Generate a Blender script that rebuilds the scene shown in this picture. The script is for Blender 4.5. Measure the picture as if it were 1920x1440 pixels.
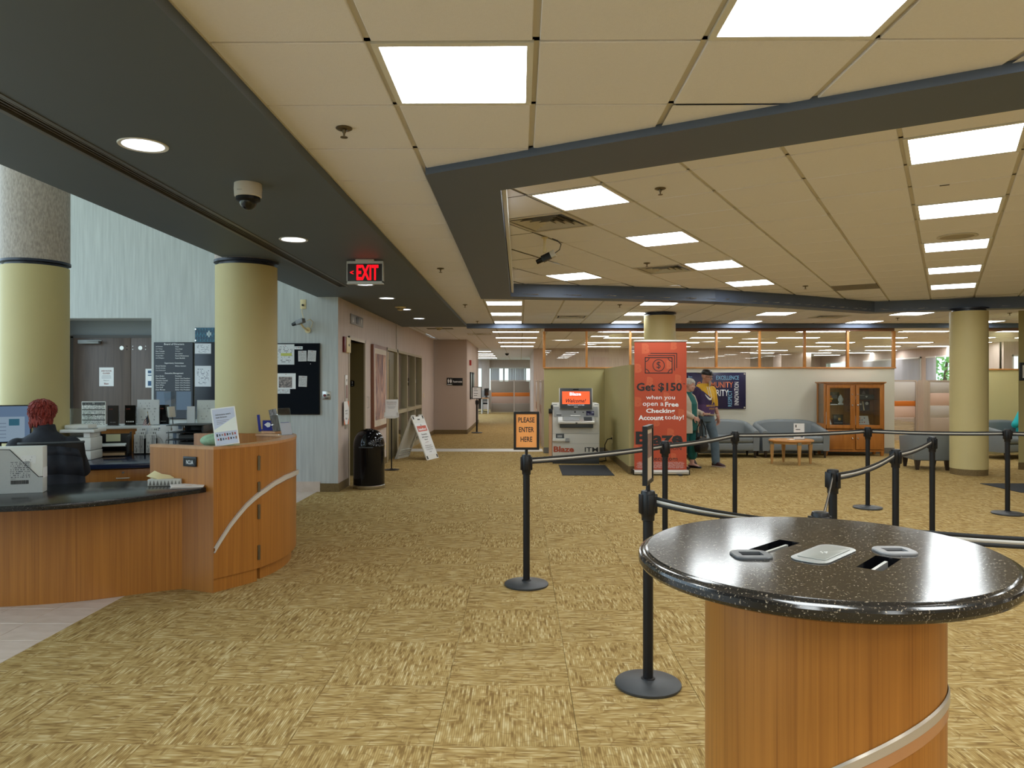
import bpy, bmesh, math, random
from mathutils import Vector, Matrix, noise
for o in list(bpy.data.objects):
    bpy.data.objects.remove(o)
SC = bpy.context.scene
COL = SC.collection
PI = math.pi
R = math.radians
rnd = random.Random(7)

# ------------------------------------------------------------------ camera, world, exposure
EYE = 1.517
cam_data = bpy.data.cameras.new('camera')
cam_data.sensor_width = 36.0
cam_data.lens = 36.0 * 1375.0 / 1920.0
cam_data.shift_y = -4.0 / 1920.0
cam_data.clip_start = 0.05
cam_data.clip_end = 300
cam = bpy.data.objects.new('camera', cam_data)
COL.objects.link(cam)
cam.location = (0, 0, EYE)
cam.rotation_euler = (PI / 2, 0, math.atan(15.0 / 1375.0))
SC.camera = cam

PANEL_L = 13.0      # ceiling panel radiance
STRIP_L = 16.0      # office strip light radiance
SKY_L = 2.4
SC.view_settings.view_transform = 'Standard'
SC.view_settings.look = 'None'
SC.view_settings.exposure = 0.45
SC.view_settings.gamma = 1.0
SC.view_settings.use_curve_mapping = False
w = bpy.data.worlds.new('sky')
SC.world = w
w.use_nodes = True
wn = w.node_tree.nodes
wl = w.node_tree.links
bg = wn['Background']
tc = wn.new('ShaderNodeTexCoord')
sep = wn.new('ShaderNodeSeparateXYZ')
cr = wn.new('ShaderNodeValToRGB')
cr.color_ramp.elements[0].position = 0.48
cr.color_ramp.elements[0].color = (0.42, 0.5, 0.42, 1)
cr.color_ramp.elements[1].position = 0.56
cr.color_ramp.elements[1].color = (0.62, 0.83, 1.0, 1)
mp = wn.new('ShaderNodeMapRange')
mp.inputs['From Min'].default_value = -1
wl.new(tc.outputs['Generated'], sep.inputs[0])
wl.new(sep.outputs['Z'], mp.inputs['Value'])
wl.new(mp.outputs[0], cr.inputs[0])
wl.new(cr.outputs[0], bg.inputs['Color'])
bg.inputs['Strength'].default_value = SKY_L
SC.cycles.max_bounces = 8
SC.cycles.diffuse_bounces = 4
SC.cycles.glossy_bounces = 4
SC.cycles.transmission_bounces = 6
SC.cycles.transparent_max_bounces = 12
SC.cycles.caustics_reflective = False
SC.cycles.caustics_refractive = False
SC.cycles.sample_clamp_indirect = 6.0
SC.cycles.use_denoising = True

# ------------------------------------------------------------------ material helpers
def srgb(r, g, b):
    def c(u):
        u /= 255.0
        return u / 12.92 if u <= 0.04045 else ((u + 0.055) / 1.055) ** 2.4
    return (c(r), c(g), c(b), 1.0)

MATS = {}
def mat(name, col, rough=0.6, metal=0.0, spec=0.5, bump=0.0, bscale=200.0, vary=0.0, vscale=4.0, emit=None, alpha=None):
    """plain procedural material: base colour with slight noise variation and fine bump"""
    if name in MATS:
        return MATS[name]
    m = bpy.data.materials.new(name)
    m.use_nodes = True
    nt = m.node_tree
    b = nt.nodes['Principled BSDF']
    b.inputs['Roughness'].default_value = rough
    b.inputs['Metallic'].default_value = metal
    b.inputs['Specular IOR Level'].default_value = spec
    b.inputs['Base Color'].default_value = col
    if vary or bump:
        co = nt.nodes.new('ShaderNodeTexCoord')
    if vary:
        n = nt.nodes.new('ShaderNodeTexNoise')
        n.inputs['Scale'].default_value = vscale
        n.inputs['Detail'].default_value = 4
        nt.links.new(co.outputs['Object'], n.inputs['Vector'])
        mx = nt.nodes.new('ShaderNodeMix')
        mx.data_type = 'RGBA'
        mx.inputs[6].default_value = tuple(c * (1 - vary) for c in col[:3]) + (1,)
        mx.inputs[7].default_value = tuple(min(1, c * (1 + vary)) for c in col[:3]) + (1,)
        nt.links.new(n.outputs['Fac'], mx.inputs[0])
        nt.links.new(mx.outputs[2], b.inputs['Base Color'])
    if bump:
        n2 = nt.nodes.new('ShaderNodeTexNoise')
        n2.inputs['Scale'].default_value = bscale
        n2.inputs['Detail'].default_value = 2
        nt.links.new(co.outputs['Object'], n2.inputs['Vector'])
        bp = nt.nodes.new('ShaderNodeBump')
        bp.inputs['Strength'].default_value = bump
        bp.inputs['Distance'].default_value = 0.004
        nt.links.new(n2.outputs['Fac'], bp.inputs['Height'])
        nt.links.new(bp.outputs[0], b.inputs['Normal'])
    if emit:
        b.inputs['Emission Color'].default_value = col
        b.inputs['Emission Strength'].default_value = emit
    MATS[name] = m
    return m

def streak_mat(name, c1, c2, scale, rough=0.5, spec=0.5, bump=0.0, detail=4, distort=0.0, c3=None):
    """two-tone material from noise stretched by scale (x,y,z): wood grain, wallcovering"""
    m = bpy.data.materials.new(name)
    m.use_nodes = True
    nt = m.node_tree
    b = nt.nodes['Principled BSDF']
    b.inputs['Roughness'].default_value = rough
    b.inputs['Specular IOR Level'].default_value = spec
    co = nt.nodes.new('ShaderNodeTexCoord')
    mpn = nt.nodes.new('ShaderNodeMapping')
    mpn.inputs['Scale'].default_value = scale
    n = nt.nodes.new('ShaderNodeTexNoise')
    n.inputs['Scale'].default_value = 1.0
    n.inputs['Detail'].default_value = detail
    n.inputs['Distortion'].default_value = distort
    nt.links.new(co.outputs['Object'], mpn.inputs[0])
    nt.links.new(mpn.outputs[0], n.inputs['Vector'])
    r = nt.nodes.new('ShaderNodeValToRGB')
    r.color_ramp.elements[0].position = 0.3
    r.color_ramp.elements[0].color = c1
    r.color_ramp.elements[1].position = 0.7
    r.color_ramp.elements[1].color = c2
    nt.links.new(n.outputs['Fac'], r.inputs[0])
    out = r.outputs[0]
    if c3:
        mp2 = nt.nodes.new('ShaderNodeMapping')
        mp2.inputs['Scale'].default_value = tuple(s * 5 if s > 3 else s * 2 for s in scale)
        n3 = nt.nodes.new('ShaderNodeTexNoise')
        n3.inputs['Scale'].default_value = 1.0
        n3.inputs['Detail'].default_value = 2
        nt.links.new(co.outputs['Object'], mp2.inputs[0])
        nt.links.new(mp2.outputs[0], n3.inputs['Vector'])
        r3 = nt.nodes.new('ShaderNodeValToRGB')
        r3.color_ramp.elements[0].position = 0.52
        r3.color_ramp.elements[0].color = (0, 0, 0, 1)
        r3.color_ramp.elements[1].position = 0.72
        r3.color_ramp.elements[1].color = (0.75, 0.75, 0.75, 1)
        nt.links.new(n3.outputs['Fac'], r3.inputs[0])
        mx = nt.nodes.new('ShaderNodeMix')
        mx.data_type = 'RGBA'
        nt.links.new(r3.outputs[0], mx.inputs[0])
        nt.links.new(out, mx.inputs[6])
        mx.inputs[7].default_value = c3
        out = mx.outputs[2]
    nt.links.new(out, b.inputs['Base Color'])
    if bump:
        bp = nt.nodes.new('ShaderNodeBump')
        bp.inputs['Strength'].default_value = bump
        bp.inputs['Distance'].default_value = 0.003
        nt.links.new(n.outputs['Fac'], bp.inputs['Height'])
        nt.links.new(bp.outputs[0], b.inputs['Normal'])
    MATS[name] = m
    return m

def speckle_mat(name, base, fleck, rough, spec, s1=90.0, thr=0.62, big=0.0):
    """dark stone with pale flecks"""
    m = bpy.data.materials.new(name)
    m.use_nodes = True
    nt = m.node_tree
    b = nt.nodes['Principled BSDF']
    b.inputs['Roughness'].default_value = rough
    b.inputs['Specular IOR Level'].default_value = spec
    co = nt.nodes.new('ShaderNodeTexCoord')
    n = nt.nodes.new('ShaderNodeTexNoise')
    n.inputs['Scale'].default_value = s1
    n.inputs['Detail'].default_value = 3
    n.inputs['Roughness'].default_value = 0.7
    nt.links.new(co.outputs['Object'], n.inputs['Vector'])
    r = nt.nodes.new('ShaderNodeValToRGB')
    r.color_ramp.elements[0].position = thr
    r.color_ramp.elements[0].color = (0, 0, 0, 1)
    r.color_ramp.elements[1].position = thr + 0.08
    r.color_ramp.elements[1].color = (1, 1, 1, 1)
    nt.links.new(n.outputs['Fac'], r.inputs[0])
    n2 = nt.nodes.new('ShaderNodeTexNoise')
    n2.inputs['Scale'].default_value = 12
    n2.inputs['Detail'].default_value = 5
    nt.links.new(co.outputs['Object'], n2.inputs['Vector'])
    mb = nt.nodes.new('ShaderNodeMix')
    mb.data_type = 'RGBA'
    mb.inputs[6].default_value = tuple(c * 0.5 for c in base[:3]) + (1,)
    mb.inputs[7].default_value = tuple(c * 1.6 for c in base[:3]) + (1,)
    nt.links.new(n2.outputs['Fac'], mb.inputs[0])
    mx = nt.nodes.new('ShaderNodeMix')
    mx.data_type = 'RGBA'
    nt.links.new(r.outputs[0], mx.inputs[0])
    nt.links.new(mb.outputs[2], mx.inputs[6])
    mx.inputs[7].default_value = fleck
    nt.links.new(mx.outputs[2], b.inputs['Base Color'])
    MATS[name] = m
    return m

def print_mat(name, paper, ink, rows=14, cols=22, density=0.5, margin=0.1, ax=('X', 'Z')):
    """paper with lines of unreadable small print, from generated coordinates"""
    m = bpy.data.materials.new(name)
    m.use_nodes = True
    nt = m.node_tree
    b = nt.nodes['Principled BSDF']
    b.inputs['Roughness'].default_value = 0.7
    co = nt.nodes.new('ShaderNodeTexCoord')
    sp = nt.nodes.new('ShaderNodeSeparateXYZ')
    nt.links.new(co.outputs['Generated'], sp.inputs[0])
    def math_(op, a, bb=None):
        q = nt.nodes.new('ShaderNodeMath')
        q.operation = op
        for i, v in enumerate((a, bb)):
            if v is None:
                continue
            if hasattr(v, 'type'):
                nt.links.new(v, q.inputs[i])
            else:
                q.inputs[i].default_value = v
        return q.outputs[0]
    u, v = sp.outputs[ax[0]], sp.outputs[ax[1]]
    row = math_('MULTIPLY', v, float(rows))
    fl = math_('FLOOR', row)
    fr = math_('FRACT', row)
    line = math_('GREATER_THAN', fr, 0.45)
    cx = math_('MULTIPLY', u, float(cols))
    cv = nt.nodes.new('ShaderNodeCombineXYZ')
    nt.links.new(cx, cv.inputs[0])
    nt.links.new(math_('MULTIPLY', fl, 7.31), cv.inputs[1])
    n = nt.nodes.new('ShaderNodeTexNoise')
    n.inputs['Scale'].default_value = 1.0
    n.inputs['Detail'].default_value = 1
    nt.links.new(cv.outputs[0], n.inputs['Vector'])
    word = math_('GREATER_THAN', n.outputs['Fac'], 1.0 - density)
    f = math_('MULTIPLY', line, word)
    for s in (u, v):
        f = math_('MULTIPLY', f, math_('GREATER_THAN', s, margin))
        f = math_('MULTIPLY', f, math_('LESS_THAN', s, 1 - margin))
    mx = nt.nodes.new('ShaderNodeMix')
    mx.data_type = 'RGBA'
    nt.links.new(f, mx.inputs[0])
    mx.inputs[6].default_value = paper
    mx.inputs[7].default_value = ink
    nt.links.new(mx.outputs[2], b.inputs['Base Color'])
    MATS[name] = m
    return m

def glass_mat(name, tint=(0.93, 0.96, 0.95, 1), refl=1.0, rough=0.0, ior=1.5):
    m = bpy.data.materials.new(name)
    m.use_nodes = True
    nt = m.node_tree
    for n in list(nt.nodes):
        nt.nodes.remove(n)
    out = nt.nodes.new('ShaderNodeOutputMaterial')
    tr = nt.nodes.new('ShaderNodeBsdfTransparent')
    tr.inputs[0].default_value = tint
    gl = nt.nodes.new('ShaderNodeBsdfGlossy')
    gl.inputs['Roughness'].default_value = rough
    gl.inputs[0].default_value = (refl, refl, refl, 1)
    fr = nt.nodes.new('ShaderNodeFresnel')
    # same reflectance from both sides of a thin pane
    ge = nt.nodes.new('ShaderNodeNewGeometry')
    io = nt.nodes.new('ShaderNodeMapRange')
    io.inputs['To Min'].default_value = ior
    io.inputs['To Max'].default_value = 1.0 / ior
    nt.links.new(ge.outputs['Backfacing'], io.inputs['Value'])
    nt.links.new(io.outputs[0], fr.inputs[0])
    mx = nt.nodes.new('ShaderNodeMixShader')
    nt.links.new(fr.outputs[0], mx.inputs[0])
    nt.links.new(tr.outputs[0], mx.inputs[1])
    nt.links.new(gl.outputs[0], mx.inputs[2])
    nt.links.new(mx.outputs[0], out.inputs[0])
    MATS[name] = m
    return m

def vane_mat(name, col):
    m = bpy.data.materials.new(name)
    m.use_nodes = True
    nt = m.node_tree
    b = nt.nodes['Principled BSDF']
    b.inputs['Base Color'].default_value = col
    b.inputs['Roughness'].default_value = 0.8
    tr = nt.nodes.new('ShaderNodeBsdfTranslucent')
    tr.inputs[0].default_value = col
    mx = nt.nodes.new('ShaderNodeMixShader')
    mx.inputs[0].default_value = 0.5
    nt.links.new(b.outputs[0], mx.inputs[1])
    nt.links.new(tr.outputs[0], mx.inputs[2])
    nt.links.new(mx.outputs[0], nt.nodes['Material Output'].inputs[0])
    MATS[name] = m
    return m

def emit_mat(name, col, strength):
    m = bpy.data.materials.new(name)
    m.use_nodes = True
    nt = m.node_tree
    for n in list(nt.nodes):
        nt.nodes.remove(n)
    out = nt.nodes.new('ShaderNodeOutputMaterial')
    e = nt.nodes.new('ShaderNodeEmission')
    e.inputs[0].default_value = col
    e.inputs[1].default_value = strength
    nt.links.new(e.outputs[0], out.inputs[0])
    MATS[name] = m
    return m

# ------------------------------------------------------------------ materials
WOOD = streak_mat('cherry_veneer', (0.31, 0.115, 0.018, 1), (0.40, 0.158, 0.026, 1), (34, 34, 0.6), 0.38, 0.5, 0.0, 6, 0.9, (0.23, 0.080, 0.011, 1))
WOOD_TOP = streak_mat('cherry_edge', (0.42, 0.21, 0.09, 1), (0.50, 0.26, 0.115, 1), (3, 40, 3), 0.35, 0.5)
WOOD_DK = streak_mat('cherry_dark', (0.24, 0.10, 0.03, 1), (0.33, 0.145, 0.045, 1), (24, 24, 0.9), 0.4, 0.5, 0.0, 4, 0.5)
WOOD_CAB = streak_mat('cabinet_cherry', (0.36, 0.125, 0.022, 1), (0.47, 0.18, 0.036, 1), (14, 14, 1.5), 0.35, 0.5, 0.0, 4, 0.8)
WOOD_TRIM = streak_mat('maple_trim', (0.47, 0.19, 0.045, 1), (0.57, 0.26, 0.07, 1), (9, 9, 9), 0.4)
WOOD_DOOR = streak_mat('walnut_door', (0.075, 0.05, 0.038, 1), (0.12, 0.082, 0.062, 1), (9, 9, 0.5), 0.4, 0.4, 0.0, 4, 2.5)
WOOD_OAK = streak_mat('oak_legs', (0.42, 0.22, 0.07, 1), (0.52, 0.29, 0.1, 1), (16, 16, 1.5), 0.45)
GRANITE = speckle_mat('black_granite', (0.012, 0.011, 0.010, 1), (0.36, 0.30, 0.22, 1), 0.13, 0.5, 170.0, 0.605)
GRANITE_N = speckle_mat('counter_granite', (0.010, 0.010, 0.011, 1), (0.42, 0.40, 0.36, 1), 0.2, 0.4, 230.0, 0.63)
NAVY_TOP = mat('navy_laminate', (0.012, 0.018, 0.045, 1), 0.18, vary=0.15, vscale=60)
OLIVE = mat('olive_paint', srgb(196, 182, 130), 0.55, bump=0.12, bscale=500, vary=0.03)
OLIVE_W = mat('olive_wall', srgb(178, 168, 118), 0.65, bump=0.12, bscale=400, vary=0.04, vscale=2)
CREAM_W = mat('cream_wall', srgb(208, 204, 188), 0.65, bump=0.1, bscale=400, vary=0.02, vscale=2)
SOFFIT = mat('slate_paint', (0.088, 0.110, 0.136, 1), 0.6, vary=0.04, vscale=1.5)
BEAM = mat('beam_paint', (0.080, 0.106, 0.165, 1), 0.5, vary=0.03, vscale=1.5)
BLUE_W = streak_mat('blue_wallcovering', srgb(176, 181, 181), srgb(196, 201, 200), (30, 30, 1.6), 0.6, 0.3, 0.25, 5)
PINK_W = streak_mat('pink_wallcovering', srgb(186, 170, 160), srgb(204, 189, 180), (34, 34, 2.0), 0.6, 0.3, 0.25, 5)
COL_WALLPAPER = streak_mat('column_wallcovering', srgb(150, 139, 130), srgb(190, 178, 168), (70, 70, 26), 0.6, 0.3, 0.3, 6)
TILE_C = mat('ceiling_tile_paint', (0.82, 0.82, 0.90, 1), 0.85, spec=0.2, bump=0.35, bscale=260, vary=0.03, vscale=70)
GRID_C = mat('ceiling_tee_paint', (0.58, 0.55, 0.50, 1), 0.6, vary=0.03)
PANEL = emit_mat('light_diffuser', (0.93, 0.985, 1.0, 1), PANEL_L)
STRIP = emit_mat('strip_lamp', (1.0, 0.99, 0.96, 1), STRIP_L)
WHITE_M = mat('white_metal', (0.72, 0.72, 0.70, 1), 0.4)
WHITE_P = mat('white_plastic', (0.78, 0.78, 0.76, 1), 0.4, vary=0.02)
CREAM_P = mat('cream_plastic', srgb(222, 206, 160), 0.45)
BLACK_P = mat('black_plastic', (0.007, 0.007, 0.008, 1), 0.38, spec=0.35)
BLACK_M = mat('black_powdercoat', (0.008, 0.008, 0.009, 1), 0.4, spec=0.3, bump=0.1, bscale=600)
BASE_M = mat('cast_base', (0.042, 0.045, 0.048, 1), 0.42, bump=0.2, bscale=700)
BLACK_G = mat('black_gloss', (0.004, 0.004, 0.005, 1), 0.10, spec=0.32)
BOARD = mat('black_felt', (0.006, 0.008, 0.012, 1), 0.9, spec=0.1, vary=0.4, vscale=120)
NAVY_B = mat('navy_board', (0.010, 0.016, 0.030, 1), 0.4)
CHROME = mat('brushed_steel', (0.62, 0.61, 0.59, 1), 0.28, metal=1.0)
SATIN = mat('satin_aluminium', (0.62, 0.61, 0.58, 1), 0.42, metal=0.75)
BRONZE = mat('dark_bronze', (0.16, 0.13, 0.085, 1), 0.4, metal=0.8)
GREY_P = mat('grey_plastic', (0.30, 0.31, 0.31, 1), 0.45)
DGREY_P = mat('dark_grey_plastic', (0.045, 0.052, 0.058, 1), 0.4)
GREY_L = mat('grey_leather', (0.185, 0.205, 0.215, 1), 0.45, bump=0.15, bscale=300, vary=0.05, vscale=8)
PAPER = mat('white_paper', (0.86, 0.87, 0.88, 1), 0.7)
INK = mat('black_ink', (0.012, 0.013, 0.015, 1), 0.6)
INKW = mat('white_ink', (0.80, 0.81, 0.82, 1), 0.6)
RED = mat('red_paint', (0.42, 0.02, 0.018, 1), 0.4)
DKRED = mat('dark_red', (0.16, 0.012, 0.014, 1), 0.4)
ORANGE = mat('banner_orange', srgb(174, 68, 38), 0.6, vary=0.06, vscale=2)
ORANGE_L = mat('banner_orange_pale', srgb(188, 88, 54), 0.6)
ORANGE_S = mat('sign_orange', srgb(245, 163, 88), 0.6)
ORANGE_P = mat('panel_orange', srgb(214, 118, 36), 0.6)
GREY_F = mat('panel_grey_fabric', srgb(205, 200, 196), 0.8, bump=0.2, bscale=500)
PINK_F = mat('panel_pink_fabric', srgb(226, 194, 178), 0.8, bump=0.2, bscale=500)
TAUPE_M = mat('panel_taupe', srgb(188, 172, 156), 0.6)
GLASS = glass_mat('clear_glass', (0.95, 0.97, 0.96, 1), 1.0)
ACRYL = glass_mat('acrylic', (0.93, 0.95, 0.95, 1), 0.9)
TRIM_OL = mat('olive_frame', srgb(168, 156, 126), 0.5)
BASEB = streak_mat('rubber_base', srgb(92, 76, 48), srgb(130, 110, 72), (60, 60, 200), 0.6, 0.3)
DARK = mat('dark_void', (0.010, 0.010, 0.009, 1), 0.8)
ELEV = mat('elevator_olive', srgb(104, 94, 60), 0.45)

def carpet_mat():
    m = bpy.data.materials.new('carpet_tile_yarn')
    m.use_nodes = True
    nt = m.node_tree
    b = nt.nodes['Principled BSDF']
    b.inputs['Roughness'].default_value = 0.95
    b.inputs['Specular IOR Level'].default_value = 0.1
    uv = nt.nodes.new('ShaderNodeUVMap')
    oi = nt.nodes.new('ShaderNodeObjectInfo')
    add = nt.nodes.new('ShaderNodeVectorMath')
    add.operation = 'ADD'
    sc = nt.nodes.new('ShaderNodeVectorMath')
    sc.operation = 'SCALE'
    sc.inputs[3].default_value = 23.0
    cb = nt.nodes.new('ShaderNodeCombineXYZ')
    nt.links.new(oi.outputs['Random'], cb.inputs[0])
    nt.links.new(oi.outputs['Random'], cb.inputs[1])
    nt.links.new(cb.outputs[0], sc.inputs[0])
    nt.links.new(uv.outputs[0], add.inputs[0])
    nt.links.new(sc.outputs[0], add.inputs[1])
    def tex(scale, detail, mapping):
        mpn = nt.nodes.new('ShaderNodeMapping')
        mpn.inputs['Scale'].default_value = mapping
        nt.links.new(add.outputs[0], mpn.inputs[0])
        n = nt.nodes.new('ShaderNodeTexNoise')
        n.inputs['Scale'].default_value = scale
        n.inputs['Detail'].default_value = detail
        nt.links.new(mpn.outputs[0], n.inputs['Vector'])
        return n.outputs['Fac']
    def ramp(fac, stops):
        r = nt.nodes.new('ShaderNodeValToRGB')
        r.color_ramp.interpolation = 'LINEAR'
        while len(r.color_ramp.elements) < len(stops):
            r.color_ramp.elements.new(0.5)
        for e, (p, c) in zip(r.color_ramp.elements, stops):
            e.position = p
            e.color = c
        nt.links.new(fac, r.inputs[0])
        return r.outputs[0]
    def mix(fac, a, bb):
        x = nt.nodes.new('ShaderNodeMix')
        x.data_type = 'RGBA'
        for i, q in ((0, fac), (6, a), (7, bb)):
            if hasattr(q, 'type'):
                nt.links.new(q, x.inputs[i])
            else:
                x.inputs[i].default_value = q
        return x.outputs[2]
    def math_(op, a, bb=None):
        q = nt.nodes.new('ShaderNodeMath')
        q.operation = op
        for k, v in enumerate((a, bb)):
            if v is None:
                continue
            if hasattr(v, 'type'):
                nt.links.new(v, q.inputs[k])
            else:
                q.inputs[k].default_value = v
        return q.outputs[0]
    spx = nt.nodes.new('ShaderNodeSeparateXYZ')
    nt.links.new(add.outputs[0], spx.inputs[0])
    def yarn(u, v, cols, run):
        """rows of loops: columns of pitch 1/cols, each a chain of dashes with its own random lengths"""
        cu_ = math_('MULTIPLY', u, cols)
        cvn = nt.nodes.new('ShaderNodeCombineXYZ')
        nt.links.new(math_('MULTIPLY', math_('FLOOR', cu_), 5.37), cvn.inputs[0])
        nt.links.new(math_('MULTIPLY', v, run), cvn.inputs[1])
        n = nt.nodes.new('ShaderNodeTexNoise')
        n.inputs['Scale'].default_value = 1.0
        n.inputs['Detail'].default_value = 1.0
        nt.links.new(cvn.outputs[0], n.inputs['Vector'])
        gap = math_('ABSOLUTE', math_('SUBTRACT', math_('FRACT', cu_), 0.5))
        return n.outputs['Fac'], gap
    a_n, a_g = yarn(spx.outputs[0], spx.outputs[1], 62.0, 5.5)
    b_n, b_g = yarn(spx.outputs[1], spx.outputs[0], 58.0, 8.0)
    YARN = [(0.34, (0.225, 0.135, 0.045, 1)), (0.45, (0.38, 0.255, 0.092, 1)), (0.56, (0.44, 0.308, 0.120, 1)), (0.66, (0.58, 0.455, 0.23, 1))]
    colA = mix(ramp(a_g, [(0.30, (0, 0, 0, 1)), (0.46, (0.55, 0.55, 0.55, 1))]), ramp(a_n, YARN), (0.16, 0.10, 0.035, 1))
    colB = mix(ramp(b_g, [(0.30, (0, 0, 0, 1)), (0.46, (0.45, 0.45, 0.45, 1))]), ramp(b_n, YARN), (0.20, 0.125, 0.045, 1))
    patch = tex(5.0, 2, (1, 1, 1))
    base = mix(ramp(patch, [(0.56, (0, 0, 0, 1)), (0.62, (0.75, 0.75, 0.75, 1))]), colA, colB)
    sw = tex(4.5, 1, (1, 1, 1))              # swirling brown threads
    base = mix(ramp(sw, [(0.475, (0, 0, 0, 1)), (0.497, (0.5, 0.5, 0.5, 1)), (0.52, (0, 0, 0, 1))]), base, (0.20, 0.11, 0.03, 1))
    dash = a_n
    tint = tex(2.0, 3, (1, 1, 1))
    base = mix(ramp(tint, [(0.35, (0.16, 0.16, 0.16, 1)), (0.65, (0, 0, 0, 1))]), base, (0.22, 0.15, 0.05, 1))
    nt.links.new(base, b.inputs['Base Color'])
    bp = nt.nodes.new('ShaderNodeBump')
    bp.inputs['Strength'].default_value = 0.35
    bp.inputs['Distance'].default_value = 0.003
    nt.links.new(dash, bp.inputs['Height'])
    nt.links.new(bp.outputs[0], b.inputs['Normal'])
    return m
CARPET = carpet_mat()
FTILE = streak_mat('porcelain_tile', srgb(196, 180, 166), srgb(214, 200, 188), (6, 14, 6), 0.3, 0.5, 0.0, 5)

# ------------------------------------------------------------------ mesh builder
class MB:
    def __init__(s):
        s.v, s.f, s.m = [], [], []
    def add(s, vs, fs, mi=0):
        o = len(s.v)
        s.v += [tuple(p) for p in vs]
        s.f += [tuple(i + o for i in f) for f in fs]
        s.m += [mi] * len(fs)
        return s
    def box(s, x0, x1, y0, y1, z0, z1, mi=0, M=None):
        vs = [(x0, y0, z0), (x1, y0, z0), (x1, y1, z0), (x0, y1, z0), (x0, y0, z1), (x1, y0, z1), (x1, y1, z1), (x0, y1, z1)]
        if M is not None:
            vs = [tuple(M @ Vector(p)) for p in vs]
        return s.add(vs, [(0, 3, 2, 1), (4, 5, 6, 7), (0, 1, 5, 4), (1, 2, 6, 5), (2, 3, 7, 6), (3, 0, 4, 7)], mi)
    def quad(s, a, b, c, d, mi=0):
        return s.add([a, b, c, d], [(0, 1, 2, 3)], mi)
    def cyl(s, p0, p1, r0, r1=None, n=16, caps=True, mi=0):
        r1 = r0 if r1 is None else r1
        p0, p1 = Vector(p0), Vector(p1)
        d = (p1 - p0).normalized()
        a = d.orthogonal().normalized()
        b = d.cross(a)
        vs = []
        for p, r in ((p0, r0), (p1, r1)):
            for i in range(n):
                t = 2 * PI * i / n
                vs.append(p + a * (r * math.cos(t)) + b * (r * math.sin(t)))
        fs = [(i, (i + 1) % n, n + (i + 1) % n, n + i) for i in range(n)]
        if caps:
            fs += [tuple(range(n - 1, -1, -1)), tuple(range(n, 2 * n))]
        return s.add(vs, fs, mi)
    def lathe(s, prof, n=32, c=(0, 0), sx=1.0, sy=1.0, mi=0, M=None, cap=True):
        vs, fs = [], []
        for r, z in prof:
            for i in range(n):
                t = 2 * PI * i / n
                vs.append((c[0] + sx * r * math.cos(t), c[1] + sy * r * math.sin(t), z))
        k = len(prof)
        for j in range(k - 1):
            for i in range(n):
                i2 = (i + 1) % n
                fs.append((j * n + i, j * n + i2, (j + 1) * n + i2, (j + 1) * n + i))
        if cap and prof[0][0] > 1e-6:
            fs.append(tuple(range(n - 1, -1, -1)))
        if cap and prof[-1][0] > 1e-6:
            fs.append(tuple(range((k - 1) * n, k * n)))
        if M is not None:
            vs = [tuple(M @ Vector(p)) for p in vs]
        return s.add(vs, fs, mi)
    def prism(s, poly, z0, z1, mi=0, M=None):
        n = len(poly)
        area = sum(poly[i][0] * poly[(i + 1) % n][1] - poly[(i + 1) % n][0] * poly[i][1] for i in range(n))
        if area < 0:
            poly = poly[::-1]
        vs = [(p[0], p[1], z0) for p in poly] + [(p[0], p[1], z1) for p in poly]
        if M is not None:
            vs = [tuple(M @ Vector(p)) for p in vs]
        fs = [tuple(range(n - 1, -1, -1)), tuple(range(n, 2 * n))] + [(i, (i + 1) % n, n + (i + 1) % n, n + i) for i in range(n)]
        return s.add(vs, fs, mi)
    def tube(s, path, r, n=8, mi=0, closed=False):
        P = [Vector(p) for p in path]
        rs = r if isinstance(r, (list, tuple)) else [r] * len(P)
        vs, fs = [], []
        prev = None
        for k, p in enumerate(P):
            d = (P[min(k + 1, len(P) - 1)] - P[max(k - 1, 0)]).normalized()
            if prev is None:
                a = d.orthogonal().normalized()
            else:
                a = (prev - d * prev.dot(d)).normalized()
            prev = a
            b = d.cross(a)
            for i in range(n):
                t = 2 * PI * i / n
                vs.append(p + a * (rs[k] * math.cos(t)) + b * (rs[k] * math.sin(t)))
        for k in range(len(P) - 1):
            for i in range(n):
                i2 = (i + 1) % n
                fs.append((k * n + i, k * n + i2, (k + 1) * n + i2, (k + 1) * n + i))
        fs += [tuple(range(n - 1, -1, -1)), tuple(range((len(P) - 1) * n, len(P) * n))]
        return s.add(vs, fs, mi)
    def strip(s, A, B, mi=0):
        """faces between two matched polylines"""
        n = len(A)
        return s.add(list(A) + list(B), [(i, i + 1, n + i + 1, n + i) for i in range(n - 1)], mi)
    def loft(s, rings, mi=0, caps=True):
        n = len(rings[0])
        vs = [p for r in rings for p in r]
        fs = []
        for k in range(len(rings) - 1):
            for i in range(n):
                i2 = (i + 1) % n
                fs.append((k * n + i, k * n + i2, (k + 1) * n + i2, (k + 1) * n + i))
        if caps:
            fs += [tuple(range(n - 1, -1, -1)), tuple(range((len(rings) - 1) * n, len(rings) * n))]
        return s.add(vs, fs, mi)
    def ell(s, c, rx, ry, rz, nu=12, nv=8, mi=0, M=None):
        vs, fs = [], []
        for j in range(1, nv):
            ph = PI * j / nv
            for i in range(nu):
                t = 2 * PI * i / nu
                p = Vector((rx * math.sin(ph) * math.cos(t), ry * math.sin(ph) * math.sin(t), rz * math.cos(ph)))
                vs.append(p)
        top = len(vs)
        vs += [Vector((0, 0, rz)), Vector((0, 0, -rz))]
        for j in range(nv - 2):
            for i in range(nu):
                i2 = (i + 1) % nu
                fs.append((j * nu + i, (j + 1) * nu + i, (j + 1) * nu + i2, j * nu + i2))
        for i in range(nu):
            i2 = (i + 1) % nu
            fs.append((top, i, i2))
            fs.append((top + 1, (nv - 2) * nu + i2, (nv - 2) * nu + i))
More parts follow.
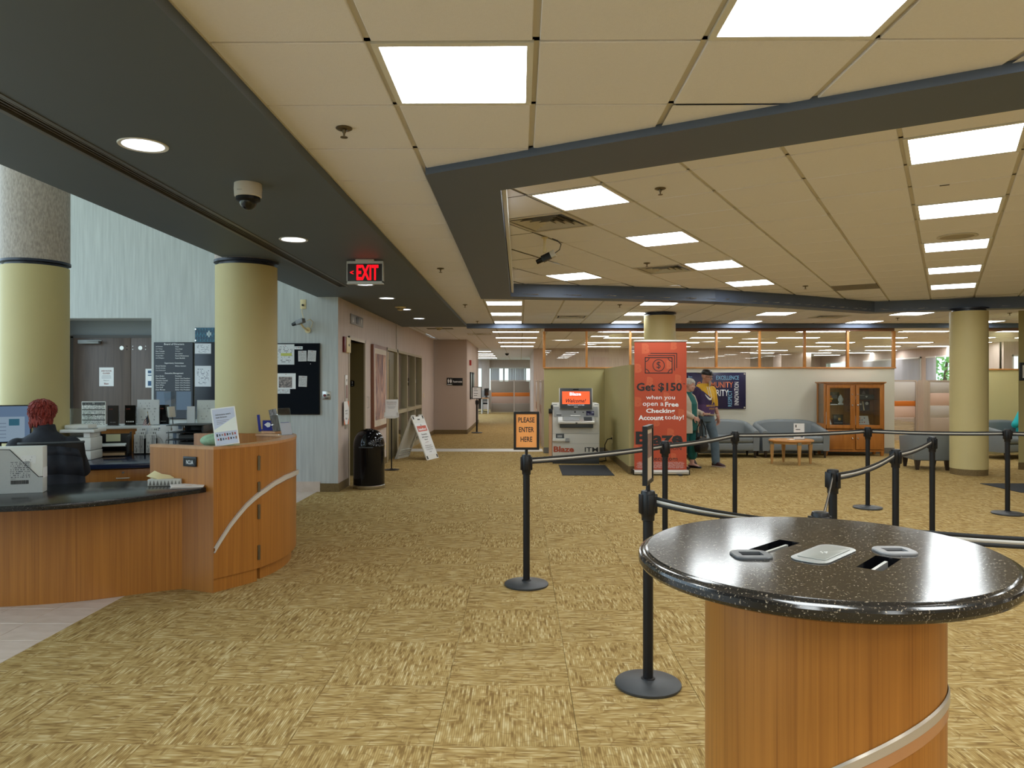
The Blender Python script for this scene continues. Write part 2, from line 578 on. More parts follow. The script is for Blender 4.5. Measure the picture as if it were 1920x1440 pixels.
        if M is not None:
            vs = [M @ p for p in vs]
        vs = [tuple(Vector(c) + p) for p in vs]
        return s.add(vs, fs, mi)
    def mesh(s, name, mats, bevel=0.0, smooth=40.0, seg=2, fix=True):
        me = bpy.data.meshes.new(name)
        me.from_pydata(s.v, [], s.f)
        mats = mats if isinstance(mats, (list, tuple)) else [mats]
        for m in mats:
            me.materials.append(m)
        me.polygons.foreach_set('material_index', s.m)
        if bevel or fix or smooth:
            bm = bmesh.new()
            bm.from_mesh(me)
            if fix:
                bmesh.ops.recalc_face_normals(bm, faces=bm.faces)
            if bevel:
                es = [e for e in bm.edges if len(e.link_faces) == 2 and e.calc_face_angle(0) > R(35)]
                bmesh.ops.bevel(bm, geom=es, offset=bevel, offset_type='OFFSET', segments=seg, profile=0.5, affect='EDGES', clamp_overlap=True)
            if smooth:
                for f in bm.faces:
                    f.smooth = True
                for e in bm.edges:
                    e.smooth = not (len(e.link_faces) == 2 and e.calc_face_angle(0) > R(smooth))
            bm.to_mesh(me)
            bm.free()
        return me
    def build(s, name, mats, parent=None, loc=None, rotz=0.0, bevel=0.0, smooth=40.0, seg=2, fix=True):
        return link(name, s.mesh(name, mats, bevel, smooth, seg, fix), parent, loc, rotz)

def link(name, me, parent=None, loc=None, rotz=0.0):
    o = bpy.data.objects.new(name, me)
    COL.objects.link(o)
    if parent is not None:
        o.parent = parent
    if loc is not None:
        o.location = loc
    if rotz:
        o.rotation_euler = (0, 0, rotz)
    return o

def tag(o, label, cat, group=None):
    o['label'] = label
    o['category'] = cat
    if group:
        o['group'] = group
    return o

def thing(name, label, cat, loc=(0, 0, 0), rotz=0.0, group=None):
    o = bpy.data.objects.new(name, None)
    COL.objects.link(o)
    o.location = loc
    o.rotation_euler = (0, 0, rotz)
    return tag(o, label, cat, group)

def struct(o):
    o['kind'] = 'structure'
    return o

def dup(root, loc=None, rotz=None, label=None, group=None):
    r = root.copy()
    COL.objects.link(r)
    if loc is not None:
        r.location = loc
    if rotz is not None:
        r.rotation_euler = (0, 0, rotz)
    if label:
        r['label'] = label
    if group:
        r['group'] = group
    for ch in list(root.children):
        c = ch.copy()
        COL.objects.link(c)
        c.parent = r
        for g in list(ch.children):
            d = g.copy()
            COL.objects.link(d)
            d.parent = c
    return r

FRONT = Matrix(((1, 0, 0, 0), (0, 0, -1, 0), (0, 1, 0, 0), (0, 0, 0, 1)))   # text plane -> wall facing -Y
def text(body, parent, m, x, y, z, h=None, w=None, bold=0.0, spin=0.0, name='lettering', M=None, shear=0.0, align='CENTER', spacing=1.0, res=2, thick=0.0):
    """flat lettering; (x, y, z) is the centre (or left middle) of the text block, facing local -Y unless M is given"""
    cu = bpy.data.curves.new('lettering', 'FONT')
    cu.body = body
    cu.offset = bold
    cu.shear = shear
    cu.space_character = spacing
    cu.resolution_u = res
    cu.extrude = thick
    ob = bpy.data.objects.new('tmp', cu)
    me = bpy.data.meshes.new_from_object(ob)
    bpy.data.objects.remove(ob)
    bpy.data.curves.remove(cu)
    xs = [v.co.x for v in me.vertices]
    ys = [v.co.y for v in me.vertices]
    if not xs:
        return None
    x0, x1, y0, y1 = min(xs), max(xs), min(ys), max(ys)
    sx = sy = None
    if w:
        sx = w / (x1 - x0)
    if h:
        sy = h / (y1 - y0)
    sx = sx or sy
    sy = sy or sx
    cx = (x0 + x1) / 2 if align == 'CENTER' else x0
    cy = (y0 + y1) / 2
    T = Matrix.Diagonal((sx, sy, 1, 1)) @ Matrix.Translation((-cx, -cy, 0))
    T = Matrix.Rotation(spin, 4, 'Z') @ T
    T = (Matrix.Translation((x, y, z)) @ FRONT if M is None else M @ Matrix.Translation((x, y, z))) @ T
    me.transform(T)
    me.materials.clear()
    me.materials.append(m)
    me.name = name
    return link(name, me, parent)

# ================================================================== STRUCTURE
CYAW, SYAW = math.cos(math.atan(15 / 1375.0)), math.sin(math.atan(15 / 1375.0))
def in_view(x, y, z, pad=0.06):
    d = -SYAW * x + CYAW * y
    if d < 0.4:
        return False
    u = (CYAW * x + SYAW * y) / d * 1375 / 960
    v = (z - EYE) / d * 1375 / 720
    return abs(u) < 1 + pad and abs(v) < 1 + pad

def inside(poly, x, y):
    c = False
    n = len(poly)
    for i in range(n):
        (x1, y1), (x2, y2) = poly[i], poly[(i + 1) % n]
        if (y1 > y) != (y2 > y) and x < (x2 - x1) * (y - y1) / (y2 - y1) + x1:
            c = not c
    return c

CZ = 2.748           # main ceiling
RZ = 2.892           # ceiling inside the coffer
SZ = 2.69            # underside of the slate soffit
BZ = 2.71            # underside of the coffer beam
EDGE = -2.802        # carpet edge / soffit edge
T = 0.61

# ---------------- floor: carpet tiles and porcelain tiles as pieces
floor = struct(MB().box(-9.2, 17.5, -8.4, 42, -0.25, -0.012).build('floor', mat('floor_screed', (0.12, 0.1, 0.07, 1), 0.9), smooth=0))
def tile_mesh(name, sx, sy, h, ch, m, uv=True):
    mb = MB()
    a, b = sx / 2, sy / 2
    vs = [(-a, -b, -h), (a, -b, -h), (a, b, -h), (-a, b, -h), (-a, -b, -ch), (a, -b, -ch), (a, b, -ch), (-a, b, -ch),
          (-a + ch, -b + ch, 0), (a - ch, -b + ch, 0), (a - ch, b - ch, 0), (-a + ch, b - ch, 0)]
    fs = [(i, (i + 1) % 4, 4 + (i + 1) % 4, 4 + i) for i in range(4)] + [(4 + i, 4 + (i + 1) % 4, 8 + (i + 1) % 4, 8 + i) for i in range(4)] + [(8, 9, 10, 11)]
    mb.add(vs, fs)
    me = mb.mesh(name, m, smooth=0)
    if uv:
        l = me.uv_layers.new(name='UVMap')
        for lp in me.loops:
            p = me.vertices[lp.vertex_index].co
            l.data[lp.index].uv = (p.x / sx + 0.5, p.y / sy + 0.5)
    return me
cm = tile_mesh('carpet_tile', T - 0.0014, T - 0.0014, 0.008, 0.0014, CARPET)
cells = []
for i in range(-4, 28):
    for j in range(-19, 63):
        x, y = -0.362 + T * (i + 0.5), 3.664 + T * (j + 0.5)
        if y > 41 or x > 16.8:
            continue
        cells.append((x * x + y * y, i, j, x, y, in_view(x, y, 0, 0.25)))
cells.sort()
far_v, far_f, far_uv = [], [], []
n_t = 0
for d2, i, j, x, y, vis in cells:
    par = (i + j) % 2
    if vis and n_t < 295 and y < 13.2:
        o = link('carpet_tile', cm, floor, (x, y, rnd.uniform(-0.0005, 0.0003)), 0.0 if par else PI / 2)
        n_t += 1
    else:
        a = T / 2 - 0.0008
        k = len(far_v)
        far_v += [(x - a, y - a, 0), (x + a, y - a, 0), (x + a, y + a, 0), (x - a, y + a, 0)]
        far_f.append((k, k + 1, k + 2, k + 3))
        ox, oy = rnd.random() * 30, rnd.random() * 30
        q = [(0, 0), (1, 0), (1, 1), (0, 1)]
        if not par:
            q = q[1:] + q[:1]
        far_uv += [(u + ox, v + oy) for u, v in q]
fm = bpy.data.meshes.new('carpet_tiles_beyond')
fm.from_pydata(far_v, [], far_f)
fl = fm.uv_layers.new(name='UVMap')
for lp, uvv in zip(fm.loops, far_uv):
    fl.data[lp.index].uv = uvv
fm.materials.append(CARPET)
fo = link('carpet_tiles_beyond', fm, floor)
fo['kind'] = 'stuff'
pm = tile_mesh('floor_tile', 0.3005, 0.2955, 0.01, 0.002, FTILE, False)
pv = MB()
for i in range(0, 21):
    for j in range(-41, 21):
        x, y = EDGE - 0.0015 - 0.305 * (i + 0.5), 4.275 + 0.2985 * (j + 0.5)
        if y > 10.5 or y < -8:
            continue
        z = rnd.uniform(-0.0012, 0.0)
        if in_view(x, y, 0, 0.05) and y < 10.2:
            link('floor_tile', pm, floor, (x, y, z))
        else:
            pv.box(x - 0.15, x + 0.15, y - 0.1475, y + 0.1475, -0.01, z)
po_ = pv.build('floor_tiles_beyond', FTILE, floor, smooth=0)
po_['kind'] = 'stuff'
struct(MB().box(-2.5, 0.5, 15.95, 16.6, -0.01, 0.004).build('trim_1', mat('threshold_stone', srgb(205, 200, 192), 0.5), smooth=0))['label'] = 'pale stone threshold strip across the hallway carpet'

# ---------------- coffer ring (polygons seen from above)
RING_IN = [(-0.12, 4.57), (2.21, 3.225), (4.35, 1.99), (9.0, 5.9), (11.2, 10.66), (8.12, 11.83), (6.06, 12.60), (4.33, 11.60), (2.90, 10.93), (1.34, 10.52), (-0.13, 10.26)]
RING_OUT = [(-0.545, 4.22), (1.945, 2.83), (4.42, 1.42), (9.55, 5.66), (11.75, 10.80), (8.28, 12.10), (6.08, 12.93), (4.22, 11.90), (2.80, 11.24), (1.28, 10.83), (-0.56, 10.55)]
mb = MB()
n = len(RING_IN)
for i in range(n):
    a, b = RING_OUT[i], RING_OUT[(i + 1) % n]
    c, d = RING_IN[i], RING_IN[(i + 1) % n]
    mb.quad((*a, BZ), (*b, BZ), (*d, BZ), (*c, BZ))                       # underside
    mb.quad((*a, BZ), (*b, BZ), (*b, CZ + 0.03), (*a, CZ + 0.03))         # outer face
    mb.quad((*c, BZ), (*d, BZ), (*d, RZ + 0.03), (*c, RZ + 0.03))         # inner face
    mb.quad((*a, CZ + 0.03), (*b, CZ + 0.03), (*d, RZ + 0.03), (*c, RZ + 0.03))
ring = struct(mb.build('ceiling_beam', BEAM, smooth=0))
ring['label'] = 'slate blue polygonal dropped beam framing the ceiling coffer'
# pale trim along the coffer's left inner side
struct(MB().box(-0.118, -0.09, 4.60, 10.2, RZ - 0.135, RZ - 0.004).build('trim_2', WHITE_M, smooth=0))

# ---------------- tiled ceilings
def ceiling_grid_cells(name, x0, y0, M2, i0, i1, j0, j1, z, keep, skip, struct_name, limit=295, wide='y'):
    """x0,y0 grid origin; M2 = (ux,uy,vx,vy) grid axes; keep(x,y) says whether a point belongs to this ceiling"""
    ux, uy, vx, vy = M2
    P = lambda a, b: (x0 + ux * a * T + vx * b * T, y0 + uy * a * T + vy * b * T)
    g1, g2 = 0.013, 0.008
    full = MB().box(-T / 2 + g1, T / 2 - g1, -T / 2 + g2, T / 2 - g2, 0, 0.02).mesh('ceiling_tile', TILE_C, bevel=0.003, seg=1, smooth=0)
    ang = math.atan2(uy, ux)
    root_cells, grid, stuff = [], MB(), MB()
    S = 6
    for i in range(i0, i1):
        for j in range(j0, j1):
            if (i, j) in skip:
                cells_ = None
            ks = [keep(*P(i + (a + 0.5) / S, j + (b + 0.5) / S)) for a in range(S) for b in range(S)]
            if not any(ks):
                continue
            cx, cy = P(i + 0.5, j + 0.5)
            root_cells.append((cx * cx + cy * cy, i, j, all(ks), ks))
    return P, full, ang, root_cells
def build_ceiling(name, slab, x0, y0, M2, rng, z, keep, skip, maxd=1e9, limit=295):
    root = struct(slab.build(name, mat('plenum', (0.10, 0.095, 0.09, 1), 0.9), smooth=0))
    P, full, ang, cells_ = ceiling_grid_cells(name, x0, y0, M2, *rng, z, keep, skip, name)
    cells_.sort(key=lambda c: c[0])
    grid, rest = MB(), MB()
    nt = 0
    S = 6
    for d2, i, j, whole, ks in cells_:
        cx, cy = P(i + 0.5, j + 0.5)
        # tees: two strips per cell side (u-lines wide, v-lines narrow), lying just above the tile faces
        for (a0, b0, a1, b1, hw) in ((i, j, i, j + 1, 0.030), (i, j, i + 1, j, 0.028)):
            p, q = Vector(P(a0, b0)), Vector(P(a1, b1))
            d = (q - p).normalized()
            nn = Vector((-d.y, d.x)) * hw
            p0, q0 = p, q
            for k in range(S):
                p, q = p0.lerp(q0, k / S), p0.lerp(q0, (k + 1) / S)
                if not keep(*((p + q) / 2)):
                    continue
                if k == 0:
                    p = p - d * 0.014
                if k == S - 1:
                    q = q + d * 0.014
                zt = z + (0.011 if hw > 0.029 else 0.0118)
                grid.quad((*(p - nn), zt), (*(q - nn), zt), (*(q + nn), zt), (*(p + nn), zt))
        if (i, j) in skip:
            continue
        if whole:
            if nt < limit and in_view(cx, cy, z, 0.1) and d2 < maxd:
                link('ceiling_tile', full, root, (cx, cy, z + rnd.uniform(-0.0004, 0.0012)), ang)
                nt += 1
            else:
                A = Matrix.Translation((cx, cy, z)) @ Matrix.Rotation(ang, 4, 'Z')
                rest.box(-T / 2 + 0.013, T / 2 - 0.013, -T / 2 + 0.008, T / 2 - 0.008, 0, 0.014, M=A)
        else:
            pm_ = MB()
            for a in range(S):
                for b in range(S):
                    if ks[a * S + b]:
                        lo = lambda k, g: (k / S - 0.5) * T + (g if k == 0 else 0)
                        hi = lambda k, g: ((k + 1) / S - 0.5) * T - (g if k == S - 1 else 0)
                        pm_.quad((lo(a, .013), lo(b, .008), 0), (lo(a, .013), hi(b, .008), 0), (hi(a, .013), hi(b, .008), 0), (hi(a, .013), lo(b, .008), 0))
            pm_.build('ceiling_tile', TILE_C, root, (cx, cy, z), ang, smooth=0, fix=False)
    grid.build('ceiling_grid', GRID_C, root, smooth=0, fix=False)
    if rest.v:
        rest.build('ceiling_tiles_beyond', TILE_C, root, smooth=0)['kind'] = 'stuff'
    return P, ang

RING_IN_S = RING_IN
def keep_main(x, y):
    return -1.135 < x < 15.0 and -8.0 < y < 15.62 and not inside(RING_IN, x, y)
# main ceiling (column, row) light cells; unseen ones behind camera added for front light
MAIN_LIGHTS = [(0, 0), (2, -1), (0, -6), (0, -3), (4, -4), (4, -1), (-1 + 5, -7), (2, -4), (0, 14), (0, 17), (0, 20), (4, 14), (4, 17), (4, 20), (8, 17), (8, 20), (12, 17), (12, 20), (16, 17), (16, 20), (20, 17), (20, 14), (8, -4), (8, -1), (12, 1), (12, -3)] + [(i, j) for i in (0, 2, 4, 8, 12, 16, 20) for j in (-8, -11, -14, -16)] + [(16, -4), (20, -4), (20, 0)]
MAIN_VENTS = [(2, 18), (10, 18)]
MAIN_PANELS = [(7, 20)]
slab = MB().box(EDGE, 15.2, -8.2, 41.6, 3.02, 3.1)  # unseen roof slab above the tiles, added to keep sky light out
PM, _ = build_ceiling('ceiling', slab, -0.552, 2.654, (1, 0, 0, 1), (-1, 26, -18, 22), CZ, keep_main, set(MAIN_LIGHTS + MAIN_VENTS))
# ceiling inside the coffer, turned by 30 degrees
c30, s30 = math.cos(R(-30)), math.sin(R(-30))
u0, v0 = -0.22, 4.70
INNER_LIGHTS = [(0, 0), (0, 3), (0, 6), (0, 9), (0, 12), (-4, 0), (-4, 3), (-4, 6), (-4, 9), (-7, 6), (4, 0), (4, 3), (4, 6), (4, 9)]
INNER_VENTS = [(-5, 1), (-5, 6)]
INNER_PANELS = [(-2, 11)]
def keep_in(x, y):
    return inside(RING_WIDE, x, y)
RING_WIDE = [(5.3 + (x - 5.3) * 1.022, 6.9 + (y - 6.9) * 1.022) for x, y in RING_IN]
PI_, ANG_IN = build_ceiling('ceiling_coffer', MB().box(-0.5, 11.6, 1.5, 12.9, 3.0, 3.015), u0 * c30 - v0 * s30, u0 * s30 + v0 * c30, (c30, s30, -s30, c30), (-16, 16, -14, 16), RZ, keep_in, set(INNER_LIGHTS + INNER_VENTS + INNER_PANELS))
# office and hallway beyond the header
OFFICE_LIGHTS = []
def keep_off(x, y):
    return -2.62 < x < 14.95 and 15.63 < y < 41.3
build_ceiling('ceiling_office', MB().box(-2.8, 15.2, 15.6, 41.6, 3.0, 3.015), -0.552, 2.654, (1, 0, 0, 1), (-4, 26, 21, 64), CZ + 0.002, keep_off, set(), limit=200)
struct(MB().box(14.9, 17.4, 15.6, 23.0, 2.75, 2.85).build('ceiling_bay', TILE_C, smooth=0))

def ceiling_light(x, y, z, ang, label, group=None):
    t = thing('ceiling_light', label, 'light', (x, y, z), ang, group)
    f = MB()
    for a0, a1, b0, b1 in ((-0.297, 0.297, -0.299, -0.272), (-0.297, 0.297, 0.272, 0.299), (-0.297, -0.272, -0.272, 0.272), (0.272, 0.297, -0.272, 0.272)):
        f.box(a0, a1, b0, b1, -0.002, 0.02)
    f.build('frame', WHITE_M, t, smooth=0)
    d = MB().quad((-0.272, -0.272, 0.004), (-0.272, 0.272, 0.004), (0.272, 0.272, 0.004), (0.272, -0.272, 0.004))
    d.build('diffuser', PANEL, t, smooth=0, fix=False)
    return t
ORD = 'first second third fourth fifth sixth seventh eighth ninth tenth eleventh twelfth thirteenth fourteenth fifteenth sixteenth seventeenth eighteenth nineteenth twentieth last hindmost midmost outermost innermost utmost hidden remote final'.split()
names_main = {(0, 0): 'square lit ceiling panel nearest the camera, left of the ceiling centre', (2, -1): 'square lit ceiling panel cut off by the top edge of the picture',
              (0, 14): 'lit ceiling panel above the hallway, first of three behind the dark beam', (0, 17): 'lit ceiling panel above the hallway, middle of three behind the dark beam', (0, 20): 'lit ceiling panel above the hallway, farthest of three, by the header',
              (4, 14): 'lit ceiling panel directly above the olive column behind the orange banner', (4, 17): 'lit ceiling panel left of the olive column behind the banner, second row', (4, 20): 'lit ceiling panel left of the olive column behind the banner, by the header',
              (8, 17): 'lit ceiling panel above the second glass pane right of the banner, front row', (8, 20): 'lit ceiling panel above the man in the cap, nearest the header',
              (12, 17): 'lit ceiling panel above the right end of the glass partition, front row', (12, 20): 'lit ceiling panel over the glass above the display cabinet, by the header',
              (16, 20): 'lit ceiling panel partly behind the olive column by the grey chair', (16, 17): 'lit ceiling panel between the right olive column and the olive wall end'}
for (i, j) in MAIN_LIGHTS:
    x, y = PM(i + 0.5, j + 0.5)
    ceiling_light(x, y, CZ, 0, names_main.get((i, j), 'unseen lit ceiling panel added outside the picture, %s column, %s row' % (ORD[i % 22], ORD[(j + 18) % 29])), 'square ceiling panels')
nm_in = {0: ['nearest', 'second', 'third', 'fourth', 'farthest']}
for (i, j) in INNER_LIGHTS:
    x, y = PI_(i + 0.5, j + 0.5)
    if not inside(RING_IN, x, y):
        continue
    if i == 0:
        lb = 'lit panel in the right-hand row of the coffer ceiling, %s of five' % nm_in[0][j // 3]
    elif i == -4:
        lb = 'lit panel in the slanting middle row of the coffer ceiling, %s of four' % ['nearest', 'second', 'third', 'farthest'][j // 3]
    elif i == -7:
        lb = 'lit panel in the far left corner of the coffer, below the hanging camera'
    else:
        lb = 'lit coffer panel outside the picture, right of the frame, %s row' % ORD[j]
    ceiling_light(x, y, RZ, ANG_IN, lb, 'square coffer panels')

def vent(x, y, z, ang, label):
    t = thing('ceiling_vent', label, 'vent', (x, y, z), ang)
    f = MB()
    for s0, s1, zz in ((0.297, 0.262, 0.0),):
        for a0, a1, b0, b1 in ((-s0, s0, -s0, -s1), (-s0, s0, s1, s0), (-s0, -s1, -s1, s1), (s1, s0, -s1, s1)):
            f.box(a0, a1, b0, b1, -0.004, 0.012)
    f.build('frame', GRID_C, t, smooth=0)
    MB().box(-0.29, 0.29, -0.29, 0.29, 0.04, 0.05).build('backing', DARK, t, smooth=0)
    for k, s in enumerate((0.235, 0.175, 0.115, 0.055)):
        q = MB()
        o_, i_ = s, s - 0.034
        A = [(-o_, -o_, -0.004), (o_, -o_, -0.004), (o_, o_, -0.004), (-o_, o_, -0.004)]
        B = [(-i_, -i_, 0.03), (i_, -i_, 0.03), (i_, i_, 0.03), (-i_, i_, 0.03)]
        for e in range(4):
            e2 = (e + 1) % 4
            q.quad(A[e], A[e2], B[e2], B[e])
            q.quad(tuple(Vector(A[e]) + Vector((0, 0, .003))), tuple(Vector(A[e2]) + Vector((0, 0, .003))), tuple(Vector(B[e2]) + Vector((0, 0, .003))), tuple(Vector(B[e]) + Vector((0, 0, .003))))
        q.build('louver', GRID_C, t, smooth=0)
    return t
vent(*PM(2.5, 18.5), CZ, 0, 'louvered air vent in the ceiling between the hallway panels and the banner column')
vent(*PM(10.5, 18.5), CZ, 0, 'louvered air vent in the ceiling above the right half of the glass partition')
vent(*PI_(-4.5, 1.5), RZ, ANG_IN, 'large louvered air vent beside the hanging camera in the coffer')
vent(*PI_(-4.5, 6.5), RZ, ANG_IN, 'louvered air vent between the second and third slanting coffer panels')
tag(MB().box(-0.295, 0.295, -0.3, 0.3, -0.003, 0.012).build('return_panel', mat('grey_grille', (0.22, 0.2, 0.17, 1), 0.7, bump=0.8, bscale=300), None, (*PI_(-1.5, 11.5), RZ), ANG_IN), 'dark grey return air panel at the far edge of the coffer ceiling', 'vent')
tag(MB().box(-0.6, 0.0, -0.3, 0.3, -0.003, 0.004).build('return_panel', MATS['grey_grille'], None, (*PM(7.6, 20.5), CZ)), 'dark grey return air panel beside the lit panel above the man', 'vent')

def sprinkler(x, y, z, label):
    t = thing('sprinkler', label, 'sprinkler', (x, y, z))
    MB().lathe([(0.038, 0.0), (0.04, -0.004), (0.032, -0.009), (0.018, -0.011), (0.015, -0.006)], 20).build('escutcheon', BRONZE, t)
    MB().lathe([(0.010, 0.0), (0.009, -0.022), (0.006, -0.026), (0.0045, -0.042), (0.018, -0.044), (0.018, -0.047), (0.001, -0.048)], 14).build('head', BRONZE, t)
for x, y, z, lb in [(-0.853, 3.547, CZ, 'nearest ceiling sprinkler, left of the big lit panel'), (-0.861, 7.938, CZ, 'ceiling sprinkler in the tile strip above the exit sign, second from the camera'),
                    (-0.874, 11.664, CZ, 'ceiling sprinkler third along the tile strip beside the soffit'), (-0.864, 14.84, CZ, 'farthest ceiling sprinkler of the tile strip, by the header'),
                    (1.587, 11.69, CZ, 'ceiling sprinkler left of the olive column behind the banner'), (7.26, 14.18, CZ, 'ceiling sprinkler above the display cabinet'), (3.455, 14.886, CZ, 'ceiling sprinkler just right of the banner column near the header'),
                    (0.996, 5.22, RZ, 'coffer sprinkler right of the nearest slanting panel'), (1.467, 8.495, RZ, 'coffer sprinkler in front of the far air vent'), (4.087, 10.549, RZ, 'coffer sprinkler at the far edge near the grey panel'),
                    (8.75, 13.2, CZ, 'ceiling sprinkler above the gap right of the olive column')]:
    sprinkler(x, y, z, lb)
t = thing('ceiling_speaker', 'round white speaker grille in the coffer ceiling among the right-hand panels', 'speaker', (4.13, 6.971, RZ))
MB().lathe([(0.17, 0.0), (0.172, -0.006), (0.145, -0.010), (0.14, -0.004)], 32, cap=False).build('rim', GRID_C, t)
MB().lathe([(0.14, -0.004), (0.07, -0.012), (0.001, -0.012)], 32).build('grille', mat('speaker_mesh', (0.42, 0.37, 0.29, 1), 0.6, bump=0.8, bscale=500), t)
tag(MB().box(-0.03, 0.03, -0.006, 0.006, -0.004, 0).build('tile_clip', BLACK_P, None, (2.966, 5.156, RZ), ANG_IN), 'tiny black clip on the coffer ceiling between the two nearest right panels', 'clip')

# ---------------- slate soffit over the desk with slot diffuser
mb = MB()
mb.box(EDGE, -2.252, -8.0, 15.62, SZ, 3.0)
mb.box(-2.252, -2.108, 9.02, 15.62, SZ, 3.0)
mb.box(-2.252, -2.108, -8.0, 9.02, SZ + 0.05, 3.0)
mb.box(-1.622, -1.13, -8.0, 15.62, SZ, 3.0)
mb.box(-2.108, -1.622, -8.0, 15.62, SZ + 0.095, 3.0)
mb.box(-2.1085, -2.108, -8.0, 9.02, SZ, SZ + 0.1)
LY = [3.61, 6.02, 8.79, 10.25, 11.84, 13.53]
HS, LX = 0.243, -1.865
ys = [-8.0] + [v for y in LY for v in (y - HS, y + HS)] + [15.62]
for k in range(0, len(ys), 2):
    mb.quad((-2.108, ys[k], SZ), (-1.622, ys[k], SZ), (-1.622, ys[k + 1], SZ), (-2.108, ys[k + 1], SZ))
for y in LY:                       # square fields with round holes for the downlights
    A, B = [], []
    for q in range(33):
        t = 2 * PI * q / 32
        c, s_ = math.cos(t), math.sin(t)
        A.append((LX + 0.1 * c, y + 0.1 * s_, SZ))
        g = HS / max(abs(c), abs(s_))
        B.append((LX + g * c, y + g * s_, SZ))
    mb.strip(A, B)
soff = struct(mb.build('ceiling_soffit', SOFFIT, smooth=0))
soff['label'] = 'slate painted dropped soffit running above the reception desk'
d = thing('slot_diffuser', 'long grey linear slot diffuser set in the slate soffit', 'vent', (0, 0, 0))
GREYALU = mat('grey_anodised', (0.14, 0.135, 0.13, 1), 0.45, metal=0.5)
MB().box(-2.252, -2.225, -3.3, 9.02, SZ - 0.004, SZ + 0.03).build('flange', GREYALU, d, smooth=0)
MB().box(-2.135, -2.108, -3.3, 9.02, SZ - 0.004, SZ + 0.03).build('flange', GREYALU, d, smooth=0)
for k in range(4):
    x = -2.212 + k * 0.022
    MB().box(x, x + 0.007, -3.3, 9.02, SZ + 0.008, SZ + 0.03).build('blade', GREYALU, d, smooth=0)
struct(MB().box(-1.165, -1.125, -8.0, 15.6, CZ - 0.006, CZ + 0.012).build('trim_3', GRID_C, smooth=0))
struct(MB().box(-1.13, 15.0, 15.52, 15.70, 2.655, 3.0).build('ceiling_header', BEAM, smooth=0))['label'] = 'slate header beam above the glass partition'

def downlight(x, y, label):
    t = thing('downlight', label, 'light', (x, y, SZ), 0, 'recessed downlights in the soffit')
    MB().lathe([(0.097, -0.003), (0.114, -0.006), (0.117, -0.001), (0.1, 0.002)], 32, cap=False).build('trim_ring', WHITE_M, t)
    MB().lathe([(0.1, -0.002), (0.085, 0.07), (0.06, 0.085)], 32, cap=False).build('reflector', mat('specular_reflector', (0.80, 0.84, 0.90, 1), 0.3), t, fix=False)
    MB().lathe([(0.06, 0.084), (0.001, 0.0845)], 24, cap=False).build('lamp', emit_mat('downlight_lamp', (0.92, 0.96, 1.0, 1), 22.0) if 'downlight_lamp' not in MATS else MATS['downlight_lamp'], t, fix=False)
for k, (y, q) in enumerate(((3.61, 'nearest of the row'), (6.02, 'second of the row, left of the exit sign'), (8.79, 'third of the row, just below the exit sign'), (10.25, 'fourth of the row, above the elevator'), (11.84, 'fifth of the row, beside the smoke detector'), (13.53, 'farthest of the row'))):
    downlight(LX, y, 'round recessed downlight in the slate soffit, ' + q)

# ---------------- walls
def wall(name, *boxes, m=PINK_W):
    mb = MB()
    for b in boxes:
        mb.box(*b)
    return struct(mb.build(name, m, smooth=0))
AW = 10.1
wall('wall_atrium', (-9.0, -6.62, AW, AW + 0.5, 0, 6.0), (-6.62, -5.103, AW, AW + 0.5, 2.40, 6.0), (-5.103, -2.512, AW, AW + 0.5, 0, 6.0), m=BLUE_W)
wall('wall_alcove', (-6.7, -5.05, AW + 0.44, AW + 0.6, 2.18, 2.5), m=mat('alcove_grey', srgb(120, 126, 130), 0.6))
struct(MB().box(-9.2, EDGE, -8.2, AW + 0.6, 5.95, 6.05).build('ceiling_atrium', mat('atrium_ceiling', (0.7, 0.7, 0.7, 1), 0.8), smooth=0))
wall('wall_atrium_upper', (EDGE - 0.001, -2.6, -8.2, AW, 2.70, 6.0), m=BLUE_W)
wall('wall_rear', (-9.2, 15.2, -8.3, -8.1, -0.02, 6.0), m=CREAM_W)
wall('wall_left_parapet', (-9.0, -8.92, -8.1, AW, 0, 0.3), m=BLUE_W)
# elevator wall, facing +X, with an elevator opening and a glazed door assembly
EX = -2.511
E0, E1, EZ = 10.74, 11.83, 2.14
G0, G1, GZ = 13.74, 18.60, 2.165
wall('wall_left', (EX - 0.12, EX, AW + 0.003, E0, 0, SZ + 0.06), (EX - 0.12, EX, E0, E1, EZ, SZ + 0.06), (EX - 0.12, EX, E1, G0, 0, SZ + 0.06), (EX - 0.12, EX, G0, G1, GZ, SZ + 0.06), (EX - 0.12, EX, G1, 21.3, 0, SZ + 0.06), m=PINK_W)
# elevator recess
mb = MB()
mb.box(EX - 0.5, EX - 0.015, E0 - 0.05, E0 + 0.006, 0, EZ).box(EX - 0.5, EX - 0.015, E1 - 0.006, E1 + 0.05, 0, EZ).box(EX - 0.5, EX - 0.12, E0, E1, EZ, EZ + 0.05).box(EX - 0.55, EX - 0.5, E0 - 0.05, E1 + 0.05, 0, EZ + 0.05)
struct(mb.build('wall_elevator_recess', ELEV, smooth=0))
t = struct(MB().box(EX - 0.485, EX - 0.46, E0, (E0 + E1) / 2 - 0.002, 0.01, EZ - 0.01).box(EX - 0.485, EX - 0.46, (E0 + E1) / 2 + 0.002, E1, 0.01, EZ - 0.01).build('door_1', ELEV, smooth=0))
fr = MB()
fr.box(EX - 0.014, EX + 0.012, E0 - 0.045, E0 + 0.008, 0, EZ + 0.05).box(EX - 0.014, EX + 0.012, E1 - 0.008, E1 + 0.045, 0, EZ + 0.05).box(EX - 0.12, EX + 0.012, E0 - 0.045, E1 + 0.045, EZ, EZ + 0.05)
struct(fr.build('door_1_frame', mat('frame_beige', srgb(190, 178, 160), 0.45), smooth=0))
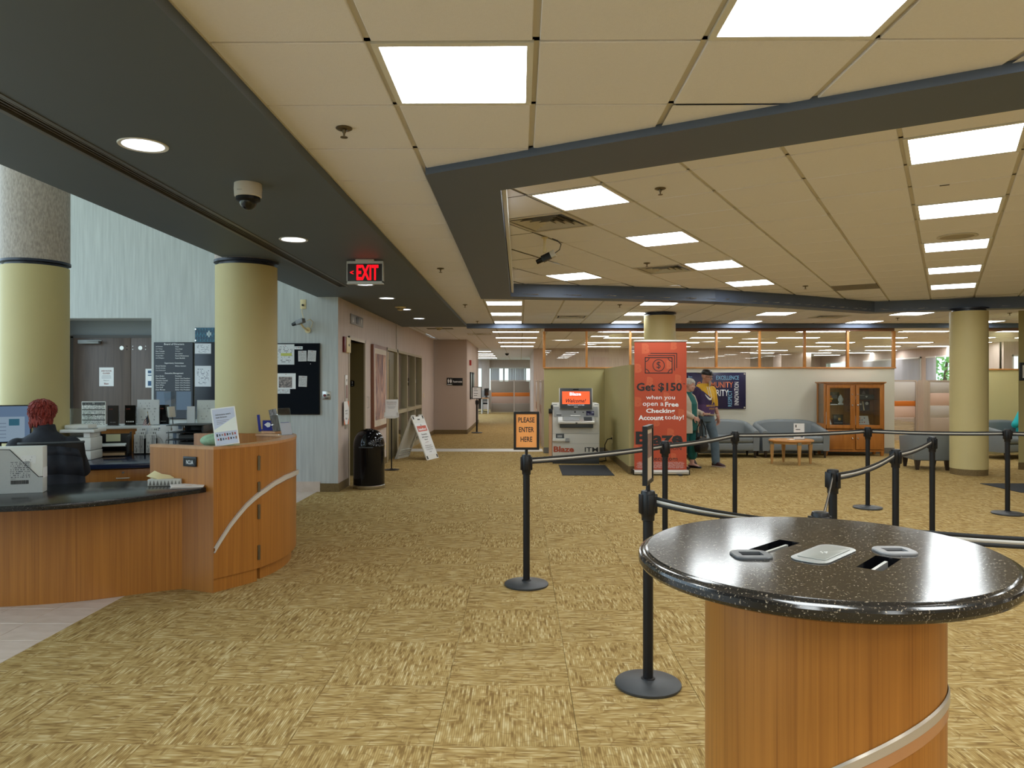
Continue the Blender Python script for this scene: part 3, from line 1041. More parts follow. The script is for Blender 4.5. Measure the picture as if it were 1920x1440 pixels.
# room behind the glazed assembly
wall('wall_vestibule', (-5.6, -5.5, 12.6, 20.4, 0, 2.8), (-5.6, EX - 0.12, 12.5, 12.6, 0, 2.8), (-5.6, EX - 0.12, 20.4, 20.5, 0, 2.8), (-5.6, EX - 0.12, 12.5, 20.5, 2.8, 2.9), m=mat('vestibule_paint', srgb(190, 178, 168), 0.7))
# restroom block and hallway beyond
RB = 21.35
wall('wall_restroom', (-2.70, -1.56, RB, 27.2, 0, CZ + 0.05), m=mat('taupe_wall', srgb(178, 160, 146), 0.6, bump=0.1, bscale=300))
wall('wall_hall_left', (-1.56, -1.545, RB + 0.004, 27.2, 0, CZ + 0.05), m=PINK_W)
wall('wall_core', (0.50, 8.45, 27.0, 27.2, 0, CZ + 0.05), (0.50, 0.65, 27.2, 36.5, 0, CZ + 0.05), m=PINK_W)
wall('wall_core_right', (8.25, 8.45, 27.2, 36.5, 0, CZ + 0.05), m=PINK_W)
wall('wall_pillar', (11.0, 12.25, 31.0, 32.0, 0, CZ + 0.05), m=PINK_W)
wall('wall_office_back', (8.25, 15.0, 36.3, 36.5, 0, CZ + 0.05), m=PINK_W)
wall('wall_far_left', (-6.0, -5.8, 27.2, 41.4, 0, CZ + 0.05), (-6.0, -1.56, 27.15, 27.25, 0, CZ + 0.05), m=PINK_W)
# far window wall of the hallway (Y=41): sill, lintel, pillar
FY = 41.0
wall('wall_far', (-6.0, 0.6, FY, FY + 0.2, 0, 1.0), (-6.0, 0.6, FY, FY + 0.2, 2.32, CZ + 0.05), (-2.15, -1.70, FY - 0.25, FY + 0.2, 0, CZ + 0.05), m=PINK_W)
# office right wall with a band of windows
OX = 14.8
wall('wall_office_right', (OX, OX + 0.2, 22.7, 36.5, 0, 1.2), (OX, OX + 0.2, 22.7, 36.5, 2.44, CZ + 0.05), (OX, OX + 0.2, 22.7, 24.3, 1.2, 2.44), (OX, OX + 0.2, 26.75, 27.2, 1.2, 2.44), (OX, OX + 0.2, 31.6, 33.2, 1.2, 2.44), (OX, OX + 0.2, 35.6, 36.5, 1.2, 2.44), m=PINK_W)
wall('wall_bay', (OX, 15.05, 22.6, 22.8, 0, CZ + 0.05), (15.05, 17.4, 22.6, 22.8, 0, 1.2), (15.05, 17.4, 22.6, 22.8, 2.35, CZ + 0.05), (17.3, 17.5, 12.8, 22.8, 0, CZ + 0.05), m=PINK_W)
wall('wall_right', (15.0, 15.2, -8.1, 12.8, 0, 3.0), (15.0, 17.5, 12.7, 12.8, 0, 3.0), m=PINK_W)
# olive wall end at the right, facing the camera
struct(MB().prism([(8.635, 12.80), (15.0, 12.80), (15.0, 13.05), (8.815, 13.05)], 0, CZ + 0.01).build('wall_olive_right', OLIVE_W, smooth=0))
# ---------------- partition: solid lower walls, wood trim, glass above
PY = 15.62
wall('wall_partition_olive', (0.515, 1.86, PY, PY + 0.12, 0, 1.80), m=OLIVE_W)
wall('wall_alcove_side', (1.80, 1.95, 12.15, PY, 0, 1.80), m=OLIVE_W)
wall('wall_partition_cream', (1.86, 7.93, PY, PY + 0.12, 0, 1.80), m=CREAM_W)
wall('wall_partition_right', (9.65, 13.0, PY, PY + 0.12, 0, 1.765), m=mat('pale_olive_wall', srgb(208, 194, 140), 0.65, bump=0.1, bscale=400))
def partition(name, xs, z0, z1, label, cap_to):
    t = thing(name, label, 'partition', (0, PY, 0))
    MB().box(xs[0] - 0.02, cap_to, -0.02, 0.14, z0, z0 + 0.03).build('cap', WOOD_TRIM, t, bevel=0.004)
    MB().box(xs[0], xs[-1], 0.02, 0.10, z1 - 0.06, z1).build('head_rail', mat('redwood_head', (0.17, 0.062, 0.022, 1), 0.4), t, smooth=0)
    for k, x in enumerate(xs):
        hw = 0.028 if k in (0, len(xs) - 1) else 0.023
        MB().box(x - hw, x + hw, 0.02, 0.10, z0 + 0.03, z1 - 0.06).build('mullion', WOOD_TRIM, t, bevel=0.003)
    for a, b in zip(xs[:-1], xs[1:]):
        MB().box(a + 0.023, b - 0.023, 0.057, 0.063, z0 + 0.03, z1 - 0.06).build('pane', GLASS, t, smooth=0)
px = lambda p: (p - 975) * PY / 1375.0
partition('glass_partition', [0.515, px(1100), px(1182), px(1262), px(1343), px(1424), px(1508), px(1588), px(1674)], 1.80, 2.655, 'wood framed glass partition on top of the olive and cream walls', 7.96)
partition('glass_partition', [9.65, 11.2, 13.0], 1.765, 2.655, 'wood framed glass partition seen between the right column and olive wall', 13.0)

# ---------------- baseboards
def baseboard(name, *boxes):
    mb = MB()
    for b in boxes:
        mb.box(*b)
    struct(mb.build(name, BASEB, smooth=0))
baseboard('baseboard_left', (EX, EX + 0.012, AW, E0 - 0.045, 0, 0.115), (EX, EX + 0.012, E1 + 0.045, G0, 0, 0.115), (EX, EX + 0.012, G1, RB, 0, 0.115), (-2.76, EX + 0.012, AW - 0.012, AW, 0, 0.115))
struct(MB().box(-9, -2.76, AW - 0.012, AW, 0, 0.14).build('baseboard_atrium', FTILE, smooth=0))
baseboard('baseboard_restroom', (-2.52, -1.55, RB - 0.012, RB, 0, 0.12), (-1.545, -1.533, RB - 0.012, 27.2, 0, 0.12))
GB = mat('grey_base', (0.16, 0.155, 0.14, 1), 0.6, vary=0.2, vscale=20)
mbb = MB().box(0.515, 1.80, PY - 0.012, PY, 0, 0.12).box(1.95, 7.93, PY - 0.012, PY, 0, 0.12).box(0.503, 0.515, PY - 0.012, PY + 0.12, 0, 0.12)
struct(mbb.build('baseboard_partition', GB, smooth=0))
baseboard('baseboard_alcove', (1.788, 1.80, 12.15, PY, 0, 0.12), (1.788, 1.962, 12.138, 12.15, 0, 0.12))
baseboard('baseboard_right', (8.63, 15, 12.788, 12.80, 0, 0.12))

# ---------------- columns
def column(x, y, r, ztop, label_name, ring_z=None, upper=False):
    o = MB().lathe([(r, 0.10), (r, (ring_z or ztop) - 0.04)], 64).build(label_name, OLIVE, None, (x, y, 0))
    struct(o)
    MB().lathe([(r - 0.005, 0.0), (r - 0.005, 0.105)], 64).build('base_band', BASEB, o)
    zr = ring_z or ztop
    MB().lathe([(r - 0.03, zr - 0.04), (r - 0.03, zr - 0.012), (r + 0.012, zr - 0.010), (r + 0.012, zr + 0.012), (r - 0.02, zr + 0.012)], 64).build('collar', mat('navy_collar', (0.008, 0.012, 0.03, 1), 0.35), o)
    if upper:
        MB().lathe([(r + 0.004, zr + 0.012), (r + 0.004, 6.0)], 64).build('upper_shaft', COL_WALLPAPER, o)
    return o
column(-2.665, 7.12, 0.287, 2.68, 'column', 2.672)
MB().lathe([(0.291, 2.684), (0.291, 6.0)], 64).build('column_upper', COL_WALLPAPER, None, (-2.665, 7.12, 0))
struct(bpy.data.objects['column_upper'])
column(-4.735, 7.12, 0.287, 2.68, 'column', 2.672, True)
column(2.49, 13.1, 0.277, CZ, 'column', 2.73)
column(7.385, 12.15, 0.277, CZ, 'column', 2.71)

# ================================================================== LEFT: RECEPTION
# ---------------- raised curved desk
desk = thing('reception_desk', 'raised curved cherry wood reception desk with pale wavy rail and hinged front', 'desk', (-2.2, 5.24, 0))
OX0, OY0 = 2.2, -5.24
D_OUT = [(-2.77, 5.46), (-2.2, 5.24), (-2.085, 5.40), (-1.99, 5.56), (-1.935, 5.74), (-1.908, 5.92), (-1.908, 6.10), (-1.93, 6.28), (-1.975, 6.45), (-2.05, 6.62), (-2.15, 6.74), (-2.32, 6.80)]
D_IN = [(-2.745, 5.52), (-2.245, 5.325), (-2.16, 5.445), (-2.08, 5.59), (-2.03, 5.76), (-2.005, 5.92), (-2.005, 6.10), (-2.025, 6.26), (-2.07, 6.40), (-2.15, 6.52), (-2.28, 6.585), (-2.38, 6.60)]
off = lambda P: [(x + OX0, y + OY0) for x, y in P]
def smooth_poly(P, keep=2, n=3):
    """Catmull-Rom through P from index keep-1 on; the first points stay sharp"""
    out = list(P[:keep])
    for i in range(keep - 1, len(P) - 1):
        p0, p1, p2, p3 = P[max(i - 1, keep - 1)], P[i], P[i + 1], P[min(i + 2, len(P) - 1)]
        for k in range(1, n + 1):
            t = k / n
            out.append(tuple(0.5 * ((2 * p1[a]) + (-p0[a] + p2[a]) * t + (2 * p0[a] - 5 * p1[a] + 4 * p2[a] - p3[a]) * t * t + (-p0[a] + 3 * p1[a] - 3 * p2[a] + p3[a]) * t ** 3) for a in (0, 1)))
    return out
DO, DI = smooth_poly(off(D_OUT)), smooth_poly(off(D_IN))
def wall_ring(O, I, z0, z1, closed_ends=True):
    mb = MB()
    f = lambda P, z: [(p[0], p[1], z) for p in P]
    mb.strip(f(O, z0), f(O, z1)).strip(f(I, z0), f(I, z1)).strip(f(O, z1), f(I, z1)).strip(f(O, z0), f(I, z0))
    for k in (0, -1):
        mb.quad((*O[k], z0), (*O[k], z1), (*I[k], z1), (*I[k], z0))
    return mb
seam = 8   # index of the hinge line on the outer curve
wall_ring(DO[:2], DI[:2], 0.0, 1.03).build('end_panel', WOOD, desk)
wall_ring(DO[1:seam], DI[1:seam], 0.10, 1.03).build('door_panel', WOOD, desk)
s0 = [DO[seam - 1][0] + (DO[seam][0] - DO[seam - 1][0]) * 0.04, DO[seam - 1][1] + (DO[seam][1] - DO[seam - 1][1]) * 0.04]
wall_ring([tuple(s0)] + DO[seam:], DI[seam - 1:], 0.10, 1.03).build('curved_panel', WOOD, desk)
inset = lambda O, I, k: [(o[0] + (i[0] - o[0]) * k, o[1] + (i[1] - o[1]) * k) for o, i in zip(O, I)]
wall_ring(inset(DO, DI, 0.15)[1:seam], DI[1:seam], 0.0, 0.10).build('toe_kick', WOOD, desk)
wall_ring(inset(DO, DI, 0.40)[seam:], DI[seam:], 0.0, 0.10).build('toe_kick', WOOD, desk)
wall_ring(inset(DO, DI, -0.03), inset(DO, DI, 1.08), 1.03, 1.05).build('top_rim', WOOD_TOP, desk)
# inner back panel in front of the column
MB().box(-2.95 + OX0, -2.36 + OX0, 6.60 + OY0, 6.645 + OY0, 0.0, 1.05).build('back_panel', WOOD, desk, bevel=0.002)
MB().prism(off([(-2.36, 6.66), (-2.36, 6.83), (-2.12, 6.80), (-2.10, 6.71), (-2.22, 6.62)]), 1.052, 1.066).build('rear_ledge', WOOD_TOP, desk)
# hinges along the seam
hp = DO[seam - 1]
hd = Vector((DO[seam][0] - DO[seam - 2][0], DO[seam][1] - DO[seam - 2][1])).normalized()
hn = Vector((hd.y, -hd.x))
for z in (0.90, 0.70, 0.53, 0.22):
    MB().cyl((hp[0] + hn.x * 0.004, hp[1] + hn.y * 0.004, z - 0.055), (hp[0] + hn.x * 0.004, hp[1] + hn.y * 0.004, z + 0.055), 0.011, n=12).build('hinge', BRONZE, desk)
# wavy rail rising along the curve
path = DO[1:26]
L = [0]
for a, b in zip(path[:-1], path[1:]):
    L.append(L[-1] + math.dist(a, b))
A, B, C_, D_ = [], [], [], []
for k in range(len(path)):
    RZP = [(0, .325), (.07, .42), (.14, .505), (.25, .605), (.36, .676), (.55, .738), (.75, .764), (1.0, .764), (1.4, .735)]
    for (l0, z0), (l1, z1) in zip(RZP[:-1], RZP[1:]):
        if l0 <= L[k] <= l1:
            zz = z0 + (z1 - z0) * (L[k] - l0) / (l1 - l0)
    p = Vector(path[k])
    q = Vector(path[min(k + 1, len(path) - 1)]) - Vector(path[max(k - 1, 0)])
    nn = Vector((q.y, -q.x)).normalized()
    if L[k] > 1.30:
        break
    A.append((p.x + nn.x * 0.002, p.y + nn.y * 0.002, zz))
    B.append((p.x + nn.x * 0.022, p.y + nn.y * 0.022, zz))
    C_.append((p.x + nn.x * 0.022, p.y + nn.y * 0.022, zz - 0.034))
    D_.append((p.x + nn.x * 0.002, p.y + nn.y * 0.002, zz - 0.034))
MB().strip(A, B).strip(B, C_).strip(C_, D_).build('wavy_rail', mat('pale_rail', (0.60, 0.56, 0.50, 1), 0.35, metal=0.2), desk)
E2 = [(c[0], c[1], c[2] - 0.012) for c in D_]
MB().strip([(c[0] + 0.0, c[1], c[2]) for c in D_], [(c[0] + 0.006, c[1] - 0.004, c[2] - 0.012) for c in D_]).build('rail_groove', WOOD_DK, desk)
# placard on the end panel
ang = math.atan2(5.24 - 5.46, -2.2 + 2.77)
pl = thing('placard', 'small black placard lettered NCUA on the desk end panel', 'placard', (-2.40, 5.3165 - 0.001, 0.937), ang)
MB().box(-0.062, 0.062, -0.010, 0.0, -0.036, 0.036).build('frame', BLACK_P, pl, bevel=0.003)
MB().box(-0.053, 0.053, -0.0115, -0.009, -0.030, 0.024).build('plate', BLACK_G, pl, smooth=0)
text('NCUA', pl, INKW, 0.004, -0.0125, -0.004, w=0.066, h=0.03, bold=0.01)

# ---------------- low granite counter
ctr = thing('counter', 'low curved reception counter with speckled dark granite top and cherry front', 'counter', (-2.9, 4.9, 0))
cf = [(-2.255, 5.25), (-2.345, 5.10), (-2.445, 4.955), (-2.545, 4.80), (-2.655, 4.68), (-2.77, 4.585), (-2.892, 4.518), (-3.03, 4.468), (-3.168, 4.435), (-3.40, 4.405), (-3.65, 4.41), (-3.95, 4.45), (-4.3, 4.53)]
cb_ = [(-4.3, 5.20), (-3.9, 5.26), (-3.5, 5.355), (-3.30, 5.47), (-3.05, 5.56), (-2.86, 5.60), (-2.80, 5.475)]
loc = lambda P: [(x + 2.9, y - 4.9) for x, y in P]
MB().prism(loc(cf + cb_), 0.722, 0.76).build('worktop', GRANITE_N, ctr, bevel=0.006)
pf = [(-2.47, 5.35), (-2.60, 5.285), (-2.75, 5.20), (-2.896, 5.11), (-3.08, 5.02), (-3.28, 4.955), (-3.505, 4.905), (-3.8, 4.87), (-4.25, 4.86)]
pb = [(-2.49, 5.375), (-2.62, 5.31), (-2.77, 5.225), (-2.91, 5.135), (-3.09, 5.045), (-3.29, 4.98), (-3.51, 4.93), (-3.8, 4.895), (-4.25, 4.885)]
wall_ring(smooth_poly(loc(pf), 1), smooth_poly(loc(pb), 1), 0.0, 0.722).build('front_panel', WOOD, ctr)

# ---------------- back counter with drawers and ledge (turned to follow the desk)
BR = R(19)
BO = Vector((-3.72, 6.72, 0))
def bw(x, y, z=0.0):
    return (BO.x + x * math.cos(BR) - y * math.sin(BR), BO.y + x * math.sin(BR) + y * math.cos(BR), z)
bc = thing('drawer_counter', 'back counter with navy top, cherry drawers and raised brochure ledge', 'counter', BO, BR)
MB().box(-1.5, -0.53, 0.0, 0.40, 0.715, 0.76).box(-0.53, 0.80, 0.0, 1.36, 0.715, 0.76).build('worktop', NAVY_TOP, bc, bevel=0.006)
MB().box(-1.5, -0.53, 0.06, 0.38, 0.0, 0.713).box(-0.53, 0.80, 0.06, 1.34, 0.0, 0.713).build('carcass', WOOD_DK, bc, smooth=0)
for x0, x1 in ((-0.95, -0.345), (-0.27, 0.33), (0.36, 0.79)):
    for z0, z1 in ((0.565, 0.705), (0.30, 0.558), (0.06, 0.293)):
        dr = MB().box(x0, x1, 0.035, 0.058, z0, z1).build('drawer', WOOD, bc, bevel=0.002)
        cx = (x0 + x1) / 2 + 0.02
        MB().tube([(cx - 0.055, 0.034, (z0 + z1) / 2 - 0.01), (cx - 0.055, 0.012, (z0 + z1) / 2 - 0.01), (cx + 0.055, 0.012, (z0 + z1) / 2 - 0.01), (cx + 0.055, 0.034, (z0 + z1) / 2 - 0.01)], 0.005, 8).build('handle', CHROME, dr)
        if z0 > 0.5:
            MB().cyl((cx, 0.036, z1 - 0.03), (cx, 0.029, z1 - 0.03), 0.010, n=14).build('lock', CHROME, dr)
MB().box(-0.75, 1.2, 1.36, 1.40, 0.0, 1.005).build('riser', WOOD, bc, smooth=0)
MB().box(-0.75, 1.2, 1.34, 1.95, 1.005, 1.03).build('ledge', mat('pale_ledge', (0.66, 0.65, 0.63, 1), 0.3), bc, bevel=0.004)
MB().box(-0.75, 1.2, 1.88, 1.92, 0.0, 1.005).build('rear_panel', WOOD, bc, smooth=0)

# ---------------- things on the ledge and counter
def acrylic_stand(name, x, y, z, rz, w_, h_, face, label, cat='brochure', depth=0.05, group=None):
    t = thing(name, label, cat, (x, y, z), rz, group)
    MB().box(-w_ / 2 - 0.006, w_ / 2 + 0.006, depth * 0.35, depth * 0.35 + 0.004, 0.0, h_ * 0.72).box(-w_ / 2 - 0.006, w_ / 2 + 0.006, -0.02, depth, 0, 0.004).box(-w_ / 2 - 0.006, -w_ / 2 - 0.003, -0.012, depth * 0.4, 0, h_ * 0.72).box(w_ / 2 + 0.003, w_ / 2 + 0.006, -0.012, depth * 0.4, 0, h_ * 0.72).build('stand', ACRYL, t, smooth=0)
    MB().box(-w_ / 2, w_ / 2, -0.001, depth * 0.3, 0.006, h_).build('leaflets', face, t, smooth=0)
    return t
# wall calendar card
MONTHS = print_mat('calendar_months', (0.74, 0.735, 0.70, 1), (0.05, 0.05, 0.055, 1), 22, 40, 0.5, 0.05)
t = thing('calendar', 'tall white year calendar with rows of months on the ledge', 'calendar', (-4.64, 7.93, 1.032), R(3))
MB().box(-0.128, 0.128, 0, 0.006, 0, 0.272).build('card', MONTHS, t, smooth=0)
for z in (0.066, 0.123, 0.178, 0.232):
    MB().box(-0.122, 0.122, -0.0015, 0.0, z, z + 0.009).build('month_bar', INK, t, smooth=0)
MB().box(-0.122, 0.122, -0.0015, 0.0, 0.246, 0.262).build('header_bar', INK, t, smooth=0)
text('2023', t, INKW, 0, -0.002, 0.254, h=0.009)
BRO = mat('dark_brochure', (0.035, 0.027, 0.024, 1), 0.3, vary=0.3, vscale=15)
for x, y, m_, lb in ((-4.49, 8.04, BRO, 'brown black brochure in clear stand next to the calendar'), (-4.34, 8.12, BLACK_G, 'black brochure with white squares in clear stand left of the paper sheets'), (-4.03, 8.25, BLACK_G, 'black brochure in clear stand right of the paper sheets')):
    t = acrylic_stand('brochure_stand', x, y, 1.032, R(4), 0.115, 0.225, m_, lb)
    text('BLAZE', t, mat('brochure_red', (0.5, 0.09, 0.06, 1), 0.5), -0.02, -0.003, 0.184, h=0.010)
    if 'squares' in lb:
        for k in range(4):
            MB().box(-0.042 + k * 0.022, -0.028 + k * 0.022, -0.003, -0.002, 0.036, 0.05).build('square_mark', INKW, t, smooth=0)
    else:
        text('CREDIT UNION', t, INKW, 0.0, -0.003, 0.04, h=0.006)
# sheets of paper standing in a stand behind the flag
LETTER = print_mat('letter_print', (0.74, 0.75, 0.77, 1), (0.42, 0.43, 0.45, 1), 9, 12, 0.42, 0.12)
t = acrylic_stand('paper_stand', -4.18, 8.20, 1.032, R(6), 0.235, 0.285, LETTER, 'white letter sheets in a clear stand behind the small flag', 'papers')
acrylic_stand('paper_stand', -3.77, 8.36, 1.032, R(6), 0.085, 0.205, mat('pale_leaflet', (0.62, 0.64, 0.68, 1), 0.6), 'narrow blank white leaflet in a clear stand near the column', 'papers')
acrylic_stand('paper_stand', -3.62, 8.43, 1.032, R(6), 0.21, 0.275, print_mat('letter_print_b', (0.66, 0.69, 0.68, 1), (0.45, 0.47, 0.47, 1), 9, 10, 0.4, 0.15), 'framed pale notice in a clear stand right of the narrow leaflet', 'papers')
acrylic_stand('paper_stand', -3.455, 8.48, 1.032, R(6), 0.05, 0.21, mat('pale_leaflet_b', (0.6, 0.61, 0.63, 1), 0.6), 'slim white leaflet stand half hidden by the thick column', 'papers')
# slanted clear shield with off-white clamp
t = thing('sneeze_guard', 'narrow clear shield on edge with cream clamp in front of the directory', 'shield', (-3.88, 8.16, 1.032), R(80))
MB().box(-0.09, 0.09, 0.0, 0.006, 0.10, 0.38, M=Matrix.Rotation(R(-7), 4, 'X')).build('panel', ACRYL, t, smooth=0)
MB().box(-0.05, 0.05, -0.012, 0.018, 0.09, 0.21, M=Matrix.Rotation(R(-7), 4, 'X')).build('clamp', mat('cream_clamp', (0.60, 0.56, 0.48, 1), 0.4), t, bevel=0.004)
MB().cyl((0, 0, 0), (0, 0.008, 0.10), 0.005, n=10).build('rod', BLACK_P, t)
MB().cyl((0, 0, 0), (0, 0, 0.006), 0.04, n=20).build('foot', BLACK_P, t)
# clear guard left of the calendar
t = thing('sneeze_guard', 'low clear acrylic guard standing behind the printer', 'shield', (-4.80, 7.84, 1.032), R(8))
MB().box(-0.20, 0.18, 0.0, 0.005, 0.0, 0.20).build('panel', ACRYL, t, smooth=0)
MB().box(-0.20, 0.18, -0.02, 0.03, 0.0, 0.006).build('foot', ACRYL, t, smooth=0)
# printer
t = thing('printer', 'white multifunction printer beside the seated receptionist', 'printer', (-4.30, 7.17, 0.762), R(8))
MB().box(-0.14, 0.13, -0.14, 0.13, 0.0, 0.085).build('paper_tray', WHITE_P, t, bevel=0.006)
MB().box(-0.14, 0.13, -0.14, 0.13, 0.090, 0.215).build('body', WHITE_P, t, bevel=0.01)
MB().box(0.05, 0.11, -0.11, 0.12, 0.216, 0.262).box(-0.13, 0.05, 0.02, 0.12, 0.216, 0.262).build('pillar', WHITE_P, t, bevel=0.004)
MB().box(-0.15, 0.165, -0.15, 0.14, 0.263, 0.295).build('scanner_bed', WHITE_P, t, bevel=0.008)
MB().box(-0.14, 0.08, -0.08, 0.13, 0.296, 0.335).build('feeder', WHITE_P, t, bevel=0.012)
MB().box(-0.12, 0.04, -0.10, 0.0, 0.218, 0.226).build('output_sheets', DGREY_P, t, smooth=0)
MB().box(0.0, 0.15, -0.145, -0.03, 0.297, 0.304).build('control_panel', GREY_P, t, smooth=0)
# black two-level desk organiser
t = thing('letter_tray', 'black two tier letter tray with papers and taped note', 'tray', (-4.18, 7.50, 0.762), BR)
tray = MB()
for x in (-0.148, 0.138):
    tray.prism([(-0.13, 0.0), (0.13, 0.0), (0.13, 0.235), (0.07, 0.235), (0.04, 0.205), (-0.10, 0.20), (-0.13, 0.17)], x, x + 0.010, M=Matrix(((0, 0, 1, 0), (1, 0, 0, 0), (0, 1, 0, 0), (0, 0, 0, 1))))
tray.box(-0.148, 0.148, -0.13, 0.13, 0, 0.008).box(-0.148, 0.148, -0.13, 0.13, 0.094, 0.102).box(-0.148, 0.148, 0.122, 0.13, 0, 0.215)
tray.build('rack', BLACK_P, t, bevel=0.002)
MB().box(-0.13, 0.13, -0.15, 0.11, 0.103, 0.116).build('paper_stack', PAPER, t, smooth=0)
MB().box(-0.11, 0.125, -0.14, 0.11, 0.010, 0.035).build('envelope_stack', mat('manila', (0.45, 0.31, 0.18, 1), 0.7), t, smooth=0)
MB().box(-0.045, 0.085, -0.134, -0.131, 0.152, 0.225).build('taped_note', mat('pale_green_note', (0.60, 0.62, 0.42, 1), 0.7), t, smooth=0)
# two tiers of form holders with white forms
FORM = print_mat('form_print', (0.70, 0.71, 0.72, 1), (0.22, 0.23, 0.25, 1), 5, 18, 0.42, 0.06)
for k, (x, lb) in enumerate(((-0.085, 'left stack of white deposit forms in the form rack'), (0.025, 'right stack of white deposit forms in the form rack'))):
    t = thing('form_holder', lb, 'forms', (-3.905 + x, 7.66 + 0.3 * x, 0.762), BR - R(9))
    MB().box(-0.053, 0.053, 0.0, 0.15, 0, 0.006).box(-0.053, -0.05, -0.004, 0.15, 0.0, 0.16).box(0.05, 0.053, -0.004, 0.15, 0.0, 0.16).build('rack', BLACK_P, t, smooth=0)
    for q, (yy, zz) in enumerate(((0.0, 0.205), (0.045, 0.235), (0.085, 0.27))):
        MB().box(-0.048, 0.048, yy, yy + 0.02, 0.008, zz).build('form_stack', FORM, t, smooth=0)
        for xx in (0.010, 0.028):
            MB().box(xx, xx + 0.006, yy - 0.001, yy, 0.012 if q == 0 else zz - 0.03, zz - 0.012).build('form_bar', INK, t, smooth=0)
    text('Blaze', t, INK, -0.025, -0.0015, 0.04, h=0.016, spin=PI / 2, bold=0.01)
t = thing('form_holder', 'white and blue folders standing behind the form rack', 'forms', (-3.945, 7.79, 0.762), BR - R(9))
MB().box(-0.09, 0.0, 0.0, 0.03, 0, 0.288).build('folder', print_mat('folder_print', (0.70, 0.72, 0.78, 1), (0.1, 0.13, 0.3, 1), 8, 5, 0.35), t, smooth=0)
MB().box(0.005, 0.11, 0.0, 0.03, 0, 0.283).build('folder', PAPER, t, smooth=0)
MB().box(0.005, 0.11, -0.001, 0.0, 0.255, 0.265).box(0.10, 0.11, -0.001, 0, 0.2, 0.255).build('blue_border', mat('border_blue', (0.03, 0.05, 0.18, 1), 0.6), t, smooth=0)
# envelopes in wire loops
t = thing('envelope_rack', 'white window envelopes held upright by chrome wire loops', 'envelopes', (-3.73, 7.73, 0.762), BR - R(9))
for k in range(2):
    x0 = -0.11 + k * 0.122
    MB().box(x0, x0 + 0.11, 0.0, 0.028, 0.004, 0.235).build('envelope', mat('envelope_white', (0.70, 0.70, 0.71, 1), 0.6), t, bevel=0.002)
    MB().box(x0 + 0.01, x0 + 0.12, 0.07, 0.1, 0.004, 0.295).build('envelope', MATS['envelope_white'], t, bevel=0.002)
MB().box(0.05, 0.085, -0.0015, 0.0, 0.09, 0.21).box(0.085, 0.12, 0.0685, 0.07, 0.25, 0.285).build('envelope_window', mat('window_film', (0.20, 0.25, 0.33, 1), 0.2), t, smooth=0)
for k in range(3):
    x0 = -0.15 + k * 0.125
    MB().tube([(x0 + 0.048 + 0.048 * math.cos(a), -0.010, 0.10 + 0.075 * max(0, math.sin(a)) if a <= PI else 0.0) for a in [PI * q / 14 for q in range(15)]] + [(x0, -0.010, 0.0)], 0.0025, 6).build('wire_loop', CHROME, t)
MB().box(-0.16, 0.24, -0.014, 0.11, 0, 0.004).build('base', BLACK_P, t, smooth=0)
# black stacked letter sorter
t = thing('file_sorter', 'black five shelf literature sorter behind the desk end panel', 'sorter', (-3.50, 7.78, 0.762), BR - R(12))
so = MB()
for k, z in enumerate((0.0, 0.075, 0.15, 0.225, 0.30)):
    so.box(-0.18, 0.19, -0.24, 0.16, z, z + 0.007)
so.box(0.13, 0.137, -0.1, 0.16, 0, 0.3).box(-0.12, 0.19, 0.15, 0.16, 0, 0.30).box(0.18, 0.19, -0.24, 0.16, 0, 0.3)
so.build('rack', BLACK_P, t, bevel=0.001)
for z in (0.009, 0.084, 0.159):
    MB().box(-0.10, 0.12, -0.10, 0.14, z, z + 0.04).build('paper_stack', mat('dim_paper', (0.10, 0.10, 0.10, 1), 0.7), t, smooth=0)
# little flag
t = thing('flag', 'small striped desk flag on a thin gold stick leaning before the papers', 'flag', (-4.00, 7.90, 0.762), R(10))
MB().cyl((0.045, 0, 0.0), (-0.03, 0, 0.42), 0.0022, n=8).build('stick', mat('gold_stick', (0.45, 0.30, 0.1, 1), 0.4), t)
MB().ell((-0.031, 0, 0.425), 0.005, 0.005, 0.008, 8, 6).build('finial', MATS['gold_stick'], t)
FR_ = mat('flag_red', (0.20, 0.025, 0.035, 1), 0.7)
FW_ = mat('flag_white', (0.72, 0.68, 0.68, 1), 0.7)
FB_ = mat('flag_blue', (0.025, 0.03, 0.055, 1), 0.7)
def flag_pt(u, v):
    # u along the drooping fly, v down the hoist
    bx, bz = -0.028 + 0.028 * v, 0.405 - 0.14 * v
    return (bx - 0.055 * u - 0.01 * u * v, 0.012 * math.sin(u * 7 + v * 2), bz - 0.115 * u)
fl_ = [MB(), MB(), MB()]
for r_ in range(13):
    for q in range(8):
        k = 2 if (r_ < 7 and q < 3) else r_ % 2
        fl_[k].quad(flag_pt(q / 8, r_ / 13), flag_pt((q + 1) / 8, r_ / 13), flag_pt((q + 1) / 8, (r_ + 1) / 13), flag_pt(q / 8, (r_ + 1) / 13))
for mb_, m_, nm in zip(fl_, (FR_, FW_, FB_), ('red_stripes', 'white_stripes', 'blue_canton')):
    mb_.build(nm, m_, t, fix=False)
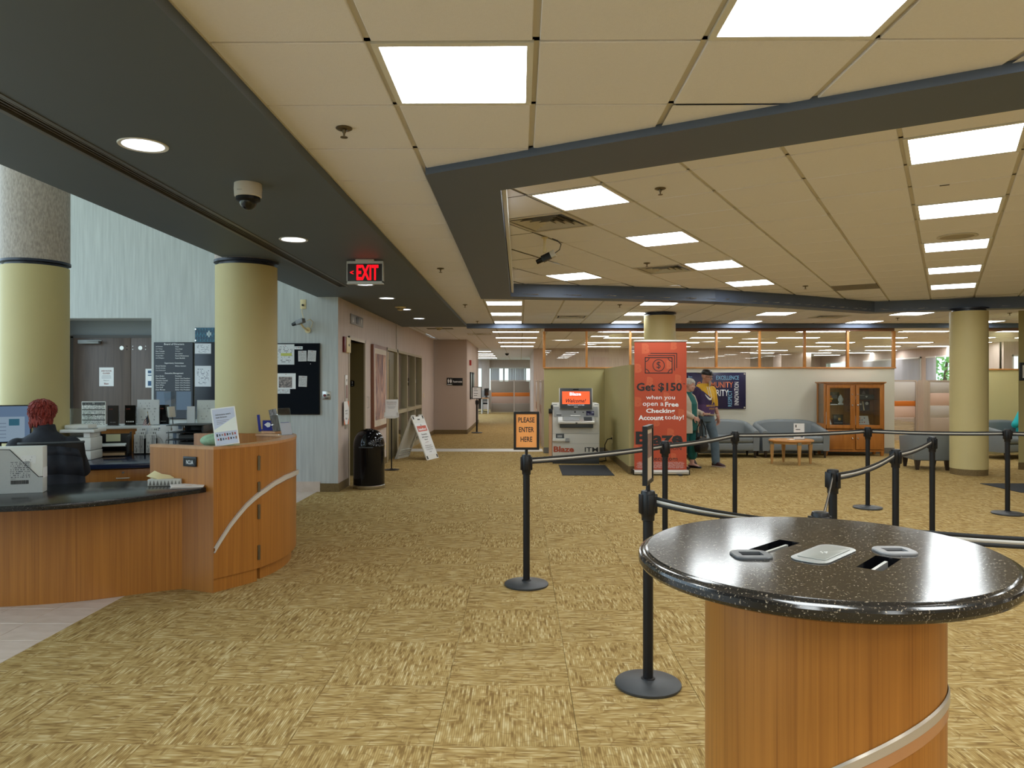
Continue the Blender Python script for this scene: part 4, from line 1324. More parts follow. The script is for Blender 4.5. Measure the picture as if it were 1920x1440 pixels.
# acrylic sign on the desk end: trip advert
t = thing('sign_holder', 'leaning white framed sign reading Adventure won\'t wait forever on the desk', 'sign', (-2.135, 5.335, 1.052), R(22))
SM = Matrix.Rotation(R(-9), 4, 'X') @ Matrix.Rotation(R(-7), 4, 'Y')
MB().box(-0.083, 0.083, -0.004, 0.004, 0.004, 0.283, M=SM).build('frame', mat('sign_white', (0.80, 0.83, 0.84, 1), 0.4), t, bevel=0.002)
MB().box(-0.075, 0.075, -0.006, -0.004, 0.012, 0.274, M=SM).build('print', mat('sign_pale_blue', srgb(190, 203, 228), 0.5), t, smooth=0)
MB().prism([(-0.075, 0.125), (0.075, 0.205), (0.075, 0.105), (-0.075, 0.105)], 0.0065, 0.0075, M=SM @ Matrix(((1, 0, 0, 0), (0, 0, -1, 0), (0, 1, 0, 0), (0, 0, 0, 1)))).build('white_band', mat('sign_band', srgb(225, 235, 232), 0.5), t, smooth=0)
TM = SM @ Matrix.Translation((0, -0.0082, 0)) @ FRONT
text("Adventure won't", t, INK, -0.005, 0.232, 0, w=0.105, M=TM, bold=0.012)
text('wait forever.', t, INK, -0.018, 0.212, 0, w=0.08, M=TM, bold=0.012)
for k in range(3):
    MB().box(-0.055, 0.03 - 0.02 * k, -0.0075, -0.0065, 0.187 - 0.012 * k, 0.190 - 0.012 * k, M=SM).build('print_line', mat('line_grey', (0.25, 0.28, 0.36, 1), 0.6), t, smooth=0)
ICON = [INK, mat('icon_red', (0.45, 0.07, 0.06, 1), 0.6), mat('icon_brown', (0.25, 0.15, 0.1, 1), 0.6), mat('icon_blue', (0.08, 0.12, 0.22, 1), 0.6)]
for r_ in range(2):
    for q in range(8):
        x = -0.062 + q * 0.0175 + (0.004 if r_ else 0)
        z = 0.082 - 0.031 * r_
        hh = (0.010, 0.006, 0.008)[(q * 2 + r_) % 3]
        MB().box(x - 0.0045, x + 0.0045, -0.0075, -0.0065, z - hh, z + hh, M=SM).build('icon', ICON[(q * 3 + r_) % 4], t, smooth=0)
MB().box(-0.083, 0.083, 0.0, 0.09, 0.0, 0.004).build('foot', ACRYL, t, smooth=0)
MB().box(-0.083, 0.083, -0.03, 0.0, 0.0, 0.003).build('lip', ACRYL, t, smooth=0)
# green rounded thing behind it
t = thing('cushion', 'pale green mottled round cushion peeking out behind the leaning sign', 'cushion', (-2.36, 5.70, 0.762))
MB().ell((0, 0, 0.30), 0.13, 0.12, 0.055, 24, 12).build('pad', mat('mint_print', (0.30, 0.45, 0.28, 1), 0.8, vary=0.5, vscale=25), t)
MB().cyl((0, 0, 0), (0, 0, 0.26), 0.03, 0.05, 16).build('stem', DGREY_P, t)
# blue card holder, striped brochure, clear stand on the rear ledge
BLUE = mat('card_blue', (0.012, 0.022, 0.24, 1), 0.4)
t = thing('card_box', 'bright blue cardboard brochure box in front of the near column', 'box', (-2.33, 6.745, 1.067), R(8))
MB().box(-0.045, 0.08, 0, 0.006, 0.012, 0.095).box(-0.075, 0.08, -0.005, 0.05, 0, 0.012).build('box', BLUE, t, smooth=0)
MB().box(-0.078, -0.055, -0.01, 0.006, 0.0, 0.155, M=Matrix.Rotation(R(-6), 4, 'Y')).build('side_flap', BLUE, t, smooth=0)
MB().prism([(-0.03, 0.055), (0.0, 0.078), (0.02, 0.072), (0.03, 0.055), (0.02, 0.035), (0.0, 0.03)], 0.0005, 0.002, M=Matrix(((1, 0, 0, 0), (0, 0, -1, 0), (0, 1, 0, 0), (0, 0, 0, 1)))).build('emblem', INKW, t, smooth=0)
t = thing('brochure_stand', 'grey striped leaflet leaning in a clear stand before the blue box', 'brochure', (-2.215, 6.665, 1.067), R(20))
SM2 = Matrix.Rotation(R(-12), 4, 'Y') @ Matrix.Rotation(R(-6), 4, 'X')
STRIPE = streak_mat('striped_leaflet', (0.012, 0.014, 0.016, 1), (0.32, 0.34, 0.36, 1), (140, 140, 12), 0.4)
MB().box(-0.034, 0.034, 0, 0.012, 0.004, 0.205, M=SM2).build('leaflet', STRIPE, t, smooth=0)
MB().box(-0.037, 0.037, -0.003, 0.0, 0.0, 0.15, M=SM2).box(-0.037, 0.037, -0.003, 0.06, 0, 0.004).build('stand', ACRYL, t, smooth=0)
t = thing('acrylic_stand', 'tall empty clear acrylic sign holder at the curve of the desk', 'stand', (-2.04, 6.42, 1.052), R(55))
SM3 = Matrix.Rotation(R(-14), 4, 'X')
MB().box(-0.065, 0.065, 0, 0.006, 0.0, 0.24, M=SM3).box(-0.065, 0.065, 0, 0.07, 0, 0.004).build('panel', ACRYL, t, smooth=0)
MB().box(-0.055, 0.055, 0.0065, 0.008, 0.0, 0.11, M=SM3).build('card', mat('card_lilac', (0.62, 0.63, 0.74, 1), 0.5), t, smooth=0)
MB().prism([(-0.055, 0.115), (0.04, 0.115), (0.055, 0.07)], 0.0, 0.0015, M=SM3 @ Matrix.Translation((0, 0.0085, 0)) @ Matrix(((1, 0, 0, 0), (0, 0, -1, 0), (0, 1, 0, 0), (0, 0, 0, 1)))).build('blue_mark', mat('mark_blue', (0.04, 0.07, 0.35, 1), 0.5), t, smooth=0)

# ---------------- on the granite counter
t = thing('tissue_box', 'patterned grey tissue box with a yellow tissue pulled up', 'tissue box', (-2.595, 5.36, 0.761), R(8))
TIS = mat('tissue_pattern', (0.5, 0.49, 0.44, 1), 0.6)
MB().box(-0.115, 0.115, -0.058, 0.058, 0, 0.048).build('box', TIS, t, bevel=0.003)
tri = MB()
for k in range(9):
    x = -0.105 + k * 0.025
    tri.add([(x, -0.0592, 0.004), (x + 0.02, -0.0592, 0.004), (x + 0.01, -0.0592, 0.042)], [(0, 1, 2)])
tri.build('triangle_pattern', mat('pattern_dark', (0.14, 0.13, 0.11, 1), 0.6), t, smooth=0, fix=False)
q = MB()
A = [(-0.075, -0.03, 0.046), (-0.02, -0.045, 0.044), (0.04, -0.02, 0.047), (0.055, 0.02, 0.047)]
B = [(-0.135, -0.02, 0.068), (-0.06, -0.05, 0.055), (-0.02, -0.055, 0.030), (0.03, 0.0, 0.066)]
C3 = [(-0.085, 0.0, 0.105), (-0.065, -0.015, 0.10), (-0.03, -0.012, 0.082), (0.02, 0.01, 0.07)]
q.strip(A, B).strip(B, C3)
q.build('tissue', mat('tissue_yellow', (0.72, 0.63, 0.36, 1), 0.8), t, smooth=60)
t = thing('magazine', 'stack of white magazines lying beside the tissue box', 'magazine', (-2.405, 5.265, 0.761), R(28))
for k in range(3):
    MB().box(-0.105, 0.11, -0.075, 0.085, 0.0045 * k, 0.0045 * k + 0.004, M=Matrix.Rotation(R(3 * k - 4), 4, 'Z')).build('issue', print_mat('magazine_cover%d' % k, (0.68, 0.63, 0.58, 1), (0.5, 0.25, 0.12, 1), 4, 3, 0.42, 0.15, ('X', 'Y')), t, smooth=0)
# parcel box
t = thing('parcel', 'large white courier box on edge with black slanted flap line', 'box', (-3.445, 4.975, 0.761), R(17))
BOXW = mat('parcel_white', (0.40, 0.41, 0.40, 1), 0.6, vary=0.05, vscale=80)
MB().box(-0.19, 0.175, -0.045, 0.045, 0, 0.315).build('box', mat('parcel_board', (0.66, 0.67, 0.63, 1), 0.6), t, bevel=0.003)
RX = Matrix(((1, 0, 0, 0), (0, 0, -1, 0), (0, 1, 0, 0), (0, 0, 0, 1)))
MB().prism([(-0.19, 0.0), (0.175, 0.0), (0.175, 0.107), (0.15, 0.107), (-0.02, 0.295), (-0.19, 0.300)], 0.0455, 0.048, M=RX).build('sleeve', BOXW, t, smooth=0)
MB().tube([(-0.19, -0.048, 0.302), (-0.022, -0.048, 0.297), (0.15, -0.048, 0.108), (0.176, -0.048, 0.108)], 0.0028, 6).build('flap_line', INK, t)
MB().box(0.168, 0.178, -0.035, 0.035, 0.10, 0.17).build('side_tab', PAPER, t, smooth=0)
LBL = print_mat('parcel_label', (0.40, 0.41, 0.40, 1), (0.12, 0.12, 0.13, 1), 9, 14, 0.5, 0.02)
MB().box(-0.02, 0.10, -0.0495, -0.048, 0.10, 0.215).build('address_label', LBL, t, smooth=0)
bar = MB()
xx = -0.015
for k in range(26):
    ww = 0.0012 + 0.0022 * rnd.random()
    bar.box(xx, xx + ww, -0.0495, -0.048, 0.062, 0.088)
    xx += ww + 0.0012 + 0.0012 * rnd.random()
bar.build('barcode', INK, t, smooth=0)['kind'] = 'stuff'
text('Fed', t, mat('courier_purple', (0.06, 0.025, 0.16, 1), 0.5), -0.105, -0.0495, 0.058, h=0.024, spin=PI / 2, bold=0.02)
text('Ex', t, mat('courier_orange', (0.42, 0.05, 0.03, 1), 0.5), -0.105, -0.0495, 0.098, h=0.024, spin=PI / 2, bold=0.02)
text('PRIORITY OVERNIGHT', t, INK, -0.085, -0.0495, 0.175, h=0.006, spin=PI / 2)
text('78 JOSA', t, INK, 0.0, -0.0495, 0.097, h=0.008)
MB().box(0.045, 0.135, -0.0462, -0.0455, 0.20, 0.255).build('upper_label', print_mat('upper_label', (0.70, 0.70, 0.68, 1), (0.35, 0.35, 0.35, 1), 6, 8, 0.4, 0.1), t, smooth=0)
# monitor at the left edge
t = thing('monitor', 'computer monitor showing a pale blue window left of the receptionist', 'monitor', (-4.70, 6.52, 0.762), R(28))
SCR = emit_mat('screen_blue', (0.13, 0.20, 0.31, 1), 0.55)
MB().box(-0.29, 0.27, 0.0, 0.03, 0.20, 0.545).build('case', BLACK_P, t, bevel=0.005)
MB().quad((-0.28, -0.001, 0.215), (0.26, -0.001, 0.215), (0.26, -0.001, 0.535), (-0.28, -0.001, 0.535)).build('screen', SCR, t, smooth=0, fix=False)
MB().box(-0.05, 0.22, -0.002, -0.0012, 0.22, 0.44).build('window', emit_mat('screen_pale', (0.26, 0.35, 0.44, 1), 0.55), t, smooth=0)
MB().box(0.10, 0.18, -0.003, -0.002, 0.36, 0.42).build('picture', emit_mat('screen_teal', (0.04, 0.13, 0.19, 1), 0.55), t, smooth=0)
for k in range(5):
    MB().box(0.0, 0.08, -0.003, -0.002, 0.25 + 0.032 * k, 0.256 + 0.032 * k).build('text_line', emit_mat('screen_grey', (0.15, 0.2, 0.28, 1), 0.5) if 'screen_grey' not in MATS else MATS['screen_grey'], t, smooth=0)
MB().box(-0.04, 0.04, 0.02, 0.05, 0.0, 0.3).build('neck', BLACK_P, t, smooth=0)
MB().box(-0.13, 0.13, -0.08, 0.12, 0.0, 0.012).build('foot', BLACK_P, t, bevel=0.004)

# ---------------- wall things in the atrium (wall plane Y = 10.1)
AY = AW - 0.001
# double door in the alcove
dd = MB().box(-6.62, -5.104, AW + 0.45, AW + 0.5, 0.0, 2.19).build('door_2', mat('door_frame_brown', (0.035, 0.028, 0.022, 1), 0.45), smooth=0)
struct(dd)['label'] = 'brown double door in the wall recess behind the reception'
YD = AW + 0.40
for x0, x1, xk in ((-6.44, -5.606, -5.735), (-5.602, -5.105, -5.465)):
    lf = MB().box(x0, x1, YD, YD + 0.05, 0.01, 2.15).build('door_leaf', WOOD_DOOR, dd, bevel=0.003)
    MB().cyl((xk, YD - 0.004, 2.005), (xk, YD, 2.005), 0.03, n=20).build('lock_plate', SATIN, lf)
    for dx in (0.075, 0.075 if xk < -5.5 else -0.11):
        for z in (2.03, 1.985):
            MB().cyl((xk + dx, YD - 0.003, z), (xk + dx, YD, z), 0.006, n=8).build('screw', SATIN, lf)
MB().box(-6.48, -6.44, YD, YD + 0.05, 0, 2.17).box(-6.48, -5.105, YD, YD + 0.05, 2.15, 2.19).build('door_frame', MATS['door_frame_brown'], dd, smooth=0)
MB().box(-6.34, -6.04, YD - 0.06, YD - 0.002, 2.065, 2.12).box(-6.2, -5.98, YD - 0.08, YD - 0.06, 2.10, 2.115).build('door_closer', mat('closer_grey', (0.25, 0.27, 0.28, 1), 0.4), dd, bevel=0.004)
t = thing('paper_sign', 'paper notice 2ND FLOOR CLOSED taped on the brown door', 'notice', (-5.955, YD - 0.002, 1.59))
MB().box(-0.105, 0.105, -0.002, 0.0, -0.135, 0.135).build('sheet', PAPER, t, smooth=0)
NR = mat('notice_red', (0.22, 0.03, 0.03, 1), 0.6)
text('2ND FLOOR', t, NR, 0, -0.003, 0.085, w=0.15, bold=0.02)
text('CLOSED', t, NR, 0, -0.003, 0.05, w=0.105, bold=0.02)
for k in range(3):
    MB().box(-0.07 + 0.008 * (k == 0), 0.07 - 0.008 * (k == 0), -0.003, -0.002, 0.012 - 0.017 * k, 0.017 - 0.017 * k).build('print_line', mat('print_grey', (0.35, 0.36, 0.4, 1), 0.6), t, smooth=0)
text('Thank you!', t, INK, 0, -0.003, -0.055, w=0.085, shear=0.3)
text('Blaze', t, NR, 0, -0.003, -0.098, w=0.065, bold=0.02)
t = thing('paper_sign', 'blue and white notice on the door edge, half hidden by the wall', 'notice', (-5.285, YD - 0.002, 1.57))
MB().box(-0.105, 0.105, -0.002, 0.0, -0.135, 0.135).build('sheet', PAPER, t, smooth=0)
MB().box(-0.07, -0.02, -0.003, -0.002, 0.07, 0.11).box(-0.07, -0.02, -0.003, -0.002, -0.11, -0.04).box(-0.07, 0.03, -0.003, -0.002, 0.035, 0.05).build('blue_print', mat('print_blue', (0.03, 0.09, 0.2, 1), 0.6), t, smooth=0)
# board of directors
bd = thing('directory_board', 'navy Board of Directors directory with white lettering on the grey blue wall', 'sign', (-4.775, AY, 1.0))
MB().box(-0.285, 0.265, -0.022, 0.0, 0.0, 1.064).build('frame', BLACK_P, bd, bevel=0.002)
MB().box(-0.275, 0.255, -0.024, -0.021, 0.01, 1.055).build('panel', NAVY_B, bd, smooth=0)
def brd(s, x, px_y, w_=None, h=0.017, al='LEFT', bold=0.008):
    return text(s, bd, INKW, x, -0.0252, 2.064 - 1.0 - (px_y - 642.0) * 0.00735, h=h, align=al, bold=bold)
for s, y in (('Board of Directors', 645.5), ('Supervisory Committee', 681.5), ('Executive Management', 700.5)):
    text(s, bd, INKW, 0.0, -0.0252, 1.064 - (y - 642) * 0.00735, h=0.026, bold=0.012)
rows = [('Jeff Schwalen', 'Chair', 650.3), ('Lori Holtapp', 'Vice Chair', 654.6), ('Pam Tschida', 'Secretary', 658.9), ('Kimberly Collins', 'Len Latour', 663.2), ('Douglas Eiffert', 'Patrick McGuinness', 667.5), ('John Dillingham', 'Susan Muldhill', 671.8),
        ('Daniel Kahnke', 'Melissa Stewart', 686.5), ('Gordon Handesky', '', 690.8), ('Cory Stankemeyer', '', 695.0),
        ('Dave Boden', 'President', 705.5), ('Glen Durbahn', 'Senior Vice President', 709.8), ('Christine Candell', 'Senior Vice President', 714.0), ('Aaron Kastner', 'Senior Vice President', 718.2), ('Brian White', 'Senior Vice President', 722.5), ('Tara Graff', 'Senior Vice President', 726.8), ('Dean Marsala', 'Senior Vice President', 731.0)]
for a, b, y in rows:
    brd(a, -0.255, y)
    if b:
        brd(b, 0.015, y)
MB().box(-0.245, -0.045, -0.0255, -0.024, 0.13, 0.385).box(0.03, 0.235, -0.0255, -0.024, 0.13, 0.385).build('photo_panel', mat('plaque_blue', (0.085, 0.13, 0.20, 1), 0.35), bd, smooth=0)
# black notice board beside it, with sheets and blue tile logo panel
nb = tag(MB().box(-0.14, 0.145, -0.018, 0.0, 0.0, 1.064).build('notice_board', NAVY_B, None, (-4.355, AY, 1.0), bevel=0.002), 'narrow dark notice board directly right of the Board of Directors directory', 'board')
NOTE = print_mat('notice_print', (0.68, 0.71, 0.76, 1), (0.22, 0.24, 0.3, 1), 14, 9, 0.45, 0.12)
for z0, z1, lb in ((1.906, 2.046, 'wide white certificate pinned high on the narrow dark notice board'), (1.452, 1.738, 'tall white notice pinned midway on the narrow dark notice board')):
    o = MB().box(-0.112, 0.112, -0.003, 0.0, 0.0, z1 - z0).build('notice', NOTE, None, (-4.377, AY - 0.019, z0), smooth=0)
    tag(o, lb, 'notice')
lg = thing('logo_panel', 'blue panel of small upright tiles with a white H above the notice board', 'sign', (-4.35, AY, 2.066))
MB().box(-0.14, 0.14, -0.014, 0.0, 0.0, 0.2).build('panel', NAVY_B, lg, smooth=0)
TB = [mat('tile_blue_a', (0.012, 0.10, 0.19, 1), 0.35), mat('tile_blue_b', (0.02, 0.17, 0.28, 1), 0.35)]
TWH = mat('tile_white', (0.62, 0.78, 0.82, 1), 0.4)
for k in range(12):
    for r_ in range(-1, 5):
        z0 = r_ * 0.046 + (0.0 if k % 2 else 0.023)
        z1 = min(z0 + 0.042, 0.198)
        z0 = max(z0, 0.003)
        if z1 - z0 < 0.006:
            continue
        wh = (k in (7, 9) and 0.07 < (z0 + z1) / 2 < 0.14) or (k == 8 and 0.05 < (z0 + z1) / 2 < 0.165)
        MB().box(-0.134 + k * 0.0226, -0.134 + k * 0.0226 + 0.014, -0.017, -0.014, z0, z1).build('tile', TWH if wh else TB[(k + r_) % 2], lg, smooth=0)
for z in (0.022, 0.178):
    MB().cyl((-0.127, -0.014, z), (-0.127, -0.03, z), 0.011, n=12).build('standoff', CHROME, lg)
# big black bulletin board right of the near column
bb = thing('bulletin_board', 'large black felt bulletin board on the wall right of the near column', 'board', (-3.05, AY, 1.065))
MB().box(-0.40, 0.29, -0.024, 0.0, 0.0, 0.985).build('frame', BLACK_P, bb, bevel=0.003)
MB().box(-0.39, 0.28, -0.026, -0.02, 0.01, 0.975).build('felt', BOARD, bb, smooth=0)
MB().ell((0.165, -0.03, 0.70), 0.006, 0.006, 0.006, 8, 6).build('push_pin', WHITE_P, bb)
W_PAP = print_mat('bulletin_print', (0.70, 0.73, 0.75, 1), (0.25, 0.26, 0.28, 1), 13, 8, 0.45, 0.1)
W_CLIP = print_mat('clipping_print', (0.62, 0.62, 0.62, 1), (0.34, 0.34, 0.35, 1), 16, 12, 0.55, 0.08)
by = AY - 0.027
def pinned(x0, x1, z0, z1, m_, lb, rot=0.0, extra=None):
    t = thing('pinned_sheet', lb, 'paper', ((x0 + x1) / 2, by, (z0 + z1) / 2))
    t.rotation_euler = (0, R(rot), 0)
    MB().box(-(x1 - x0) / 2, (x1 - x0) / 2, -0.002, 0, -(z1 - z0) / 2, (z1 - z0) / 2).build('sheet', m_, t, smooth=0)
    MB().ell((0, -0.004, (z1 - z0) / 2 - 0.015), 0.005, 0.005, 0.005, 8, 6).build('push_pin', RED, t)
    return t
t = pinned(-3.36, -3.11, 1.755, 2.035, W_PAP, 'large white sheet with a yellow highlight, top left of the bulletin board')
MB().box(-0.06, 0.09, -0.003, -0.002, -0.02, 0.018).build('highlight', mat('highlighter', (0.55, 0.58, 0.13, 1), 0.7), t, smooth=0)
t = pinned(-3.108, -2.995, 1.965, 2.006, PAPER, 'small white strip ending in blue letters on the bulletin board')
text('f us today', t, mat('strip_blue', (0.03, 0.16, 0.22, 1), 0.6), 0, -0.003, 0, w=0.1, bold=0.02)
pinned(-3.055, -2.94, 1.80, 1.945, W_CLIP, 'left of two newspaper clippings side by side on the bulletin board', -1)
pinned(-2.925, -2.81, 1.80, 1.95, W_CLIP, 'right of two newspaper clippings side by side on the bulletin board', 3)
pinned(-3.05, -2.935, 1.45, 1.60, W_CLIP, 'single newspaper clipping low on the bulletin board', 2)
t = pinned(-3.36, -3.09, 1.42, 1.635, PAPER, 'printed page with dark aerial photos and a torn corner on the bulletin board')
PH = streak_mat('aerial_photo', (0.02, 0.025, 0.04, 1), (0.5, 0.42, 0.38, 1), (30, 30, 45), 0.5, 0.3, 0, 6)
MB().box(-0.10, 0.085, -0.003, -0.002, -0.09, 0.06).build('photo', PH, t, smooth=0)
pinned(-3.36, -3.17, 1.355, 1.418, W_PAP, 'torn lower strip of a printed page on the bulletin board')
# wall camera with outlet
t = thing('security_camera', 'black and white box camera with cable on the wall above the bulletin board', 'camera', (-2.93, AY, 2.29))
CMM = Matrix.Translation((-0.06, -0.16, 0.045)) @ Matrix.Rotation(R(-28), 4, 'Z') @ Matrix.Rotation(R(-14), 4, 'Y')
MB().box(-0.055, 0.07, -0.032, 0.032, -0.03, 0.03, M=CMM).build('body', mat('camera_grey', (0.16, 0.16, 0.16, 1), 0.4), t, bevel=0.004)
MB().cyl(CMM @ Vector((-0.055, 0, 0)), CMM @ Vector((-0.14, 0, 0)), 0.028, 0.024, 16).build('lens', BLACK_P, t)
MB().tube([(0.0, -0.0, -0.06), (0.0, -0.04, -0.06), (-0.03, -0.10, -0.03), (-0.05, -0.15, 0.015)], 0.013, 10).cyl((0, 0, -0.06), (0, -0.012, -0.06), 0.04, n=18).build('bracket', CREAM_P, t)
MB().tube([(0.02, -0.12, 0.06), (0.06, -0.10, 0.085), (0.085, -0.05, 0.05), (0.05, -0.02, -0.03)], 0.005, 8).build('loop_cable', CREAM_P, t)
MB().tube([(-0.015, -0.11, 0.075), (-0.05, -0.05, 0.12), (-0.075, -0.03, 0.19), (-0.07, -0.025, 0.245)], 0.005, 8).build('power_cable', CREAM_P, t)
t = thing('wall_outlet', 'cream outlet plate with plug high above the wall camera', 'outlet', (-2.995, AY, 2.59))
MB().box(-0.04, 0.04, -0.006, 0, -0.065, 0.065).build('plate', CREAM_P, t, bevel=0.002)
MB().cyl((0, -0.006, -0.015), (0, -0.03, -0.015), 0.014, n=14).build('plug', BLACK_P, t)
t = thing('alarm_button', 'steel plate with a red push button right of the bulletin board', 'switch', (-2.672, AY, 1.33))
MB().box(-0.055, 0.055, -0.006, 0, -0.058, 0.058).build('plate', CHROME, t, bevel=0.002)
MB().cyl((-0.022, -0.006, 0), (-0.022, -0.025, 0), 0.018, n=18).build('button', DKRED, t)
MB().box(0.008, 0.045, -0.0075, -0.006, 0.0, 0.014).box(-0.025, 0.03, -0.0075, -0.006, -0.042, -0.032).build('legend', INK, t, smooth=0)

# ---------------- things on the elevator wall (facing +X)
QZ = PI / 2
WX = EX + 0.001
t = thing('hall_lantern', 'steel elevator indicator plate with arrows above the elevator opening', 'indicator', (WX, 11.24, 2.455), QZ)
MB().box(-0.42, 0.42, -0.012, 0, -0.075, 0.075).build('plate', mat('dull_steel', (0.25, 0.235, 0.22, 1), 0.45, metal=0.3), t, bevel=0.002)
MB().box(-0.08, 0.06, -0.02, -0.012, -0.05, 0.05).build('lens', DGREY_P, t, bevel=0.004)
MB().prism([(-0.32, -0.045), (-0.26, -0.045), (-0.29, 0.045)], 0.0125, 0.014, M=RX).prism([(0.26, 0.045), (0.32, 0.045), (0.29, -0.045)], 0.0125, 0.014, M=RX).build('arrow', INKW, t, smooth=0)
t = thing('fire_alarm', 'red and cream fire alarm horn projecting beside the elevator opening', 'alarm', (WX, 10.52, 2.05), QZ)
MB().box(-0.17, -0.06, -0.028, 0, -0.11, 0.11).build('housing', DKRED, t, bevel=0.003)
MB().box(-0.06, 0.19, -0.035, 0, -0.11, 0.11).build('horn', CREAM_P, t, bevel=0.004)
MB().cyl((0.07, -0.035, 0.0), (0.07, -0.039, 0.0), 0.02, n=12).build('strobe', INK, t)
t = thing('call_panel', 'tall steel elevator call panel beside the elevator opening', 'panel', (WX, 10.55, 1.23), QZ)
MB().box(-0.07, 0.07, -0.010, 0, -0.385, 0.385).build('plate', SATIN, t, bevel=0.002)
MB().box(-0.05, 0.05, -0.012, -0.010, 0.05, 0.24).build('notice_insert', mat('insert_red', (0.30, 0.17, 0.16, 1), 0.4), t, smooth=0)
for z in (-0.12, -0.2):
    MB().cyl((0, -0.010, z), (0, -0.022, z), 0.02, n=16).build('button', SATIN, t)
text('EXIT', t, INK, 0, -0.0125, 0.31, h=0.03)
t = thing('paper_sign', 'white paper notice with orange corners taped by the call panel', 'notice', (WX + 0.03, 10.44, 1.075), QZ)
MB().box(-0.14, 0.14, -0.003, 0, -0.165, 0.165).build('sheet', PAPER, t, smooth=0)
for sx, sz in ((1, 1), (-1, -1), (1, -1)):
    MB().prism([(0.14 * sx, 0.165 * sz), (0.07 * sx, 0.165 * sz), (0.14 * sx, 0.075 * sz)], 0.0035, 0.005, M=RX).build('corner', mat('corner_orange', (0.72, 0.16, 0.04, 1), 0.5), t, smooth=0)
text('ELEVATOR', t, INK, 0, -0.004, 0.03, w=0.14)
text('NOTICE', t, INK, 0, -0.004, -0.01, w=0.1)
text('Blaze', t, INK, 0, -0.004, -0.08, w=0.08)
t = thing('floor_sign', 'small black floor number sign on the elevator jamb', 'sign', (EX - 0.20, E1 - 0.002, 1.49))
MB().box(-0.034, 0.034, -0.004, 0, -0.05, 0.05).build('plate', BLACK_P, t, bevel=0.002)
text('2', t, INKW, 0, -0.005, 0.015, h=0.035)
MB().box(-0.012, 0.012, -0.005, -0.004, -0.03, -0.024).build('braille', INKW, t, smooth=0)
t = thing('framed_painting', 'tall abstract painting in a brown wood frame on the elevator wall', 'picture', (WX, 12.92, 1.42), QZ)
MB().box(-0.61, 0.61, -0.05, 0, -0.735, 0.735).build('frame', mat('frame_mahogany', (0.20, 0.075, 0.04, 1), 0.35), t, bevel=0.006)
MB().box(-0.545, 0.545, -0.052, -0.046, -0.67, 0.67).build('mount', mat('mount_cream', (0.72, 0.62, 0.50, 1), 0.7), t, smooth=0)
MB().box(-0.48, 0.48, -0.054, -0.052, -0.56, 0.58).build('painting', streak_mat('abstract_paint', (0.02, 0.02, 0.09, 1), (0.78, 0.46, 0.30, 1), (4, 3.5, 1.6), 0.8, 0.1, 0, 6, 1.8, (0.30, 0.06, 0.03, 1)), t, smooth=0)
MB().quad((-0.545, -0.057, -0.67), (0.545, -0.057, -0.67), (0.545, -0.057, 0.67), (-0.545, -0.057, 0.67)).build('glazing', glass_mat('picture_glass', (0.97, 0.97, 0.97, 1), 1.0, 0.0, 1.09), t, smooth=0, fix=False)
# pull handle and outlets
t = tag(MB().tube([(0, 0, -0.09), (0, -0.03, -0.09), (0, -0.03, 0.09), (0, 0, 0.09)], 0.006, 8).build('wall_hook', CHROME, None, (WX, 12.02, 1.18), QZ), 'slim steel bracket on the wall between elevator and painting', 'bracket')
for y, z, lb in ((13.63, 0.32, 'cream wall outlet low down beside the glazed door'), (19.1, 1.17, 'cream light switch on the wall past the glazed door')):
    t = thing('wall_outlet', lb, 'outlet', (WX, y, z), QZ)
    MB().box(-0.04, 0.04, -0.006, 0, -0.06, 0.06).build('plate', CREAM_P, t, bevel=0.002)
    MB().box(-0.012, 0.012, -0.009, -0.006, -0.025, 0.025).build('switch', CREAM_P, t, smooth=0)
tag(MB().box(-0.025, 0.025, -0.02, 0, 2.19, 2.70).build('conduit', mat('conduit_paint', srgb(206, 196, 190), 0.5), None, (WX, 14.86, 0), QZ), 'vertical pale cable conduit above the glazed door', 'conduit')
# glazed door assembly: frame, door leaf and three side lights
gd = struct(MB().box(EX - 0.10, EX + 0.02, G0, G0 + 0.05, 0, GZ).box(EX - 0.10, EX + 0.02, G1 - 0.05, G1, 0, GZ).box(EX - 0.10, EX + 0.02, G0, G1, GZ - 0.05, GZ).box(EX - 0.10, EX + 0.02, 14.86, 15.02, 0, GZ).box(EX - 0.10, EX + 0.02, 15.02, G1, 0.86, 0.94).box(EX - 0.10, EX + 0.02, 15.02, G1, 0, 0.10).build('window_1', TRIM_OL, smooth=0))
gd['label'] = 'olive framed glazed door and side lights on the left wall'
for y in (16.2, 17.42):
    MB().box(EX - 0.10, EX + 0.02, y - 0.035, y + 0.035, 0, GZ).build('mullion', TRIM_OL, gd, smooth=0)
for a, b in ((15.02, 16.165), (16.235, 17.385), (17.455, G1 - 0.05)):
    for z0, z1 in ((0.10, 0.86), (0.94, GZ - 0.05)):
        MB().box(EX - 0.06, EX - 0.052, a, b, z0, z1).build('pane', GLASS, gd, smooth=0)
dl = MB().box(EX - 0.075, EX - 0.03, G0 + 0.06, 14.85, 0.01, GZ - 0.06).build('door_leaf', ELEV, gd, smooth=0)
MB().box(EX - 0.03, EX - 0.02, G0 + 0.07, G0 + 0.34, 0.02, GZ - 0.07).build('stile', mat('maple_door', (0.50, 0.33, 0.16, 1), 0.45), dl, smooth=0)
MB().box(EX - 0.03, EX - 0.024, 14.2, 14.4, 0.9, 1.95).build('vision_panel', ELEV, dl, smooth=0)
MB().tube([(EX - 0.03, 14.74, 0.97), (EX + 0.05, 14.74, 0.97), (EX + 0.05, 14.74, 1.2), (EX - 0.03, 14.74, 1.2)], 0.01, 8).build('handle', CHROME, dl)
